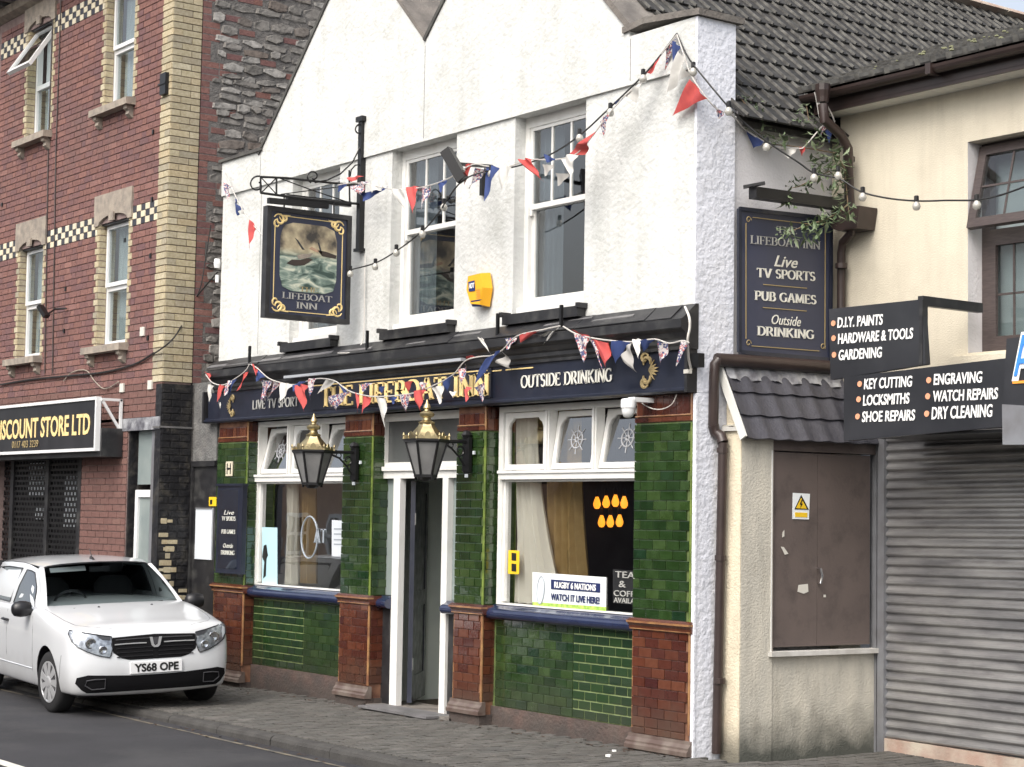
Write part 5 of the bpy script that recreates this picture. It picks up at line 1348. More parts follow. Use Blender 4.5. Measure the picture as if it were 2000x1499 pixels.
# eaves: soffit boards, fascia, gutter
EY = 1.22
m = MB(); m.box((cx0-.05, EY, 4.955), (-2, CY, 4.958)); sf = m.part('soffit', 'black_paint', crm)
x = cx0-.03
while x < -6.5:
    MB().box((x, EY+.022, 4.935), (x+.088, CY-.002, 4.952)).part('soffit_board', 'soffit_white', sf); x += .092
fx0 = -10.22
m = MB(); m.box((fx0, EY, 4.93), (-2, EY+.02, 5.09)); m.box((fx0, EY+.02, 4.94), (fx0+.02, CY+.6, 5.09)); m.part('fascia_board', 'brown_plastic', crm)
m = MB(); n = 8; pr = [(EY-.062+.058*cos(pi+pi*i/n), 5.075+.055*sin(pi+pi*i/n)) for i in range(n+1)]; pr += [(EY-.062+.052*cos(-pi*i/n), 5.075+.049*sin(-pi*i/n)) for i in range(n+1)]
for (xa, xb) in ((fx0-.05, -8.95), (-8.94, -6.8), (-6.79, -2)):
    mm = MB(); n2 = len(pr)
    # build as strips to keep it convex
    for i in range(n):
        o_, i_ = pr[i], pr[2*n+1-i]; o2, i2 = pr[i+1], pr[2*n-i]
        mm.prism([o_, o2, i2, i_], 'x', xa, xb)
    mm.part('gutter', 'brown_plastic', crm)
m = MB(); m.prism([(EY-.13, 5.01), (EY-.13, 5.09), (EY+.0, 5.09), (EY, 5.01)], 'x', -8.97, -8.92); m.part('gutter_joint', 'brown_plastic', crm)
# cream roof
PT = radians(20); e0 = Vector((0, EY-.06, 5.085)); cs = Vector((0, cos(PT), sin(PT))); cn = Vector((0, -sin(PT), cos(PT)))
m = MB(); L = 3.2
a = e0-cn*.03; b = a+cs*L
m.add([(fx0-.1-.0, a.y, a.z), (-2, a.y, a.z), (-2, b.y, b.z), (-12.2, b.y, b.z), (fx0-.1, a.y, a.z-.04), (-2, a.y, a.z-.04), (-2, b.y, b.z-.04), (-12.2, b.y, b.z-.04)], [(0, 1, 2, 3), (7, 6, 5, 4), (0, 4, 5, 1), (2, 6, 7, 3), (1, 5, 6, 2), (3, 7, 4, 0)])
crr = m.part('tiled_roof', 'roof_tile_dark', crm)
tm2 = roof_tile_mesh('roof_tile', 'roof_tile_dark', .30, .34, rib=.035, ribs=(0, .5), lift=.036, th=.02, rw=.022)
cells = []
for r in range(10):
    for c in range(32):
        x = -10.3-r*.3+c*.30
        if x > -5: continue
        p = Vector((x, 0, 0))+e0+cs*(r*.29+.31)+cn*rnd.uniform(0, .008)
        # tile local y runs down slope: from p (upper end) towards the eave
        R = Matrix(((1, 0, 0, p.x), (0, -cs.y, cn.y, p.y), (0, -cs.z, cn.z, p.z), (0, 0, 0, 1)))
        cells.append(R @ Matrix.Rotation(rnd.uniform(-.012, .012), 4, 'Z'))
queue('roof_tile', tm2, ['roof_tile_dark', 'tile_rib_lit'], crr, cells)
# moss cushions on the roof edge
m = MB()
for i in range(46):
    r = rnd.random()*1.6; p = Vector((rnd.uniform(-10.2, -7.5), 0, 0))+e0+cs*r+cn*.07; s = rnd.uniform(.008, .022)
    m.lathe([(s, 0), (s*.8, s*.5), (s*.2, s*.8)], 6, p)
o = m.part('moss', 'moss_yellow', crm); o['kind'] = 'stuff'
# downpipe bundle in the corner
def pipe(nm, pts, r, parent, m='brown_plastic', n=10, name=None):
    mb = MB(); mb.tube(pts, r, n); return mb.part(nm, m, parent, smooth=True)
dp = thing('corner_downpipe', 'dark brown downpipe with hopper between the pub side wall and cream shop', 'pipe', (-10.1, 1.3, 3))
q = [PY(1607, 205, 1.0), PY(1610, 235, 1.0), PY(1640, 262, 1.2), PY(1656, 290, 1.3), PY(1660, 420, 1.34)]
pipe('pipe', q, .04, dp); 
m = MB(); a = PY(1607, 178, 1.0); m.lathe([(.045, -.09), (.05, -.05), (.06, 0), (.06, .05)], 10, a); m.part('outlet', 'brown_plastic', dp)
q2 = [PY(1664, 440, 1.33), PY(1662, 456, 1.33), PY(1646, 474, 1.38), PY(1643, 495, 1.39), PY(1643, 600, 1.39), PY(1643, 720, 1.39)]
pipe('pipe', q2, .034, dp)
a = PY(1665, 425, 1.3); m = MB(); m.prism([(a.x-.17, a.z-.07), (a.x-.1, a.z-.1), (a.x+.1, a.z-.1), (a.x+.13, a.z+.07), (a.x-.17, a.z+.07)], 'y', 1.24, 1.44); m.part('hopper', 'brown_plastic', dp)
for (px_, py_) in ((1658, 312), (1643, 520)): MB().lathe([(.048, -.02), (.048, .02)], 10, PY(px_, py_, 1.36)).part('pipe_clip', 'brown_plastic', dp)
# ground floor of the shop, behind the signs: shutter
sh = thing('roller_shutter', 'grey steel roller shutter closed over the shop front right of the brown doors', 'shutter', (-9, 1.6, 0))
sa_ = Vector((-9.90, 1.66, 0)); sdir_ = Vector((cos(radians(-4)), sin(radians(-4)), 0)); snn = Vector((sdir_.y, -sdir_.x, 0))
ZB = .06
m = MB(); a = sa_; m.obox(a+Vector((0, 0, 1.2)), a+sdir_*.07+Vector((0, 0, 1.2)), .08, 2.6, ZUP); m.part('guide_rail', 'steel_frame', sh)
def slat_profile():
    return [(0, 0), (.012, .004), (.018, .014), (.016, .030), (.006, .042), (-.004, .052), (-.006, .064), (0, .0735)]
SLH = .0735; nS = 32
sp_ = slat_profile(); mbm = MB(); Ls = 4.6
vs = [(0, -p[0], p[1]) for p in sp_]+[(Ls, -p[0], p[1]) for p in sp_]; k = len(sp_)
mbm.add(vs, [(i, i+1, k+i+1, k+i) for i in range(k-1)]); slm = mbm.mesh('shutter_slat', 'steel_shutter', smooth=False)
R0 = Matrix(((sdir_.x, -sdir_.y, 0, 0), (sdir_.y, sdir_.x, 0, 0), (0, 0, 1, 0), (0, 0, 0, 1)))
for i in range(nS):
    inst('shutter_slat', slm, sh, Matrix.Translation(sa_+sdir_*.07+Vector((0, 0, ZB+i*SLH+rnd.uniform(-.0008, .0008)))) @ R0 @ Matrix.Rotation(-.012, 4, 'Y'))
m = MB(); a = sa_+sdir_*.06; m.obox(a+Vector((0, .05, 1.3)), a+sdir_*4.6+Vector((0, .05, 1.3)), .02, 2.7, ZUP); m.part('backing', 'steel_frame', sh)
m = MB(); a = sa_+sdir_*.0-snn*.0; 
pts = [sa_+sdir_*.03-Vector((0, .03, 0)), sa_+sdir_*4.7-Vector((0, .03, 0)), sa_+sdir_*4.7+Vector((0, .1, 0)), sa_+sdir_*.03+Vector((0, .1, 0))]
m.slab([p+Vector((0, 0, -.1)) for p in pts], (0, 0, ZB+.098)); m.part('threshold', 'threshold_stone', sh)
m = MB(); m.box((-9.97, 1.68, 2.3), (-2, 1.72, 2.9)); m.box((-9.96, 1.9, -.1), (-2, 2, 2.9)); m.part('shop_wall', 'black_paint', crm)
# ------- annex with brown doors
ax = thing('brown_door_annex', 'small rendered annex with lean-to tiled roof and brown boarded doors between pub and shop', 'building', (-9.97, .9, -.05))
ang = radians(-3.44); AO = Vector((-9.975+.0, .9, 0)); ad = Vector((sin(-ang), cos(ang), 0)); an = Vector((cos(ang), -sin(-ang)*1.0, 0)); an = Vector((ad.y, -ad.x, 0))
def AP(t, z, o=0.0):   # t along depth (y), o outward (+x)
    return AO+ad*(t-.9)+an*o+Vector((0, 0, z))
def aslab(mb, t0, t1, z0, z1, o0, o1):
    vs = [AP(t0, z0, o0), AP(t1, z0, o0), AP(t1, z1, o0), AP(t0, z1, o0), AP(t0, z0, o1), AP(t1, z0, o1), AP(t1, z1, o1), AP(t0, z1, o1)]
    mb.add(vs, [(0, 1, 2, 3), (7, 6, 5, 4), (0, 4, 5, 1), (1, 5, 6, 2), (2, 6, 7, 3), (3, 7, 4, 0)])
T0, T1 = .265, 1.66
DT0, DT1, DZ0, DZ1 = .575, 1.60, .74, 2.245
m = MB(); aslab(m, T0+.002, DT0, -.1, 2.42, -.1, 0); aslab(m, DT0, T1, -.1, DZ0-.04, -.1, -.012); aslab(m, T0, T0+.1, 2.42, 2.43, -.25, 0); m.part('side_wall', 'render_annex_side_shaded', ax)
m = MB(); m.box((-10.215, T0-.005, -.1), (AP(T0, 0).x-.002, T0+.06, 2.38)); m.part('front_pillar', 'render_annex_front_lit', ax)
m = MB(); m.prism([(-10.2, 2.38), (-9.99, 2.38), (-9.99, 2.40), (-10.2, 2.42)], 'y', T0-.03, T0+.3); m.part('pillar_cap', 'concrete_sill', ax)
m = MB(); m.prism([(-10.21, 2.42), (-9.99, 2.42), (-10.21, 2.82)], 'y', T0+.03, T0+.06); m.part('gable_infill', 'render_annex_front_lit', ax)
# doors
for (a, b) in ((DT0+.01, (DT0+DT1)/2-.05), ((DT0+DT1)/2-.046, DT1-.01)):
    m = MB(); aslab(m, a, b, DZ0+.03, DZ1-.01, -.06, -.02); m.part('door_panel', 'brown_door', ax)
m = MB(); aslab(m, DT0-.0, DT1+.04, DZ1, DZ1+.12, -.08, .0); aslab(m, DT0-.006, DT0+.012, DZ0, DZ1, -.08, -.003); m.part('door_frame', 'brown_door', ax)
m = MB(); aslab(m, DT0-.04, DT1+.06, DZ0-.035, DZ0-.0, -.06, .045); m.part('door_sill', 'concrete_sill', ax)
m = MB(); aslab(m, DT0-.018, DT0-.008, DZ0, DZ1, -.02, .003); m.part('edge_strip', 'white_paint', ax)
m = MB(); aslab(m, T1-.03, T1+.0, -.1, 2.35, -.06, .01); m.part('corner_post', 'steel_frame', ax)
def APx(px, py, o=0.0):   # pixel -> point on the annex side plane pushed out by o
    p0 = AO+an*o; r = ray(px, py); return CAM+r*((p0-CAM).dot(an)/r.dot(an))
hq = [APx(1597, 1110, -.015), APx(1603, 1112, .03), APx(1606, 1125, .035), APx(1603, 1139, .03), APx(1599, 1141, -.015)]
m = MB(); m.tube(hq, .009, 8); m.part('handle', 'chrome', ax, smooth=True)
def asheet(nm, label, cat, pxs, m, o=-.014, parent=None, th=.004):
    pts = [APx(a, b, o) for a, b in pxs]; mb = MB(); mb.slab(pts, an*-th)
    if parent: return mb.part(nm, m, parent)
    r = thing(nm, label, cat, pts[0]); mb.part('sheet', m, r); return r
es = asheet('hazard_sign', 'white and yellow electricity warning sign on the brown door', 'sign', [(1549, 963), (1582, 965), (1580, 1015), (1548, 1014)], 'poster_white', -.013)
asheet('yellow_band', '', '', [(1553, 1001), (1577, 1002), (1577, 1011), (1553, 1010)], 'sticker_yellow', -.010, es, .002)
asheet('triangle', '', '', [(1565, 967), (1580, 996), (1552, 995)], 'plate_black', -.010, es, .002)
asheet('triangle', '', '', [(1565, 973), (1576, 994), (1555, 993)], 'sticker_yellow', -.008, es, .002)
asheet('lightning_bolt', '', '', [(1566, 976), (1562, 986), (1565, 986), (1563, 993), (1568, 984), (1565, 984), (1568, 977)], 'plate_black', -.006, es, .002)
for pxs in ([(1525, 1068), (1531, 1069), (1540, 1082), (1533, 1084)], [(1560, 1143), (1578, 1141), (1579, 1156), (1570, 1160), (1558, 1156)], [(1529, 1040), (1532, 1036), (1532, 1048), (1528, 1050)], [(1609, 1162), (1613, 1162), (1613, 1167), (1609, 1167)]):
    asheet('torn_paper', '', '', pxs, 'sticker_pale', -.014, ax, .003)
# lean-to roof of three tile courses
top = AP(0, 2.865, -.21); 
lt0 = .22; zt_, ot_ = 2.87, -.215; ze_, oe_ = 2.335, .06
sl = Vector((oe_-ot_, 0, ze_-zt_)); SL = sl.length
def LP(t, s, up_=0.0):
    o = ot_+(oe_-ot_)*s; z = zt_+(ze_-zt_)*s; nx = -(ze_-zt_)/SL; nz = (oe_-ot_)/SL
    return AP(t, z+nz*up_, o+nx*up_)
m = MB(); m.add([LP(lt0+.02, 0, -.012), LP(1.7, 0, -.012), LP(1.7, 1, -.012), LP(lt0+.02, 1, -.012), LP(lt0+.02, 0, -.03), LP(1.7, 0, -.03), LP(1.7, 1, -.03), LP(lt0+.02, 1, -.03)], [(0, 1, 2, 3), (7, 6, 5, 4), (0, 4, 5, 1), (2, 6, 7, 3), (1, 5, 6, 2), (3, 7, 4, 0)]); lr = m.part('lean_to_roof', 'annex_tile', ax)
def lean_tile():
    mb = MB(); n = 14; W = .2; vs = []
    pr = [(W*i/n, .016*(cos(2*pi*i/n)*.5+.5)**1.4) for i in range(n+1)]
    L_ = .235
    for yy, dz in ((0, 0), (L_, .022)): vs += [(x, yy, z+dz) for x, z in pr]
    vs += [(x, L_, z+.022-.014) for x, z in pr]; k = n+1
    mb.add(vs, [(i, i+1, k+i+1, k+i) for i in range(n)]+[(k+i, k+i+1, 2*k+i+1, 2*k+i) for i in range(n)]); return mb.mesh('roof_tile', 'annex_tile', smooth=True)
ltm = lean_tile()
for r in range(3):
    for c in range(6):
        t = lt0+.02+c*.2; s0 = r*.2/SL-.01
        p = LP(t, s0, .0+.001*r); dn = (LP(t, 1)-LP(t, 0)).normalized(); nn_ = dn.cross(ad)
        if nn_.z < 0: nn_ = -nn_
        R = Matrix(((ad.x, dn.x, nn_.x, p.x), (ad.y, dn.y, nn_.y, p.y), (ad.z, dn.z, nn_.z, p.z), (0, 0, 0, 1)))
        inst('roof_tile', ltm, lr, R @ Matrix.Rotation(rnd.uniform(-.01, .01), 4, 'Z'))
m = MB(); n = 18
for i in range(n):
    t = lt0+.03+1.25*i/n; t2 = lt0+.03+1.25*(i+1)/n; w1 = .022+.012*sin(i*2.1)
    m.quad(LP(t, -.02, .03), LP(t2, -.02, .03), LP(t2, .2+.02*sin(i), .022+.012*sin((i+1)*2.1)), LP(t, .2+.02*sin(i-1), w1))
m.part('lead_flashing', 'lead_flashing', lr, smooth=True)
m = MB(); m.add([LP(lt0, -.02, .02), LP(lt0, 1.02, .03), LP(lt0, 1.02, -.035), LP(lt0, -.02, -.05), LP(lt0+.02, -.02, .02), LP(lt0+.02, 1.02, .03), LP(lt0+.02, 1.02, -.035), LP(lt0+.02, -.02, -.05)], [(0, 1, 2, 3), (7, 6, 5, 4), (0, 4, 5, 1), (2, 6, 7, 3), (1, 5, 6, 2), (3, 7, 4, 0)]); m.part('verge_board', 'soffit_white', ax)
# brown gutter over the lean-to and its downpipe
gp = thing('brown_gutter_pipe', 'brown plastic gutter above the lean-to tiles with a downpipe dropping beside the pub corner', 'pipe', (-10.16, .2, 2.9))
a, b = APx(1400, 703, -.17), APx(1625, 718, -.17)
m = MB(); m.tube([a, b], .052, 10); m.part('gutter', 'brown_plastic', gp, smooth=True)
def PYp(px, py, y): return PY(px, py, y)
q = [a+Vector((0, .02, 0)), PY(1396, 712, .16), PY(1395, 735, .16), PY(1393, 830, .16), PY(1397, 845, .18), PY(1408, 852, .2), PY(1412, 865, .2), PY(1407, 1100, .2), PY(1403, 1300, .2), PY(1399, 1472, .2)]
m = MB(); m.tube(q[:5], .04, 10); m.tube(q[3:7], .043, 10); m.tube(q[6:], .036, 10); m.part('downpipe', 'brown_plastic', gp, smooth=True)
for (px_, py_) in ((1407, 1090), (1411, 880), (1405, 1330)): MB().lathe([(.044, -.02), (.044, .02)], 10, PY(px_, py_, .2)).part('pipe_clip', 'brown_plastic', gp)

# ================================================================== SIGNS ON THE SHOP
def board(nm, label, pxs, y, m, th, holder='panel'):
    pts = [PY(a, b, y) for a, b in pxs]; r = thing(nm, label, 'sign', pts[-1]); mb = MB(); mb.slab(pts, (0, th, 0)); mb.part(holder, m, r); return r
SGY = .77
s1 = board('services_sign', 'long charcoal sign listing key cutting, locksmiths and dry cleaning above the shutter', [(1648, 737), (1965, 700), (1957, 834), (1648, 862)], SGY, 'sign_charcoal', .05)
s2 = board('hardware_sign', 'charcoal sign listing D.I.Y. paints, hardware and gardening, with bracket arm', [(1619, 604), (1800, 585), (1808, 712), (1622, 742)], SGY+.02, 'sign_charcoal', .05)
mb = MB(); tA, tB = PY(1798, 588, SGY+.03), PY(1868, 596, CY-.01); mb.obox(tA, Vector((tA.x, CY, tA.z)), .05, .07); mb.part('bracket_arm', 'black_paint', s2)
mb = MB(); p = PY(1800, 600, SGY+.02); mb.box((p.x-.02, SGY+.015, PY(1806, 712, SGY).z), (p.x+.01, SGY+.075, PY(1800, 584, SGY).z)); mb.part('edge_frame', 'black_paint', s2)
def rowtext(par, y, dot, a, b, body, h):
    d = PY(dot[0], dot[1], y-.004); mb = MB(); n = 12; mb.slab([(d.x+.022*cos(2*pi*i/n), y-.006, d.z+.022*sin(2*pi*i/n)) for i in range(n)], (0, .004, 0)); mb.part('bullet_dot', 'sign_dot', par)
    lettering(body, PY(a[0], a[1], y-.002), PY(b[0], b[1], y-.002), ZUP, h, 'lettering_white', par, bold=.018, shear=.25)
rowtext(s2, SGY+.02, (1627.5, 632), (1636, 640.5), (1724, 634), 'D.I.Y. PAINTS', .076)
rowtext(s2, SGY+.02, (1628, 661), (1637, 672), (1783, 661), 'HARDWARE & TOOLS', .076)
rowtext(s2, SGY+.02, (1629, 693.5), (1638, 704), (1722, 698), 'GARDENING', .076)
rowtext(s1, SGY, (1679, 750.5), (1688, 760.5), (1781, 755), 'KEY CUTTING', .076)
rowtext(s1, SGY, (1677, 780.5), (1686, 792.5), (1776, 788), 'LOCKSMITHS', .076)
rowtext(s1, SGY, (1675, 814), (1684, 824.5), (1787, 821), 'SHOE REPAIRS', .076)
rowtext(s1, SGY, (1814, 743), (1824, 752), (1918, 747), 'ENGRAVING', .076)
rowtext(s1, SGY, (1812, 774.5), (1822, 785), (1949, 779), 'WATCH REPAIRS', .076)
rowtext(s1, SGY, (1810, 808.5), (1820, 819), (1938, 814), 'DRY CLEANING', .085)
s3 = board('name_sign', 'dark sign with a large blue letter A outlined in white at the right edge', [(1966, 662), (2120, 642), (2120, 800), (1958, 800)], SGY-.06, 'sign_charcoal', .05)
lettering('A', PY(1977, 738, SGY-.064), PY(2024, 735, SGY-.064), ZUP, .30, 'lettering_white', s3, bold=.06, thick=.006)
lettering('A', PY(1981, 735, SGY-.07), PY(2020, 732, SGY-.07), ZUP, .27, 'sign_blue', s3, bold=.0, thick=.008)
mb = MB(); mb.slab([PY(1978, 745, SGY-.064), PY(2100, 737, SGY-.064), PY(2100, 743, SGY-.064), PY(1978, 750, SGY-.064)], (0, -.004, 0)); mb.part('underline', 'sign_orange', s3)
pb_ = board('grey_lower_panel', 'plain grey panel below the blue lettered sign at the right edge', [(1957, 790), (2120, 800), (2120, 868), (1958, 869)], SGY-.07, 'steel_frame', .4, 'panel')  # plain grey slab below the lettered sign
mb = MB(); mb.box((PY(1660, 850, SGY+.05).x, SGY+.05, 2.34), (-5, 1.66, 2.36)); mb.part('soffit_panel', 'black_paint', s1)

# side board of the pub
sb = thing('pub_side_board', 'tall navy board with white lettering Live TV Sports, Pub Games, on the pub side wall', 'sign', (-10.15, .9, 3))
def S(px, py, o=0.0):
    pp = Vector((-10.165, .9, 0)); r = ray(px, py); nn = an; p0 = pp+nn*o; return CAM+r*((p0-CAM).dot(nn)/r.dot(nn))
m = MB(); m.slab([S(1444, 408), S(1623, 428), S(1621, 703), S(1444, 688)], an*-.03); m.part('panel', 'side_board_navy', sb)
m = MB()
for a, b in (((1444, 408), (1623, 428)), ((1623, 428), (1621, 703)), ((1621, 703), (1444, 688)), ((1444, 688), (1444, 408))): m.obox(S(*a, .002), S(*b, .002), .022, .03)
m.part('frame', 'navy_paint', sb)
m = MB()
for a, b in (((1457, 436), (1457, 662)), ((1612, 442), (1611, 682)), ((1470, 425), (1600, 440)), ((1468, 676), (1600, 686)), ((1491, 556), (1576, 563.5)), ((1490, 601), (1575, 608))): m.obox(S(*a, .004), S(*b, .004), .005, .006)
m.part('gold_line', 'old_gold_paint', sb)
m = MB()
for (cx, cy) in ((1462, 430), (1462, 671), (1607, 678), (1607, 437)):
    c = S(cx, cy, .005); pts = [c+ad*(.028*(1-i/14)*cos(i*.6))+Vector((0, 0, .03*(1-i/14)*sin(i*.6))) for i in range(12)]; m.tube(pts, .004, 4)
m.part('corner_scroll', 'old_gold_paint', sb)
def ST(body, a, b, h, kind='serif', mt='lettering_cream', **kw): lettering(body, S(*a, .004), S(*b, .004), ZUP, h, mt, sb, kind, **kw)
ST('THE', (1517, 455), (1556, 458), .052, mt='lettering_grey')
ST('LIFEBOAT INN', (1465, 476), (1602, 488), .064, mt='lettering_grey')
ST('Live', (1512, 520), (1555, 524), .085, 'sans', shear=.8, bold=.01)
ST('TV SPORTS', (1478, 541.5), (1592, 549.5), .070, bold=1)
ST('PUB GAMES', (1473, 586), (1594, 595), .070, bold=1)
ST('Outside', (1505, 633), (1562, 638), .075, 'sans', shear=.8)
ST('DRINKING', (1478, 655), (1590, 663), .070, bold=1)
# trough light over the side board
tr_ = thing('side_board_light', 'black trough light projecting over the navy board on the pub side wall', 'light', S(1550, 385))
m = MB(); m.obox(S(1470, 377, .16), S(1652, 402, .16), .09, .085); m.part('housing', 'black_iron', tr_)
m = MB(); m.obox(S(1452, 366, .12), S(1494, 358, .22), .06, .02); m.part('end_bracket', 'black_iron', tr_)
m = MB(); m.obox(S(1640, 380, .0), S(1640, 395, .16), .03, .02); m.obox(S(1480, 372, .0), S(1480, 378, .16), .03, .02); m.part('arm', 'black_iron', tr_)
# ================================================================== HANGING SIGN
HX = -15.0
br = thing('sign_bracket', 'black wrought iron bracket post and scrolled arm carrying the hanging inn sign', 'bracket', (HX, -.03, 4.8))
MB().box((HX-.03, -.045, 4.24), (HX+.03, .012, 5.50)).box((HX-.06, -.06, 5.48), (HX+.06, .01, 5.53)).box((HX-.055, -.055, 4.22), (HX+.055, .01, 4.25)).part('post', 'black_iron', br)
def hx(pxs, r, nm='scroll', n=6):
    m = MB(); m.tube([PX(a, b, HX) for a, b in pxs], r, n); return m.part(nm, 'black_iron', br, smooth=True)
hx([(509, 346), (560, 348), (640, 357), (700, 362), (706, 362)], .011, 'arm_bar')
hx([(509, 377), (545, 382), (600, 389), (680, 397), (706, 399)], .012, 'arm_bar')
hx([(509, 346), (509, 377)], .009, 'arm_bar'); hx([(540, 347), (540, 381)], .009, 'arm_bar')
hx([(510, 347), (540, 380)], .006, 'cross_bar'); hx([(540, 348), (510, 377)], .006, 'cross_bar')
hx([(545, 348), (610, 372), (682, 396)], .006, 'cross_bar'); hx([(548, 380), (610, 372), (690, 362)], .005, 'cross_bar')
hx([(682, 333), (683, 397)], .009, 'arm_bar')
def spiral(cx, cy, r0, a0, a1, nm='scroll', r=.008, dec=.75, n=18):
    pts = []
    for i in range(n+1):
        t = i/n; rr = r0*(1-dec*t); a = radians(a0+(a1-a0)*t); pts.append((cx+rr*cos(a), cy-rr*sin(a)))
    hx(pts, r, nm)
spiral(503, 361, 17, 75, 420, dec=.7); spiral(612, 345, 13, 250, -120, dec=.65); spiral(703, 254, 11, 70, 400, dec=.6)
hx([(615, 357), (640, 352), (665, 340), (688, 318), (705, 285), (711, 258)], .008)
m = MB(); c = PX(695, 348, HX); 
hx([(684, 345), (686, 332), (694, 323), (704, 322), (711, 332), (712, 345)], .007)
m = MB(); m.tube([PX(555, 380, HX), PX(555, 405, HX)], .008, 6); m.tube([PX(652, 392, HX), PX(652, 418, HX)], .008, 6); m.part('hanger', 'black_iron', br)
m = MB(); m.tube([PX(706, 398, HX)+Vector((0, .02, 0)), PX(708, 430, HX), PX(716, 425, HX+.05), PX(713, 500, HX+.02)], .006, 5); m.part('cable', 'cable_white', br)
hl = thing('sign_trough_light', 'pair of black tube lights above the hanging inn sign', 'light', PX(600, 395, HX))
m = MB(); m.obox(PX(524, 392, HX+.14), PX(640, 403, HX+.14), .05, .05); m.obox(PX(560, 385, HX-.12), PX(684, 400, HX-.12), .05, .05); m.part('housing', 'black_iron', hl)
m = MB(); m.obox(PX(600, 398, HX-.12), PX(600, 398, HX+.14), .02, .02); m.part('arm', 'black_iron', hl)
hs = thing('hanging_sign', 'navy hanging pub sign with gold scroll corners and a painted ship in a storm', 'sign', (HX, -.58, 3.5))
A_, B_, C_, D_ = PX(522, 404, HX+.03), PX(688, 420, HX+.03), PX(681, 630, HX+.03), PX(516, 624, HX+.03)
ya, yb2, za, zb = (A_.y+D_.y)/2, (B_.y+C_.y)/2, (C_.z+D_.z)/2, (A_.z+B_.z)/2
XS = HX+.03
MB().box((HX-.03, ya+.02, za+.02), (HX+.02, yb2-.02, zb-.02)).part('panel', 'side_board_navy', hs)
m = MB()
for p, q in (((HX-.045, ya, za), (HX+.04, ya+.045, zb)), ((HX-.045, yb2-.045, za), (HX+.04, yb2, zb)), ((HX-.045, ya+.045, za), (HX+.04, yb2-.045, za+.045)), ((HX-.045, ya+.045, zb-.045), (HX+.04, yb2-.045, zb))): m.box(p, q)
m.part('frame', 'black_paint', hs)
W = yb2-ya; Hh = zb-za
def sgn(u, v, o=.022): return Vector((HX+o, ya+u*W, za+v*Hh))
m = MB(); 
for a, b in (((.10, .14), (.10, .86)), ((.90, .14), (.90, .86)), ((.2, .925), (.8, .925)), ((.2, .072), (.8, .072))): m.obox(sgn(*a), sgn(*b), .006, .007)
m.part('gold_line', 'gold_paint', hs)
for (u, v, su, sv) in ((.15, .885, 1, -1), (.85, .885, -1, -1), (.15, .115, 1, 1), (.85, .115, -1, 1)):
    m = MB()
    def crl(du, dv, r, a0, a1, w=.011):
        pts = []
        for i in range(14):
            t = i/13; rr = r*(1-.65*t); a = radians(a0+(a1-a0)*t); pts.append(sgn(u, v)+Vector((0, su*(du+rr*cos(a)), -sv*(dv+rr*sin(a))*-1)))
        m.tube(pts, [w*(.45+.8*sin(pi*i/13)) for i in range(14)], 5)
    crl(0, 0, .06, 200, 560); crl(.05, -.03, .05, 180, -60, .009); crl(-.02, .04, .045, 270, 20, .008)
    m.slab([sgn(u, v)+Vector((0, su*.03, sv*-.05)), sgn(u, v)+Vector((0, su*.12, -sv*.055)), sgn(u, v)+Vector((0, su*.06, -sv*.025))], (.004, 0, 0))
    m.part('corner_scroll', 'gold_paint', hs)
m = MB(); n = 24; pts = []
for i in range(n):
    a = 2*pi*i/n; cu, cv = cos(a), sin(a); k = (abs(cu)**6+abs(cv)**6)**(-1/6)
    pts.append(sgn(.5+.335*cu*k, .565+.31*cv*k))
m.slab(pts, (.003, 0, 0)); m.part('painting', 'sea_painting', hs)
def blob(pp, mt, nm='painted_boat'):
    m = MB(); m.slab([sgn(*p, .0255) for p in pp], (.002, 0, 0)); m.part(nm, mt, hs)
blob([(.24, .50), (.33, .485), (.45, .50), (.55, .56), (.5, .57), (.4, .545), (.3, .54)], 'interior_wood')
blob([(.38, .55), (.45, .56), (.52, .58), (.55, .62), (.48, .605), (.42, .60), (.36, .58)], 'sandstone')
blob([(.66, .60), (.82, .59), (.83, .62), (.70, .645), (.6, .65)], 'interior_wood')
blob([(.42, .64), (.45, .64), (.37, .72), (.33, .74)], 'interior_dark', 'painted_mast'); blob([(.64, .62), (.66, .62), (.62, .72), (.6, .72)], 'interior_dark', 'painted_mast'); blob([(.5, .655), (.6, .63), (.64, .64), (.53, .675)], 'opp_brick')
lettering('THE', sgn(.40, .262), sgn(.62, .262), ZUP, .045, 'old_gold_paint', hs, 'serif')
lettering('LIFEBOAT', sgn(.20, .185), sgn(.79, .185), ZUP, .06, 'lettering_grey', hs, 'serif')
lettering('INN', sgn(.37, .105), sgn(.62, .105), ZUP, .062, 'lettering_grey', hs, 'serif')

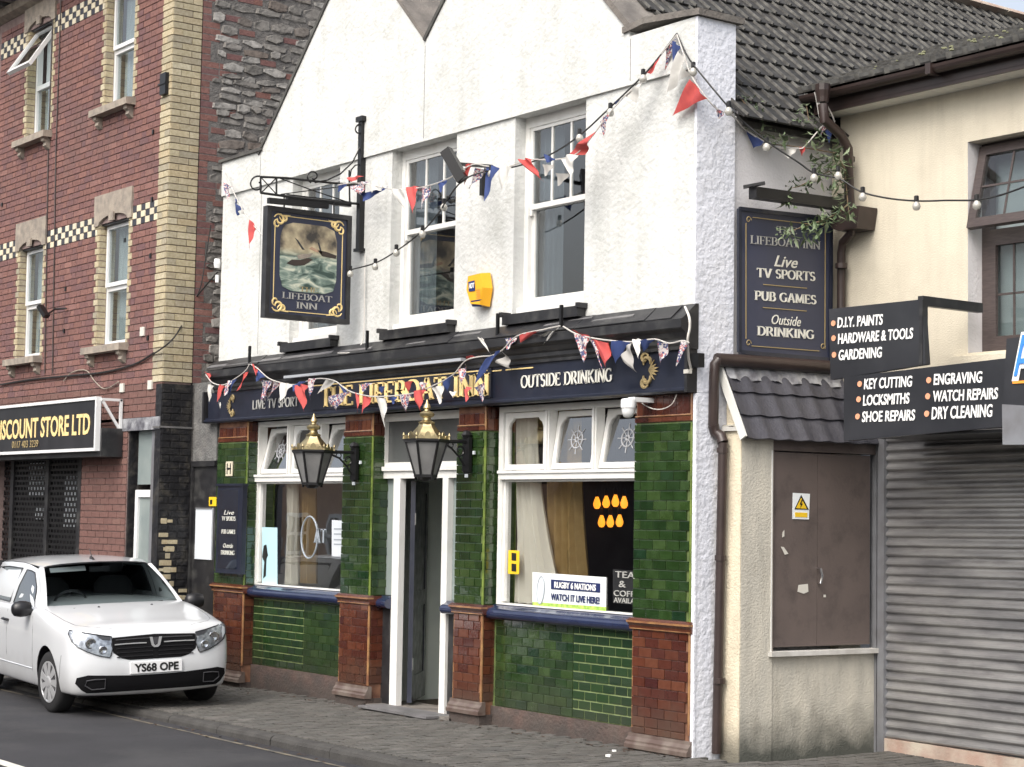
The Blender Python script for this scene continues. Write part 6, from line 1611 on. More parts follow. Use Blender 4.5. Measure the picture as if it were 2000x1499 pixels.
# ================================================================== LANTERNS
def lantern(px, xw, label):
    top = PX(px, 0, xw)
    cy = (-.49 if px < 700 else -.462); zr = 2.285 if px < 700 else 2.345
    L = thing('wall_lantern', label, 'lantern', (xw, cy, zr), 'gold topped lanterns on the pub front')
    c = (xw, cy, 0); n = 6; rot = radians(0)
    R = .19
    # tapered body: frame bars and six panes
    zt, zb = zr, zr-.27-.02
    def pt(k, r, z): return Vector((xw+r*cos(2*pi*k/n+rot), cy+r*sin(2*pi*k/n+rot), z))
    for k in range(n):
        a, b, c2, d = pt(k, R*.93, zt), pt(k+1, R*.93, zt), pt(k+1, R*.47, zb), pt(k, R*.47, zb)
        m = MB(); nrm = (b-a).cross(d-a).normalized(); m.slab([a, b, c2, d], nrm*.004); m.part('pane', 'lantern_panel', L)
    m = MB()
    for k in range(n): m.obox(pt(k, R*.955, zt), pt(k, R*.49, zb), .016, .016)
    m.lathe([(R*1.0, zt-.012), (R*1.04, zt), (R*1.04, zt+.016), (R*.96, zt+.02)], n, c, rot=rot); m.lathe([(R*.45, zb-.02), (R*.53, zb-.018), (R*.53, zb+.004), (R*.45, zb+.006)], n, c, rot=rot)
    m.part('frame', 'black_iron', L)
    m = MB(); m.lathe([(R*.2, zb-.05), (R*.42, zb-.02)], n, c, rot=rot)
    for k in range(n): q = pt(k, R*.45, zb-.02); m.box((q.x-.008, q.y-.008, q.z-.02), (q.x+.008, q.y+.008, q.z+.02))
    m.part('base_ring', 'black_iron', L)
    # gold roof
    m = MB(); m.lathe([(R*.98, zt+.018), (R*.66, zt+.07), (R*.40, zt+.125), (R*.33, zt+.15)], n, c, rot=rot); m.part('roof', 'gold_metal', L)
    m = MB()
    for k in range(n):
        for s_ in (-1, 0, 1):
            q = pt(k+.5+s_*.32, R*(.93-.07*(1-abs(s_))), zt+.018); hh = .05 if s_ == 0 else .026
            tn = Vector((-sin(2*pi*(k+.5)/n+rot), cos(2*pi*(k+.5)/n+rot), 0)); w_ = .034
            m.slab([q-tn*w_, q+tn*w_, q+tn*w_*.55+ZUP*hh, q+ZUP*hh*1.25, q-tn*w_*.55+ZUP*hh], Vector((cos(2*pi*(k+.5)/n), sin(2*pi*(k+.5)/n), 0))*-.006)
        q = pt(k, R*1.03, zt+.016); m.lathe([(.010, 0), (.007, .02), (.012, .032), (.003, .055)], 6, q)
    m.part('crown_leaves', 'gold_metal', L)
    m = MB(); z0 = zt+.15
    m.lathe([(.068, z0), (.072, z0+.012), (.05, z0+.02), (.036, z0+.03), (.034, z0+.05), (.058, z0+.062), (.066, z0+.085), (.05, z0+.10), (.025, z0+.11), (.022, z0+.122), (.034, z0+.135), (.028, z0+.155), (.015, z0+.175), (.006, z0+.20), (.001, z0+.21)], 12, c); m.part('finial', 'gold_metal', L, smooth=True)
    # bracket
    m = MB(); zz = zr+.0; m.tube([(xw, cy+R*.9, zz+.005), (xw, -.045, zz+.01)], .016, 6)
    sc = []
    for i in range(16):
        t = i/15; a = radians(-90+330*t); r = .05*(1-.6*t); sc.append((xw, -.11+r*cos(a), zz-.065+r*sin(a)))
    m.tube(sc, .008, 5)
    sc = [(xw, cy+R*.9-.0+.02*t, zz-.005-.01*t) for t in range(2)]+[(xw, -.2, zz-.05), (xw, -.12, zz-.12), (xw, -.06, zz-.2)]
    m.tube(sc, .010, 6)
    sc = []
    for i in range(14):
        t = i/13; a = radians(200-330*t); r = .035*(1-.6*t); sc.append((xw, -.205+r*cos(a), zz-.028+r*sin(a)))
    m.tube(sc, .006, 5)
    m.part('bracket', 'black_iron', L)
    m = MB(); m.box((xw-.05, -.05, zz-.25), (xw+.05, -.018, zz+.05)); m.lathe([(.04, 0), (.05, .02), (.03, .05), (.01, .06)], 8, (xw, -.04, zz+.05)); m.tube([(xw, -.04, zz-.25), (xw, -.04, zz-.29)], [.03, .006], 8); m.part('wall_plate', 'black_iron', L)
    m = MB(); m.box((xw+.075, -.03, zz-.10), (xw+.10, -.015, zz-.07)); m.box((xw-.0, -.055, zz-.30), (xw+.03, -.04, zz-.27)); m.part('junction_box', 'notice_white', L)
lantern(612, -14.98, 'gold topped six sided lantern on the pier between the left window and the door')
lantern(833, -13.13, 'gold topped six sided lantern on the pier just right of the pub door')

# ================================================================== ALARM, FLOODLIGHT, CAMERA, SENSOR
a = PY(932, 565, 0)
alm = thing('alarm_box', 'yellow hexagonal burglar alarm box on the white wall between two sash windows', 'alarm', (a.x, -.012, a.z))
def ap(px, py, y): return PY(px, py, y)
hexa = [(914, 540), (938, 534), (942, 562), (937, 595), (919, 594), (911, 567)]
f1 = [ap(x, y, -.10) for x, y in hexa]; w_ = [Vector((p.x+(p.x-a.x)*.12, -.008, p.z+(p.z-a.z)*.1)) for p in f1]
m = MB(); N = 6; m.add(f1+w_, [tuple(range(N)), tuple(range(2*N-1, N-1, -1))]+[(i, i+N, (i+1) % N+N, (i+1) % N) for i in range(N)]); m.part('cover', 'alarm_yellow', alm)
m = MB(); m.slab([ap(915, 551, -.104), ap(927, 548, -.104), ap(928, 568, -.104), ap(916, 570, -.104)], (0, -.003, 0)); lbq = m.part('label', 'label_blue', alm)
lettering('ADT', ap(916.5, 564, -.109), ap(926.5, 562.5, -.109), ZUP, .045, 'lettering_white', alm, bold=.01)
m = MB(); m.slab([ap(919, 588, -.106), ap(938, 585, -.106), ap(935, 599, -.08), ap(922, 599, -.08)], (0, .03, 0)); m.part('strobe_lens', 'label_blue', alm)
m = MB()
for i in range(5): m.slab([ap(930, 565+i*4, -.104), ap(938, 564+i*4, -.104), ap(938, 566+i*4, -.104), ap(930, 567+i*4, -.104)], (0, -.002, 0))
m.part('vent_slot', 'sign_orange', alm)
p = ap(940, 326, 0)
fl2 = thing('wall_floodlight', 'black bar floodlight on a short arm between two upper sash windows', 'light', (p.x, 0, p.z))
m = MB(); m.obox(PY(880, 320, -.55), (p.x+.1, .01, p.z-.01), .03, .03); m.part('arm', 'black_iron', fl2)
m = MB(); a_, b_ = PY(871, 294, -.60), PY(904, 352, -.52); m.obox(a_, b_, .08, .09); m.part('lamp_head', 'black_iron', fl2)
m = MB(); a_ = PY(941, 360, -.02); m.box((a_.x-.02, -.03, a_.z-.10), (a_.x+.02, .01, a_.z+.1)); m.part('mounting_strap', 'black_iron', fl2)
p = PY(1227, 795, -.22)
cc_ = thing('dome_camera', 'white dome security camera under the fascia above the right pub window', 'camera', p)
m = MB(); m.lathe([(.012, -.085), (.035, -.075), (.05, -.045), (.052, -.01), (.058, -.008), (.058, .045), (.05, .06), (.02, .065)], 14, p); m.part('dome', 'upvc_white', cc_, smooth=True)
m = MB(); m.box((p.x-.04, -.19, p.z+.04), (p.x+.04, .01, p.z+.075)); m.part('mount', 'upvc_white', cc_)
cable('camera_cable', 'thin pale cable drooping across the brown tiles at the top of the right hand pier', [(1238, 775), (1265, 795), (1290, 800), (1312, 790), (1322, 770)], [-.03]*5, .004, 'cable_white')
p = PY(1362, 704, -.03)
sbx = thing('sensor_box', 'small black sensor box at the corner of the pub near the end of the fascia', 'sensor', p); MB().box((XR-.0, -.06, p.z-.055), (XR+.10, .0, p.z+.05)).part('housing', 'black_iron', sbx); MB().box((XR-.02, -.10, p.z-.1), (XR+.03, -.06, p.z-.07)).part('bracket', 'sticker_pale', sbx)
cable('corner_cable', 'white cables running down the pub corner beside the end of the fascia', [(1338, 600), (1346, 620), (1347, 640), (1343, 665), (1345, 700), (1350, 722)], [-.06, -.19, -.2, -.2, -.12, -.05], .010, 'cable_white')
cable('wall_cable', 'white cable hanging down the pub wall beside the iron sign post', [(713, 500), (712, 560), (711, 640), (706, 672), (690, 688), (660, 690)], [-.02, -.02, -.02, -.04, -.12, -.17], .006, 'cable_white')
m = MB(); m.lathe([(.03, -.05), (.04, 0), (.03, .05)], 8, PY(424, 515, -.03)); m.lathe([(.02, -.04), (.02, .04)], 6, PY(424, 545, -.03)); tag(m.part('cable_insulator', 'upvc_white'), 'white cable insulators on the left edge of the white pub wall', 'fitting')
# number plate and menu case on the first pier
a, b = PY(443, 902, -.005), PY(455, 930, -.005)
h = thing('letter_plaque', 'small pale letter H plaque on the green tiles of the leftmost pier', 'plaque', b); 
m = MB(); m.box((a.x, -.016, b.z), (b.x, -.006, a.z)); m.part('plate', 'checker_cream', h); m = MB(); m.box((a.x+.03, -.02, b.z+.02), (a.x+.045, -.016, a.z-.02)); m.box((b.x-.045, -.02, b.z+.02), (b.x-.03, -.016, a.z-.02)); m.box((a.x+.045, -.02, (a.z+b.z)/2-.01), (b.x-.045, -.016, (a.z+b.z)/2+.01)); m.part('letter', 'plate_black', h)
a, b = PY(425, 948, -.06), PY(470, 1120, -.06)
mc = thing('menu_case', 'narrow black menu case with white lettering on the leftmost tiled pier', 'notice board', (a.x, -.06, b.z))
MB().box((a.x, -.06, b.z), (b.x, -.006, a.z)).part('case', 'navy_paint', mc)
m = MB(); m.box((a.x-.02, -.075, a.z-.01), (b.x+.02, -.006, a.z+.015)); m.box((a.x-.02, -.075, b.z-.012), (b.x+.02, -.006, b.z)); m.part('ledge', 'navy_paint', mc)
MB().box((a.x+.07, -.064, b.z+.04), (b.x-.08, -.061, a.z-.05)).part('sheet', 'side_board_navy', mc)
MB().box((a.x+.07, -.068, b.z+.04), (b.x-.08, -.066, a.z-.05)).part('pane', 'window_glass', mc)
Hc = a.z-b.z; xa_, xb_ = a.x+.13, b.x-.13
for t, kind, v, mt in (('Live', 'sans', .66, 0), ('TV SPORTS', 'serif', .59, 0), ('PUB GAMES', 'serif', .44, 0), ('Outside', 'sans', .28, 0), ('DRINKING', 'serif', .2, 0)):
    w_ = (xb_-xa_)*(.7 if kind == 'sans' else 1); c_ = (xa_+xb_)/2
    lettering(t, (c_-w_/2, -.0655, b.z+Hc*v), (c_+w_/2, -.0655, b.z+Hc*v), ZUP, .045, 'lettering_cream', mc, kind, shear=.6 if kind == 'sans' else 0)
MB().box((-14.62, -.16, -.062), (-13.5, .13, -.042)).part('door_mat', 'lead_grey')
tag(bpy.data.objects['door_mat'], 'dark flat doormat on the paving in front of the pub door', 'mat')

# ================================================================== BUNTING
def bunting(nm, label, cordpts, ys, flags, group='strings of red, white and blue bunting'):
    r = thing(nm, label, 'bunting', PY(cordpts[0][0], cordpts[0][1], ys[0]), group)
    cable('', '', cordpts, ys, .006, 'string_white', r, 4, 'cord')
    def yat(px):
        P = cordpts
        for i in range(len(P)-1):
            lo, hi = sorted((P[i][0], P[i+1][0]))
            if lo <= px <= hi and hi > lo: t = (px-P[i][0])/(P[i+1][0]-P[i][0]); return ys[i]+(ys[i+1]-ys[i])*t
        return ys[0] if px < P[0][0] else ys[-1]
    for m_, a, b, c in flags:
        y = yat((a[0]+b[0])/2)-.004
        A, B, C = PY(a[0], a[1], y), PY(b[0], b[1], y+rnd.uniform(-.02, .02)), PY(c[0], c[1], y+rnd.uniform(-.06, .05))
        e = ((B-A).length+(C-A).length)/2; nrm = (B-A).cross(C-A)
        if nrm.length < 1e-7: continue
        nrm.normalize(); amp = e*rnd.uniform(.10, .26)*rnd.choice((1, -1)); ph = rnd.uniform(0, 3)
        n = 9; vs = []; idx = {}
        side = (B-A).cross(nrm).normalized()
        for i in range(n+1):
            for j in range(n+1-i):
                u, v = i/n, j/n
                p = A*(1-u-v)+B*u+C*v
                w1 = sin(pi*(1-v))*0+sin(2.6*u*pi+ph)*(.35+.65*v)
                bw = (1-u-v)*u*4
                bulge = sin(v*pi)*.5+bw*.6
                p = p+nrm*(amp*(bulge*.9+w1*.6+.22*sin(9*u+5*v+ph)))+((C-A).normalized())*(amp*.25*sin(pi*u)*(1-v))
                idx[(i, j)] = len(vs); vs.append(p)
        fs = []
        for i in range(n):
            for j in range(n-i):
                fs.append((idx[(i, j)], idx[(i+1, j)], idx[(i, j+1)]))
                if j < n-i-1: fs.append((idx[(i+1, j)], idx[(i+1, j+1)], idx[(i, j+1)]))
        mb = MB(); mb.add(vs, fs); mb.part('flag', m_, r, smooth=True)
R_, Bl, Wh, Un, Gr = 'flag_red', 'flag_blue', 'flag_white', 'flag_print', 'flag_grey'
bunting('bunting_string', 'short bunting string at the left end of the pub cornice, left of the first spike',
        [(402, 732), (415, 748), (437, 752), (462, 738), (480, 724), (487, 712)], [-.20]*6,
        [(R_, (396, 726), (408, 730), (407, 745)), (Wh, (409, 752), (418, 754), (412, 790)), (R_, (430, 752), (440, 755), (425, 791)), (Wh, (426, 786), (432, 792), (430, 801)),
         (Un, (441, 754), (458, 744), (441, 775)), (Bl, (450, 750), (462, 740), (447, 772)), (R_, (474, 730), (484, 722), (461, 765))])
bunting('bunting_string', 'long bunting string sagging over THE LIFEBOAT INN lettering on the navy fascia',
        [(490, 712), (503, 720), (523, 738), (545, 747), (575, 752), (600, 745), (620, 740), (640, 741), (657, 746), (678, 762), (700, 770), (730, 775), (775, 773), (812, 767), (845, 754), (884, 733), (909, 705), (938, 697), (960, 695), (981, 684), (1009, 657), (1057, 645), (1094, 637)],
        [-.20]*23,
        [(R_, (492, 709), (504, 719), (500, 731)), (Bl, (504, 724), (519, 736), (501, 746)), (Un, (507, 741), (528, 743), (509, 781)), (Un, (525, 742), (546, 748), (513, 784)),
         (Wh, (550, 750), (573, 753), (551, 787)), (Bl, (573, 753), (599, 745), (576, 766)), (R_, (581, 756), (605, 754), (602, 808)), (Un, (604, 742), (619, 741), (607, 783)),
         (Wh, (636, 739), (656, 746), (616, 771)), (Bl, (658, 747), (678, 762), (671, 770)), (Un, (643, 776), (687, 766), (658, 803)), (R_, (693, 766), (702, 770), (697, 808)),
         (Un, (705, 752), (727, 749), (710, 767)), (R_, (706, 769), (727, 775), (702, 808)), (Wh, (731, 775), (754, 777), (747, 836)), (Bl, (741, 756), (754, 755), (746, 770)), (Bl, (757, 777), (774, 773), (766, 790)),
         (Un, (781, 773), (805, 771), (794, 807)), (R_, (791, 747), (807, 744), (799, 768)), (R_, (812, 766), (834, 762), (825, 806)), (Un, (820, 747), (837, 749), (828, 766)), (Wh, (840, 756), (865, 750), (857, 790)),
         (Bl, (866, 747), (885, 733), (876, 765)), (Wh, (878, 767), (894, 767), (885, 778)), (Un, (893, 725), (910, 705), (898, 762)), (R_, (909, 761), (920, 757), (914, 787)), (R_, (911, 695), (939, 694), (914, 703)),
         (Wh, (935, 662), (946, 664), (961, 695)), (Bl, (950, 705), (982, 684), (926, 762)), (Un, (925, 757), (945, 745), (941, 785)), (Gr, (966, 708), (982, 684), (998, 724)), (Un, (984, 660), (1010, 656), (987, 683)),
         (R_, (1016, 654), (1058, 645), (1020, 668)), (Wh, (1049, 657), (1080, 646), (1060, 661)), (Wh, (1076, 650), (1092, 640), (1059, 677))])
bunting('bunting_string', 'bunting string at the right of the fascia above OUTSIDE DRINKING',
        [(1100, 638), (1124, 652), (1153, 660), (1195, 666), (1234, 668), (1278, 663), (1307, 671), (1332, 666), (1346, 670)], [-.20]*9,
        [(R_, (1114, 645), (1152, 659), (1140, 668)), (Un, (1123, 653), (1152, 660), (1144, 709)), (Un, (1150, 662), (1162, 663), (1174, 722)), (R_, (1154, 661), (1191, 666), (1179, 723)), (Bl, (1195, 666), (1233, 669), (1203, 712)),
         (Gr, (1217, 700), (1235, 671), (1246, 729)), (Wh, (1236, 665), (1255, 665), (1249, 703)), (Bl, (1253, 664), (1279, 664), (1261, 686)), (Un, (1279, 660), (1308, 672), (1284, 716)), (Un, (1331, 666), (1345, 672), (1321, 717))])
bunting('bunting_string', 'bunting string from the left corner of the white wall down towards the hanging sign',
        [(437, 335), (450, 363), (466, 395), (480, 420), (500, 446), (522, 470)], [-.03, -.15, -.3, -.5, -.75, -.98],
        [(Un, (438, 358), (452, 364), (449, 395)), (Bl, (460, 388), (474, 409), (466, 422)), (Wh, (472, 405), (482, 420), (473, 418)), (R_, (489, 430), (504, 447), (488, 488))])
bunting('bunting_string', 'long bunting string from the iron sign bracket past the sash windows to the gable corner',
        [(660, 362), (690, 358), (725, 362), (767, 370), (800, 370), (842, 362), (880, 347), (922, 322), (950, 325), (985, 328), (1018, 317), (1040, 312), (1087, 312), (1127, 300), (1160, 262), (1185, 228), (1218, 190), (1250, 162), (1263, 142), (1290, 108), (1322, 68)],
        [-.35, -.2, -.25, -.3, -.35, -.45, -.52, -.5, -.42, -.35, -.3, -.3, -.3, -.3, -.28, -.25, -.2, -.15, -.12, -.08, -.04],
        [(Bl, (659, 360), (678, 360), (660, 376)), (R_, (680, 349), (711, 345), (690, 358)), (Un, (686, 368), (721, 356), (710, 384)), (Wh, (718, 358), (750, 364), (722, 372)), (Bl, (700, 378), (757, 364), (709, 394)), (Wh, (766, 370), (795, 372), (794, 411)),
         (R_, (795, 368), (819, 366), (809, 420)), (Un, (820, 364), (842, 363), (817, 408)), (Bl, (851, 354), (873, 347), (857, 375)), (Wh, (882, 345), (898, 348), (893, 360)), (R_, (911, 321), (923, 320), (908, 363)), (Un, (926, 327), (951, 327), (911, 371)),
         (Bl, (952, 327), (974, 328), (950, 396)), (Wh, (976, 328), (1001, 327), (981, 378)), (R_, (1017, 317), (1041, 313), (1068, 359)), (Bl, (1064, 301), (1088, 313), (1071, 319)), (Gr, (1057, 320), (1082, 320), (1062, 344)), (Wh, (1097, 312), (1128, 302), (1117, 344)), (Gr, (1083, 338), (1114, 338), (1088, 364)),
         (R_, (1113, 301), (1161, 258), (1147, 301)), (Un, (1172, 238), (1190, 222), (1180, 266)), (Bl, (1199, 200), (1219, 188), (1201, 208)), (Wh, (1222, 187), (1253, 162), (1246, 202)), (R_, (1262, 142), (1289, 108), (1271, 145)), (Un, (1299, 95), (1321, 70), (1298, 138)), (Bl, (1316, 80), (1330, 92), (1319, 136))])
bunting('bunting_string', 'bunting string dropping from the gable corner over the navy side board towards the buddleia',
        [(1322, 68), (1336, 108), (1350, 148), (1380, 192), (1402, 214), (1430, 226), (1454, 252), (1492, 277), (1514, 288), (1556, 290), (1572, 286), (1608, 245), (1630, 238), (1600, 180)],
        [-.04, -.07, -.09, -.05, .05, .15, .45, .6, .7, .85, .9, 1.1, 1.15, .98],
        [(Wh, (1331, 100), (1349, 148), (1308, 186)), (R_, (1350, 155), (1381, 193), (1317, 227)), (Un, (1391, 203), (1413, 222), (1401, 234)), (Wh, (1413, 214), (1430, 222), (1437, 232)), (Bl, (1454, 253), (1493, 278), (1470, 290)), (Wh, (1514, 290), (1556, 291), (1538, 310)),
         (R_, (1557, 286), (1573, 288), (1564, 306)), (Un, (1605, 238), (1618, 241), (1598, 268)), (Bl, (1610, 256), (1631, 240), (1618, 280)), (Wh, (1588, 180), (1603, 180), (1597, 230))])
# ================================================================== FESTOON LIGHTS
bulbm = MB(); bulbm.lathe([(.002, -.072), (.018, -.068), (.028, -.054), (.031, -.040), (.027, -.023), (.016, -.008), (.013, 0)], 12); bulbme = bulbm.mesh('bulb', 'bulb_glass', True)
sockm = MB(); sockm.lathe([(.016, -.01), (.018, 0), (.018, .035), (.01, .04)], 8); sockme = sockm.mesh('socket', 'black_iron')
def festoon(label, pts, ys, bulbs):
    r = thing('festoon_lights', label, 'string lights', PY(pts[0][0], pts[0][1], ys[0]), 'strings of festoon bulbs')
    cable('', '', pts, ys, .007, 'cable_black', r, 5, 'cable')
    for (px, py), y in bulbs:
        p = PY(px, py, y)+Vector((0, 0, .045))
        b = inst('bulb', bulbme, r, Matrix.Translation(p)); inst('socket', sockme, r, Matrix.Translation(p))
festoon('festoon bulb string from the hanging sign across the sash windows up to the gable corner',
        [(686, 527), (733, 514), (775, 490), (825, 452), (858, 415), (872, 392), (905, 352), (950, 335), (1010, 325), (1075, 302), (1132, 265), (1190, 212), (1256, 148), (1290, 108), (1322, 66)],
        [-.2, -.25, -.3, -.35, -.45, -.5, -.53, -.42, -.3, -.3, -.28, -.22, -.15, -.08, -.03],
        [((684, 537), -.2), ((733, 523), -.25), ((774, 496), -.3), ((825, 459), -.35), ((867, 407), -.45), ((1132, 272), -.28), ((1192, 222), -.22), ((1256, 156), -.15), ((959, 342), -.4)])
festoon('festoon bulb string from the gable corner over the side board to the cream shop window',
        [(1322, 66), (1340, 105), (1361, 135), (1425, 212), (1445, 232), (1500, 278), (1560, 318), (1590, 338), (1640, 350), (1680, 374), (1730, 387), (1790, 393), (1850, 392), (1908, 391), (1960, 380), (2040, 350)],
        [-.03, -.06, -.08, .05, .3, .5, .7, .8, .95, 1.0, 1.0, .95, .9, .85, .8, .7],
        [((1354, 143), -.08), ((1423, 220), .05), ((1497, 290), .5), ((1590, 350), .8), ((1637, 346), .95), ((1685, 387), 1.0), ((1790, 405), .95), ((1908, 403), .85)])

# ================================================================== BUDDLEIA
def leafy(nm, label, stems, leaves, seed, kinds=(.055, .11)):
    rr = random.Random(seed); r = thing(nm, label, 'plant', stems[0][0])
    m = MB()
    for s in stems: m.tube(s, [.007]+[.005]*(len(s)-2)+[.002] if len(s) > 2 else .004, 5)
    m.part('stem', 'leaf_stem', r)
    m = MB()
    for (c, spread, cnt) in leaves:
        for i in range(int(cnt*1.15)):
            p = Vector(c)+Vector((rr.gauss(0, spread), rr.gauss(0, spread), rr.gauss(0, spread)))
            d = Vector((rr.uniform(-1, 1), rr.uniform(-1, .6), rr.uniform(-1.1, .3))).normalized(); L = rr.uniform(*kinds); w = L*.16
            sd_ = d.cross(Vector((rr.uniform(-.3, .3), rr.uniform(-.3, .3), 1))).normalized(); nn = d.cross(sd_)
            a = p; b = p+d*L*.4+nn*.006; c2 = p+d*L-nn*L*.12
            m.add([a, b+sd_*w, c2, b-sd_*w, b-nn*.006], [(0, 1, 4), (1, 2, 4), (2, 3, 4), (3, 0, 4)])
    o = m.part('foliage', 'leaf_green', r); o['kind'] = 'stuff'
    return r
P_ = lambda a, b, y: PY(a, b, y)
leafy('buddleia_plant', 'grey green buddleia growing round the downpipe beside the navy side board',
      [[P_(1650, 330, 1.25), P_(1632, 300, 1.2), P_(1590, 292, 1.0), P_(1540, 285, .8), P_(1500, 282, .65), P_(1480, 265, .6)], [P_(1648, 360, 1.25), P_(1620, 335, 1.1), P_(1590, 350, 1.0), P_(1560, 365, .9), P_(1545, 368, .85)],
       [P_(1655, 400, 1.2), P_(1640, 415, 1.05), P_(1615, 428, .9), P_(1585, 438, .8), P_(1550, 450, .7), P_(1535, 455, .65)], [P_(1650, 330, 1.25), P_(1656, 400, 1.22), P_(1660, 430, 1.15)]],
      [(P_(1488, 252, .6), .035, 14), (P_(1512, 268, .68), .03, 12), (P_(1535, 268, .75), .03, 12), (P_(1590, 270, .95), .035, 14), (P_(1635, 300, 1.15), .05, 30), (P_(1640, 325, 1.18), .05, 34), (P_(1612, 328, 1.08), .05, 30), (P_(1595, 315, 1.05), .03, 10),
       (P_(1635, 365, 1.15), .04, 24), (P_(1575, 362, .95), .03, 12), (P_(1550, 366, .88), .03, 10), (P_(1600, 345, 1.0), .035, 12), (P_(1655, 405, 1.1), .035, 20), (P_(1625, 425, .95), .045, 34), (P_(1590, 437, .8), .045, 34), (P_(1540, 455, .66), .03, 20), (P_(1573, 450, .76), .03, 14), (P_(1540, 392, .72), .022, 10)], 3)
leafy('gutter_weeds', 'small weeds growing along the eaves where the tiled roof meets the pub side wall',
      [[P_(1445, 190, .45), P_(1462, 212, .5)], [P_(1500, 232, .7), P_(1495, 215, .7)], [P_(1580, 238, 1.0), P_(1575, 205, 1.0)]],
      [(P_(1450, 190, .45), .03, 10), (P_(1472, 205, .5), .03, 10), (P_(1492, 225, .65), .03, 12), (P_(1505, 235, .7), .025, 9), (P_(1555, 238, .9), .03, 12), (P_(1572, 212, 1.0), .035, 14), (P_(1590, 235, 1.0), .03, 12)], 5, (.03, .06))

# ================================================================== LITTER, DRY LEAVES
for i, (px, py, z, L) in enumerate(((368, 1414, ROADZ, 'small white scrap of litter in the gutter ahead of the white car'), (400, 1421, ROADZ, 'second white scrap in the gutter, just right of the first'), (629, 1461, ROADZ, 'white scrap in the gutter below the left pub window'),
                         (648, 1436, pave_z(-13), 'flat white scrap lying on the pavement before the pub door'), (1200, 1472, pave_z(-10.8), 'white scrap by the foot of the right hand pier'), (1188, 1481, pave_z(-10.7), 'small white scrap on the pavement below the right pub window'), (820, 1493, ROADZ, 'pale scrap by the kerb at the lower edge'), (1700, 1460, -.03, 'round white stone at the foot of the steel post by the shutter'))):
    p = PZ(px, py, z); r = random.Random(i); m = MB(); s = .022 if i != 3 else .05
    pts = [Vector((p.x+s*cos(a*1.05)*r.uniform(.7, 1.2), p.y+s*sin(a*1.05)*r.uniform(.6, 1.1), z+.006)) for a in range(6)]
    m.slab(pts, (0, 0, .02 if i != 3 else .004)); tag(m.part('litter_scrap', 'litter_white'), L, 'litter')
m = MB(); rr = random.Random(11)
for i in range(260):
    t = rr.random(); 
    if rr.random() < .55: x = rr.uniform(-17, -10.2); y = -.06-abs(rr.gauss(0, .06)); z = pave_z(x)+.018
    else: x = rr.uniform(-17, -9.5); y = KY-.05-abs(rr.gauss(0, .06)); z = ROADZ+.006
    s = rr.uniform(.008, .03); a = rr.uniform(0, 6.28)
    d = Vector((cos(a), sin(a), rr.uniform(-.2, .3)))*s; e = Vector((-sin(a), cos(a), rr.uniform(-.2, .4)))*s*.5
    c = Vector((x, y, z)); m.add([c-d, c+e, c+d, c-e], [(0, 1, 2, 3)])
tag(m.part('fallen_leaves', 'dry_leaf'), 'dry brown leaf litter along the foot of the pub wall and in the gutter', 'leaves', kind='stuff')

# ================================================================== OPPOSITE SIDE (seen only mirrored in the glass)
OY = -13.0
def MY(px, py, d=0.0): p = PY(px, py, 2*.17-OY+d); p.y = OY-d; return p
ops = thing('opposite_house', 'pale brick house with white sash windows across the street, mirrored in the left pub window', 'house', (-38, OY, 0))
m = MB(); m.box((-52, OY-6, -.2), (-29, OY, 4.6)); m.part('wall', 'opp_brick', ops)
m = MB(); m.prism([(OY+.3, 4.5), (OY-3, 6.6), (OY-6, 4.5)], 'x', -52.3, -28.8); m.part('roof', 'coping_dark', ops)
def mwin(x0, x1, y0, y1, nc, nr):
    a, b = MY(x0, y0), MY(x1, y1); xa, xb = sorted((a.x, b.x)); za, zb = sorted((a.z, b.z)); t = .09
    m = MB(); m.box((xa, OY, za), (xa+t, OY+.06, zb)); m.box((xb-t, OY, za), (xb, OY+.06, zb)); m.box((xa+t, OY, zb-t), (xb-t, OY+.06, zb)); m.box((xa+t, OY, za), (xb-t, OY+.06, za+t))
    for i in range(1, nc): x = xa+(xb-xa)*i/nc; m.box((x-.03, OY, za+t), (x+.03, OY+.05, zb-t))
    for i in range(1, nr): z = za+(zb-za)*i/nr; m.box((xa+t, OY, z-.035), (xb-t, OY+.055, z+.035))
    w = m.part('window', 'white_paint', ops); MB().box((xa+t, OY+.005, za+t), (xb-t, OY+.01, zb-t)).part('pane', 'interior_dark', w)
mwin(566, 604, 1003, 1118, 3, 3); mwin(536, 551, 1012, 1072, 2, 3); mwin(640, 668, 1005, 1090, 2, 2)
o3 = thing('opposite_shop', 'dark fronted low shop across the street, mirrored in the right pub window', 'shop', (-24, OY, 0))
MB().box((-28.7, OY-6, -.2), (-17, OY-.1, 4.4)).part('wall', 'car_cabin', o3)
m = MB(); m.box((-28.5, OY-.1, 2.4), (-17.2, OY+.05, 2.9)); m.part('fascia', 'grey_board', o3)
for x in (-27.5, -24.2, -21): MB().box((x, OY-.1, .6), (x+2.4, OY-.06, 2.2)).part('shop_window', 'interior_dark', o3)
# street wires between the houses? left out: too thin in the glass
# a few more fronts on the far side of the street so that windows mirror a street, not empty ground
o2 = thing('opposite_terrace', 'row of rendered houses across the street behind the viewer', 'house', (-75, OY, 0))
m = MB(); m.box((-100, OY-7, -.2), (-53, OY-.2, 5.6)); m.part('wall', 'render_cream', o2); m = MB(); m.prism([(OY+.1, 5.5), (OY-3.5, 8), (OY-7, 5.5)], 'x', -100, -53); m.part('roof', 'coping_dark', o2)
for k in range(7):
    x = -98+k*6.4; MB().box((x, OY-.21, 3.2), (x+1.3, OY-.15, 4.7)).part('window', 'white_paint', o2)
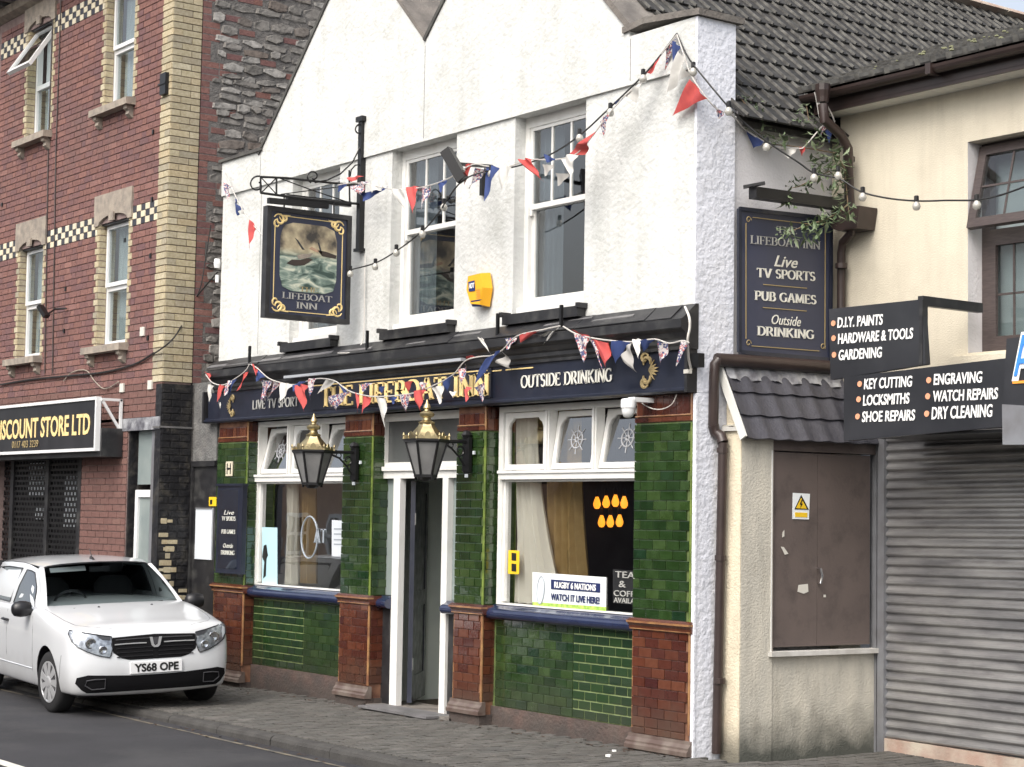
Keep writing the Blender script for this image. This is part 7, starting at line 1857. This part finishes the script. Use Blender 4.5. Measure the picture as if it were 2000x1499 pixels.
# ================================================================== CAR
from mathutils.bvhtree import BVHTree
contact_r = PZ(112, 1391, ROADZ)            # front right wheel on the road
HD = radians(-6.5)                         # heading
fwdv = Vector((cos(HD), sin(HD), 0)); leftv = Vector((-sin(HD), cos(HD), 0))
tiltr = math.atan2(.055, 1.49)             # left wheels stand on the pavement edge
leftv = (leftv*cos(tiltr)+ZUP*sin(tiltr)); upv_ = fwdv.cross(leftv)
CS = .925
org = contact_r+leftv*.745*CS
XF = Matrix(((fwdv.x, leftv.x, upv_.x, org.x), (fwdv.y, leftv.y, upv_.y, org.y), (fwdv.z, leftv.z, upv_.z, org.z), (0, 0, 0, 1))) @ Matrix.Diagonal((CS, CS, CS, 1))
XFI = XF.inverted()
mat('car_side_glass', (.028, .032, .036), .04, coat=1, spec=.8)
mat('car_panel_gap', (.10, .10, .11), .6)
car = thing('parked_car', 'white hatchback car with black grille and YS68 OPE plate parked half on the kerb', 'car', org)
# plan contours: for each level, list of (x,y,z) from the tail along the side to the centre of the nose
LV = [  # zb(z at nose), side half width, nose x, nose inset of corner, z at tail
 dict(z=.195, w=.79, nx=.70),
 dict(z=.23, w=.825, nx=.765),
 dict(z=.33, w=.848, nx=.80),
 dict(z=.46, w=.862, nx=.815),
 dict(z=.58, w=.866, nx=.80),
 dict(z=.715, w=.862, nx=.785),
 dict(z=.81, w=.845, nx=.745),
]
stx = [-3.22, -3.15, -2.9, -2.59, -2.2, -1.7, -1.2, -.7, -.35, 0.0, .22, .42]
def rise(x, k):     # shoulder rises towards the cowl
    t = min(1, max(0, (.62-x)/1.1)); return t
def contour(d, k):
    pts = []; f = k/(len(LV)-1)
    for i, x in enumerate(stx):
        w = d['w']
        if x < -2.9: w -= .10*(abs(x+2.9)/.32)**1.3
        if x > .1: w -= .018*((x-.1)/.32)**2*1.2
        z = d['z']+(.172*rise(x, k))*max(0, (f-.35)/.65)
        zz = z
        pts.append((x, w, zz))
    nx = d['nx']; w = d['w']
    # rounded corner then nose
    for (fx, fy) in ((.55, .955), (.74, .87), (.88, .72), (.955, .53), (.988, .27), (1.0, 0)):
        x = .42+(nx-.42)*((fx-.0) if fx < 1 else 1)
        z = d['z']+(.172*rise(x, k))*max(0, (f-.35)/.65)
        z += (.02*fy**2 if f > .6 else 0)
        pts.append((x, w*fy, z))
    return pts
rows = [contour(d, k) for k, d in enumerate(LV)]
last = rows[-1]; n = len(last)
# shoulder roll and bonnet rows towards the centre line
def cowlz(x): t = min(1, max(0, (.66-x)/1.0)); return .80+.205*t**.85
sh = []
for (x, y, z) in last: sh.append((x-(.02 if x > .5 else 0), y*.955, z+.028))
rows.append(sh)
for fy, dz in ((.86, .05), (.60, .075), (.30, .088), (.0, .092)):
    r = []
    for i, (x, y, z) in enumerate(last):
        xx = x if x < .42 else .42+(x-.42)*(.90-.06*(1-fy))
        base = z
        r.append((xx, y*fy, base+dz*(1-.35*max(0, (x-.3)/.5))))
    rows.append(r)
cb = MB(); off = []
verts = []; faces = []
R = len(rows)
for r in rows:
    for p in r: verts.append(Vector(p))
for i in range(R-1):
    for j in range(n-1):
        a = i*n+j; faces.append((a, a+1, a+n+1, a+n))
# mirror
bm = bmesh.new()
vl = [bm.verts.new(v) for v in verts]; vr = [bm.verts.new(Vector((v.x, -v.y, v.z))) for v in verts]
for f in faces:
    try: bm.faces.new([vl[k] for k in f]); bm.faces.new([vr[k] for k in reversed(f)])
    except Exception: pass
# tail closing + floor
for (V) in ((vl, vr),):
    for i in range(R-1):
        a, b = i*n, (i+1)*n
        try: bm.faces.new([vl[a], vl[b], vr[b], vr[a]])
        except Exception: pass
    for j in range(n-1):
        try: bm.faces.new([vl[j+1], vl[j], vr[j], vr[j+1]])
        except Exception: pass
bmesh.ops.remove_doubles(bm, verts=bm.verts, dist=1e-4)
bmesh.ops.dissolve_degenerate(bm, edges=bm.edges, dist=1e-4)
bmesh.ops.recalc_face_normals(bm, faces=bm.faces)
me = bpy.data.meshes.new('body'); bm.to_mesh(me); bm.free(); me.materials.append(MATS['car_white']); me.materials.append(MATS['car_black'])
body = bpy.data.objects.new('body', me); COL.objects.link(body)
ss = body.modifiers.new('s', 'SUBSURF'); ss.levels = 2; ss.render_levels = 2
WR = .305
cut = MB()
for wx in (0, -2.59): 
    for sg in (1, -1):
        nn_ = 28; cut.tube([(wx, sg*.60, WR+.01), (wx, sg*1.0, WR+.01)], .352, nn_)
cme = bpy.data.meshes.new('cut'); cme.from_pydata(cut.v, [], cut.f); b_ = bmesh.new(); b_.from_mesh(cme); bmesh.ops.recalc_face_normals(b_, faces=b_.faces); b_.to_mesh(cme); b_.free(); cme.materials.append(MATS['car_black'])
co = bpy.data.objects.new('cut', cme); COL.objects.link(co)
bo = body.modifiers.new('b', 'BOOLEAN'); bo.operation = 'DIFFERENCE'; bo.object = co; bo.solver = 'EXACT'
try: bo.material_mode = 'TRANSFER'
except Exception: pass
dg = bpy.context.evaluated_depsgraph_get(); dg.update()
full = bpy.data.meshes.new_from_object(body.evaluated_get(dg))
bo.show_viewport = False; body.modifiers['b'].show_render = False; dg.update()
plain = bpy.data.meshes.new_from_object(body.evaluated_get(dg))
bpy.data.objects.remove(body); bpy.data.objects.remove(co)
bvh = BVHTree.FromPolygons([v.co.copy() for v in plain.vertices], [tuple(p.vertices) for p in plain.polygons])
print('car body', len(full.polygons), [tuple(round(c, 2) for c in v) for v in (min((v.co.x, v.co.y, v.co.z) for v in full.vertices), max((v.co.x, v.co.y, v.co.z) for v in full.vertices))])
full.transform(XF); full.polygons.foreach_set('use_smooth', [True]*len(full.polygons))
try: full.set_sharp_from_angle(angle=radians(50))
except Exception: pass
full.name = 'body'
bo_ = bpy.data.objects.new('body', full); COL.objects.link(bo_); bo_.parent = car; bo_.matrix_parent_inverse = Matrix.Translation(-org)
def shoot(y, z, d=Vector((-1, 0, 0)), far=3.0, lift=.004):
    o = Vector((0, y, z))-d*far
    if d.x != -1: pass
    h, nrm, i, dist = bvh.ray_cast(o, d)
    if h is None: return None
    if nrm.dot(d) > 0: nrm = -nrm
    return h+nrm*lift
def decal(nm, outline, m, lift=.004, d=Vector((-1, 0, 0)), dens=.035, conv=None, thick=True, parent=None):
    """fill a front view outline (y,z) with a grid projected onto the body"""
    ys = [p[0] for p in outline]; zs = [p[1] for p in outline]
    def inside(y, z):
        c = False; N = len(outline); j = N-1
        for i in range(N):
            (yi, zi), (yj, zj) = outline[i], outline[j]
            if (zi > z) != (zj > z) and y < (yj-yi)*(z-zi)/(zj-zi)+yi: c = not c
            j = i
        return c
    bm = bmesh.new(); vs = [bm.verts.new((0, p[0], p[1])) for p in outline]
    bm.faces.new(vs)
    y = min(ys)+dens
    while y < max(ys):
        g = bm.verts[:]+bm.edges[:]+bm.faces[:]; bmesh.ops.bisect_plane(bm, geom=g, plane_co=(0, y, 0), plane_no=(0, 1, 0)); y += dens
    z = min(zs)+dens
    while z < max(zs):
        g = bm.verts[:]+bm.edges[:]+bm.faces[:]; bmesh.ops.bisect_plane(bm, geom=g, plane_co=(0, 0, z), plane_no=(0, 0, 1)); z += dens
    bad = []
    for v in bm.verts:
        h = shoot(v.co.y, v.co.z, d, lift=lift)
        if h is None: bad.append(v)
        else: v.co = h
    if bad: bmesh.ops.delete(bm, geom=bad, context='VERTS')
    mb = MB(); bm.verts.index_update(); mb.add([v.co.copy() for v in bm.verts], [tuple(v.index for v in f.verts) for f in bm.faces]); bm.free()
    return mb.part(nm, m, parent or car, smooth=True)
# upper grille, lower intake
decal('grille', [(-.42, .765), (0, .782), (.42, .765), (.44, .72), (.42, .62), (.34, .565), (.26, .545), (-.26, .545), (-.34, .565), (-.42, .62), (-.44, .70)], 'car_grille', .004)
decal('lower_intake', [(-.71, .275), (-.66, .243), (.66, .243), (.71, .275), (.765, .34), (.755, .395), (.66, .418), (.2, .395), (-.2, .395), (-.66, .418), (-.755, .395), (-.765, .34)], 'car_grille', .004)
for s in (1, -1):
    def strip(pts, r, nm, m, lift=.012):
        P = [shoot(y, z, lift=lift) for y, z in pts]; P = [p for p in P if p]
        mb = MB(); mb.tube(P, r, 6); return mb.part(nm, m, car, smooth=True)
    strip([(s*.09, .70), (s*.2, .701), (s*.3, .70), (s*.405, .696)], .006, 'chrome_strip', 'silver_plastic')
    for zz in (.745, .66, .62, .58): strip([(s*.03, zz), (s*.2, zz), (s*.39, zz-.004)], .005, 'grille_bar', 'car_trim' if zz > .7 else 'car_black', .008)
    # headlight: reflector shape under a clear lens
    hl_o = [(s*.43, .775), (s*.55, .795), (s*.68, .82), (s*.785, .842), (s*.80, .81), (s*.785, .745), (s*.745, .69), (s*.66, .64), (s*.56, .60), (s*.46, .578), (s*.445, .60), (s*.425, .67)]
    hd_ = Vector((-1, -s*.35, 0)).normalized()
    def shoot_o(lift): return lift
    def conv(o): return o
    # project along a slightly outward direction so that the lamp wraps round the corner
    def hdecal(nm, o, m, lift, dens=.03):
        return decal(nm, o, m, lift, Vector((-1, 0, 0)), dens)
    lampo = hdecal('headlight', hl_o, 'lamp_reflector', .003)
    hdecal('lamp_surround', [(s*(abs(y)*1.0), z) for y, z in [(s*.44, .74), (s*.52, .75), (s*.57, .79), (s*.55, .79), (s*.44, .77)]], 'car_trim', .006, .02)
    hdecal('indicator_lens', [(s*.745, .815), (s*.782, .80), (s*.77, .74), (s*.73, .70), (s*.73, .76)], 'plate_white', .006, .02)
    for (yy, zz, rr_) in ((.63, .72, .055), (.52, .655, .042)):
        c = shoot(s*yy, zz, lift=.004)
        if c:
            mb = MB(); mb.lathe([(rr_, 0), (rr_*.95, .008), (rr_*.8, .010), (rr_*.5, .004), (.001, .002)], 16, c, T=Matrix.Rotation(radians(90), 4, 'Y')); mb.part('lamp_bowl', 'chrome', car, smooth=True)
    hdecal('headlight_lens', hl_o, 'lamp_lens', .018)
    # lamp outline
    P = [shoot(y, z, lift=.008) for y, z in hl_o+[hl_o[0]]]; P = [p for p in P if p]; mb = MB(); mb.tube(P, .005, 5); mb.part('lamp_seal', 'car_black', car)
    # fog lamp blank
    fo = [(s*.60, .375), (s*.67, .365), (s*.68, .32), (s*.62, .28), (s*.50, .285), (s*.50, .375)]
    P = [shoot(y, z, lift=.010) for y, z in fo+[fo[0]]]; P = [p for p in P if p]; mb = MB(); mb.tube(P, .006, 5); mb.part('fog_lamp_blank', 'car_trim', car)
    c = shoot(s*.45, .335, lift=.01)
    # bonnet shut line
    bl = [(s*.42, .765), (s*.60, .80), (s*.72, .86), (s*.765, .93)]
    # side mirror
    mb = MB(); mb.lathe([(.02, -.10), (.075, -.09), (.095, -.04), (.10, .02), (.085, .075), (.05, .10), (.01, .105)], 14, (-.62, s*.93, 1.0), T=Matrix.Rotation(radians(90), 4, 'X') @ Matrix.Diagonal((.75, .85, 1.0, 1))); mb.tube([(-.60, s*.80, .955), (-.61, s*.87, .97)], .035, 8); mb.part('mirror', 'car_black', car, smooth=True)
    # door handles
    for hx_ in (-1.38, -2.32):
        mb = MB(); mb.tube([(hx_, s*.868, .845), (hx_-.04, s*.893, .85), (hx_-.14, s*.893, .852), (hx_-.18, s*.868, .85)], .014, 8); mb.part('door_handle', 'car_black', car, smooth=True)
# emblem
c = shoot(0, .71, lift=.02)
mb = MB(); mb.slab([Vector((c.x, y, z)) for y, z in ((-.062, .757), (-.035, .757), (-.02, .687), (0, .674), (.02, .687), (.035, .757), (.062, .757), (.042, .677), (.02, .657), (-.02, .657), (-.042, .677))], (.012, 0, 0)); mb.part('emblem', 'silver_plastic', car)
mb = MB(); mb.slab([Vector((c.x+.002, y, z)) for y, z in ((-.033, .754), (.033, .754), (.018, .694), (0, .684), (-.018, .694))], (.004, 0, 0)); mb.part('emblem_badge', 'car_trim', car)
# number plate
cx_ = max(shoot(y, z).x for y in (-.26, 0, .26) for z in (.42, .52))+.006
mb = MB(); mb.box((cx_-.05, -.262, .412), (cx_+.006, .262, .522)); mb.part('plate_holder', 'plate_white', car)
lettering('YS68 OPE', Vector((cx_+.008, -.225, .43)), Vector((cx_+.008, .225, .43)), ZUP, .078, 'plate_black', car, bold=.035, thick=.002)
# shut lines on the side and bonnet: thin dark beads pressed on the skin
def side_line(pts, s, r=.0035, m='car_panel_gap', nm='panel_gap'):
    P = []
    for (x, z) in pts:
        h, nr, i, dd = bvh.ray_cast(Vector((x, s*3, z)), Vector((0, -s, 0)))
        if h: P.append(h)
    mb = MB(); mb.tube(P, r, 4); mb.part(nm, m, car)
for s in (1, -1):
    side_line([(-.52, .24), (-.50, .4), (-.47, .6), (-.46, .8), (-.5, .93)], s)
    side_line([(-1.47, .24), (-1.47, .5), (-1.46, .75), (-1.47, .95)], s)
    side_line([(-.52, .24), (-.9, .235), (-1.3, .235), (-2.2, .24)], s)
    side_line([(.36, .36), (.40, .42), (.42, .5), (.46, .6)], s, .003)
    side_line([(-.5, .40), (-1, .40), (-1.5, .40), (-2.2, .41)], s, .008, 'car_white', 'side_moulding')
for s in (1, -1):
    P = []
    for (x, y) in ((.70, .40), (.66, .52), (.60, .62), (.45, .70), (.2, .735), (-.1, .75), (-.38, .755)):
        h, nr, i, dd = bvh.ray_cast(Vector((x, s*y, 2)), Vector((0, 0, -1)))
        if h: P.append(h)
    mb = MB(); mb.tube(P, .003, 4); mb.part('bonnet_gap', 'car_panel_gap', car)
for s in (1, -1):
    h, nr, i, dd = bvh.ray_cast(Vector((-.12, s*.28, 2)), Vector((0, 0, -1)))
    if h: mb = MB(); mb.lathe([(.014, 0), (.012, .008), (.004, .012)], 8, h); mb.part('washer_jet', 'car_trim', car)
# greenhouse
for (y0, y1) in ((-.05, .48), (-.52, .02)):
    mb = MB(); mb.tube([(-.19, y0, 1.0), (-.27, (y0+y1)/2, 1.005), (-.36, y1, 1.03)], .010, 5); mb.part('wiper', 'car_black', car)
def mirr(p, s): return Vector((p[0], p[1]*s, p[2]))
cowl = [(-.205, 0, .985), (-.225, .25, .982), (-.275, .48, .972), (-.37, .66, .958), (-.47, .735, .948)]
wtop = [(-.985, 0, 1.432), (-.995, .22, 1.428), (-1.02, .41, 1.418), (-1.06, .53, 1.402), (-1.10, .575, 1.385)]
# windscreen surface
def lerp(a, b, t): return Vector(a)*(1-t)+Vector(b)*t
def wsp(i, t, bul=.035):
    p = lerp(cowl[i], wtop[i], t); return p+Vector((.55, 0, .83))*bul*sin(pi*t)*1.0
mb = MB(); nt_2 = 8; cols = [(s, i) for s, i in [(-1, 4), (-1, 3), (-1, 2), (-1, 1), (1, 0), (1, 1), (1, 2), (1, 3), (1, 4)]]
vs = []
for t in range(nt_2+1):
    for s, i in cols: p = wsp(i, t/nt_2); vs.append(Vector((p.x, p.y*s, p.z)))
k = len(cols); mb.add(vs, [(a*k+b, a*k+b+1, (a+1)*k+b+1, (a+1)*k+b) for a in range(nt_2) for b in range(k-1)]); mb.part('windscreen', 'car_glass', car, smooth=True)
# black scuttle and screen edge
mb = MB(); pts = [Vector((c[0]+.02, c[1]*s, c[2]+.004)) for s, c in [(-1, cowl[4]), (-1, cowl[3]), (-1, cowl[2]), (-1, cowl[1]), (1, cowl[0]), (1, cowl[1]), (1, cowl[2]), (1, cowl[3]), (1, cowl[4])]]; mb.tube(pts, .022, 6); mb.part('scuttle', 'car_black', car)
belt = [(-.47, .775, .955), (-.80, .795, .975), (-1.20, .80, .985), (-1.47, .80, .99), (-1.60, .80, .992), (-2.10, .79, 1.0), (-2.55, .77, 1.01), (-3.0, .70, 1.02), (-3.15, .62, 1.02)]
rail = [(-.50, .76, .965), (-.86, .675, 1.205), (-1.12, .615, 1.38), (-1.40, .625, 1.42), (-1.60, .63, 1.432), (-2.10, .625, 1.43), (-2.50, .61, 1.415), (-2.85, .58, 1.39), (-3.0, .54, 1.36)]
for s in (1, -1):
    mb = MB(); vs = []; rr_ = 4
    for j in range(len(belt)):
        for t in range(rr_+1):
            p = lerp(belt[j], rail[j], t/rr_); p.y += .022*sin(pi*t/rr_); vs.append(Vector((p.x, p.y*s, p.z)))
    kk = rr_+1; mb.add(vs, [(a*kk+b, a*kk+b+1, (a+1)*kk+b+1, (a+1)*kk+b) for a in range(len(belt)-1) for b in range(rr_)])
    mb.part('side_frame', 'car_white', car, smooth=True)
    # A pillar between screen and rail
    mb = MB(); vs = []
    for t in range(9):
        a = wsp(4, t/8); a2 = wsp(3, t/8)*.25+a*.75
        b = lerp(rail[0], rail[2], t/8) if False else (lerp(rail[0], rail[1], t/4) if t <= 4 else lerp(rail[1], rail[2], (t-4)/4))
        e = Vector(b)+Vector((.03, .004, .015))
        for q in (a2+Vector((.004, 0, .006)), (a+e)/2+Vector((.02, .01, .012)), e, Vector(b)+Vector((0, .006, -.01))): vs.append(Vector((q.x, q.y*s, q.z)))
    mb.add(vs, [(a*4+b, a*4+b+1, (a+1)*4+b+1, (a+1)*4+b) for a in range(8) for b in range(3)]); mb.part('pillar', 'car_white', car, smooth=True)
    # side windows, 4 mm proud
    def gp(j, t):   # j fractional station, t 0..1 up
        j0 = int(min(j, len(belt)-2)); f = j-j0; p = lerp(lerp(belt[j0], belt[j0+1], f), lerp(rail[j0], rail[j0+1], f), t); p.y += .022*sin(pi*t)+.006; return Vector((p.x, p.y*s, p.z))
    fw_ = [gp(.45, .10), gp(1, .12), gp(2, .09), gp(2.85, .08), gp(2.9, .5), gp(2.93, .88), gp(2.5, .90), gp(2.05, .90), gp(1.6, .88), gp(1.2, .88), gp(.95, .80), gp(.75, .62)]
    mb = MB(); cen = sum(fw_, Vector())/len(fw_); cen.y += .008*s; mb.add(fw_+[cen], [(i, (i+1) % len(fw_), len(fw_)) for i in range(len(fw_))]); mb.part('side_window', 'car_side_glass', car, smooth=True)
    mb = MB(); mb.tube(fw_, .007, 5, closed=True); mb.part('window_seal', 'car_black', car)
    rw_ = [gp(3.75, .08), gp(5, .08), gp(6.2, .1), gp(6.9, .2), gp(6.7, .6), gp(6.3, .86), gp(5, .88), gp(3.7, .88)]
    mb = MB(); cen = sum(rw_, Vector())/len(rw_); cen.y += .012*s; mb.add(rw_+[cen], [(i, (i+1) % len(rw_), len(rw_)) for i in range(len(rw_))]); mb.part('side_window', 'car_side_glass', car, smooth=True)
    mb = MB(); mb.tube(rw_, .007, 5, closed=True); mb.part('window_seal', 'car_black', car)
# roof
mb = MB(); vs = []; ncol = 9
rl = [wtop[4], rail[3], rail[4], rail[5], rail[6], rail[7], rail[8]]; cz = [1.438, 1.468, 1.48, 1.484, 1.472, 1.45, 1.42]; cxr = [-.985, -1.36, -1.6, -2.1, -2.5, -2.88, -3.06]
for a in range(len(rl)):
    for b in range(ncol):
        v = -1+2*b/(ncol-1); e = rl[a]; y = e[1]*v*1.0; t = abs(v)
        x = cxr[a]*(1-t**2.4)+e[0]*t**2.4; z = cz[a]*(1-t**2.6)+(e[2]+.006)*t**2.6
        vs.append((x, y, z))
mb.add(vs, [(a*ncol+b, a*ncol+b+1, (a+1)*ncol+b+1, (a+1)*ncol+b) for a in range(len(rl)-1) for b in range(ncol-1)]); mb.part('roof', 'car_white', car, smooth=True)
mb = MB(); pts = [Vector((c[0]+.004, c[1]*s, c[2]+.002)) for s, c in [(-1, wtop[4]), (-1, wtop[3]), (-1, wtop[2]), (-1, wtop[1]), (1, wtop[0]), (1, wtop[1]), (1, wtop[2]), (1, wtop[3]), (1, wtop[4])]]; mb.tube(pts, .009, 6); mb.part('screen_seal', 'car_black', car)
for s in (1, -1):
    mb = MB(); mb.tube([Vector((wsp(4, t/8).x+.004, wsp(4, t/8).y*s, wsp(4, t/8).z+.006)) for t in range(9)], .008, 5); mb.part('screen_seal', 'car_black', car)
mb = MB(); mb.add([(-3.0, -.5, 1.38), (-3.0, .5, 1.38), (-3.2, .6, 1.0), (-3.2, -.6, 1.0)], [(0, 1, 2, 3)]); mb.part('rear_screen', 'car_side_glass', car)
MB().box((-2.62, -.70, .9), (-2.6, .70, 1.43)).part('added_cabin_view_blocker', 'car_seat', car)  # flat dark panel closing the view through the back of the cabin
# aerial
mb = MB(); mb.tube([(-1.22, 0, 1.46), (-1.34, 0, 1.57)], [.006, .003], 5); mb.slab([(-1.16, -.012, 1.452), (-1.30, -.012, 1.46), (-1.28, -.012, 1.49)], (0, .024, 0)); mb.part('aerial', 'car_black', car)
mb = MB(); mb.box((-2.9, .05, 1.50), (-2.7, .42, 1.53)); 
# cabin: dash, seats, wheel
mb = MB(); mb.slab([(-.22, -.62, .95), (-.22, .62, .95), (-.62, .66, .975), (-.62, -.66, .975)], (0, 0, .01)); mb.slab([(-.62, -.66, .985), (-.62, .66, .985), (-.70, .66, .8), (-.70, -.66, .8)], (-.01, 0, 0)); mb.part('dashboard', 'car_cabin', car)
mb = MB(); mb.box((-3.1, -.7, .9), (-.72, .7, .91)); mb.part('cabin_floor', 'car_cabin', car)
for s in (1, -1):
    mb = MB(); 
    mb.lathe([(.02, 0), (.21, .02), (.24, .15), (.22, .38), (.15, .46), (.02, .47)], 12, (-1.55, s*.36, .80), T=Matrix.Rotation(radians(-12), 4, 'Y') @ Matrix.Diagonal((.3, 1, 1, 1))); mb.lathe([(.02, 0), (.11, .02), (.13, .08), (.10, .16), (.02, .17)], 10, (-1.66, s*.36, 1.28), T=Matrix.Diagonal((.4, 1, 1, 1))); mb.part('seat', 'car_seat', car, smooth=True)
mb = MB(); mb.tube([(-.86+.07*sin(2*pi*i/20), -.36+.185*cos(2*pi*i/20), .985+.17*sin(2*pi*i/20)) for i in range(20)], .014, 6, closed=True); mb.part('steering_wheel', 'car_black', car)
mb = MB(); mb.box((-1.0, -.11, 1.335), (-.975, .11, 1.39)); mb.part('rear_view_mirror', 'car_black', car)
mb = MB(); mb.slab([(-1.0, -.52, 1.34), (-1.0, -.14, 1.35), (-1.04, -.14, 1.40), (-1.04, -.52, 1.385)], (-.012, 0, 0)); mb.part('sun_visor', 'silver_plastic', car)
# underside
mb = MB(); mb.box((-3.0, -.7, .19), (.55, .7, .24)); mb.part('underbody', 'car_black', car)
# wheels
def wheel(x, s, steer=0):
    T = Matrix.Translation((x, s*.745, WR)) @ Matrix.Rotation(steer, 4, 'Z') @ Matrix.Rotation(radians(-90 if s > 0 else 90), 4, 'X')
    mb = MB(); w = .095
    mb.lathe([(.19, -w), (.27, -w), (.297, -w*.8), (.305, -w*.5), (.305, w*.5), (.297, w*.8), (.27, w), (.205, w*.96), (.195, w*.4)], 36, T=Matrix.Identity(4)); 
    mb.v = [tuple(T @ Vector(v)) for v in mb.v]; wh = mb.part('wheel', 'rubber', car, smooth=True)
    mb = MB(); mb.lathe([(.203, w*.95), (.196, w*.97), (.188, w*.80), (.05, w*.60)], 36)
    mb.v = [tuple(T @ Vector(v)) for v in mb.v]; mb.part('rim_back', 'car_trim', wh, smooth=True)
    mb = MB(); N = 9
    for k in range(N):
        a = 2*pi*k/N; da = .20; di = .10
        P = lambda r, an, z: Vector((r*cos(an), r*sin(an), z))
        top = [P(.052, a-.42, w*.92), P(.192, a-da, w*.90), P(.196, a, w*.91), P(.192, a+da, w*.90), P(.052, a+.42, w*.92)]
        mb.slab(top, (0, 0, .010))
    mb.lathe([(.062, w*.9), (.06, w*1.06), (.045, w*1.12), (.001, w*1.13)], 18); mb.lathe([(.205, w*.86), (.205, w*1.0), (.193, w*1.02), (.186, w*.95)], 36)
    mb.v = [tuple(T @ Vector(v)) for v in mb.v]; mb.part('wheel_cover', 'silver_plastic', wh)
for x in (0, -2.59):
    for s in (1, -1): wheel(x, s, radians(6) if x == 0 else 0)
XF = None
# ================================================================== FINISH
flush_fields(300)
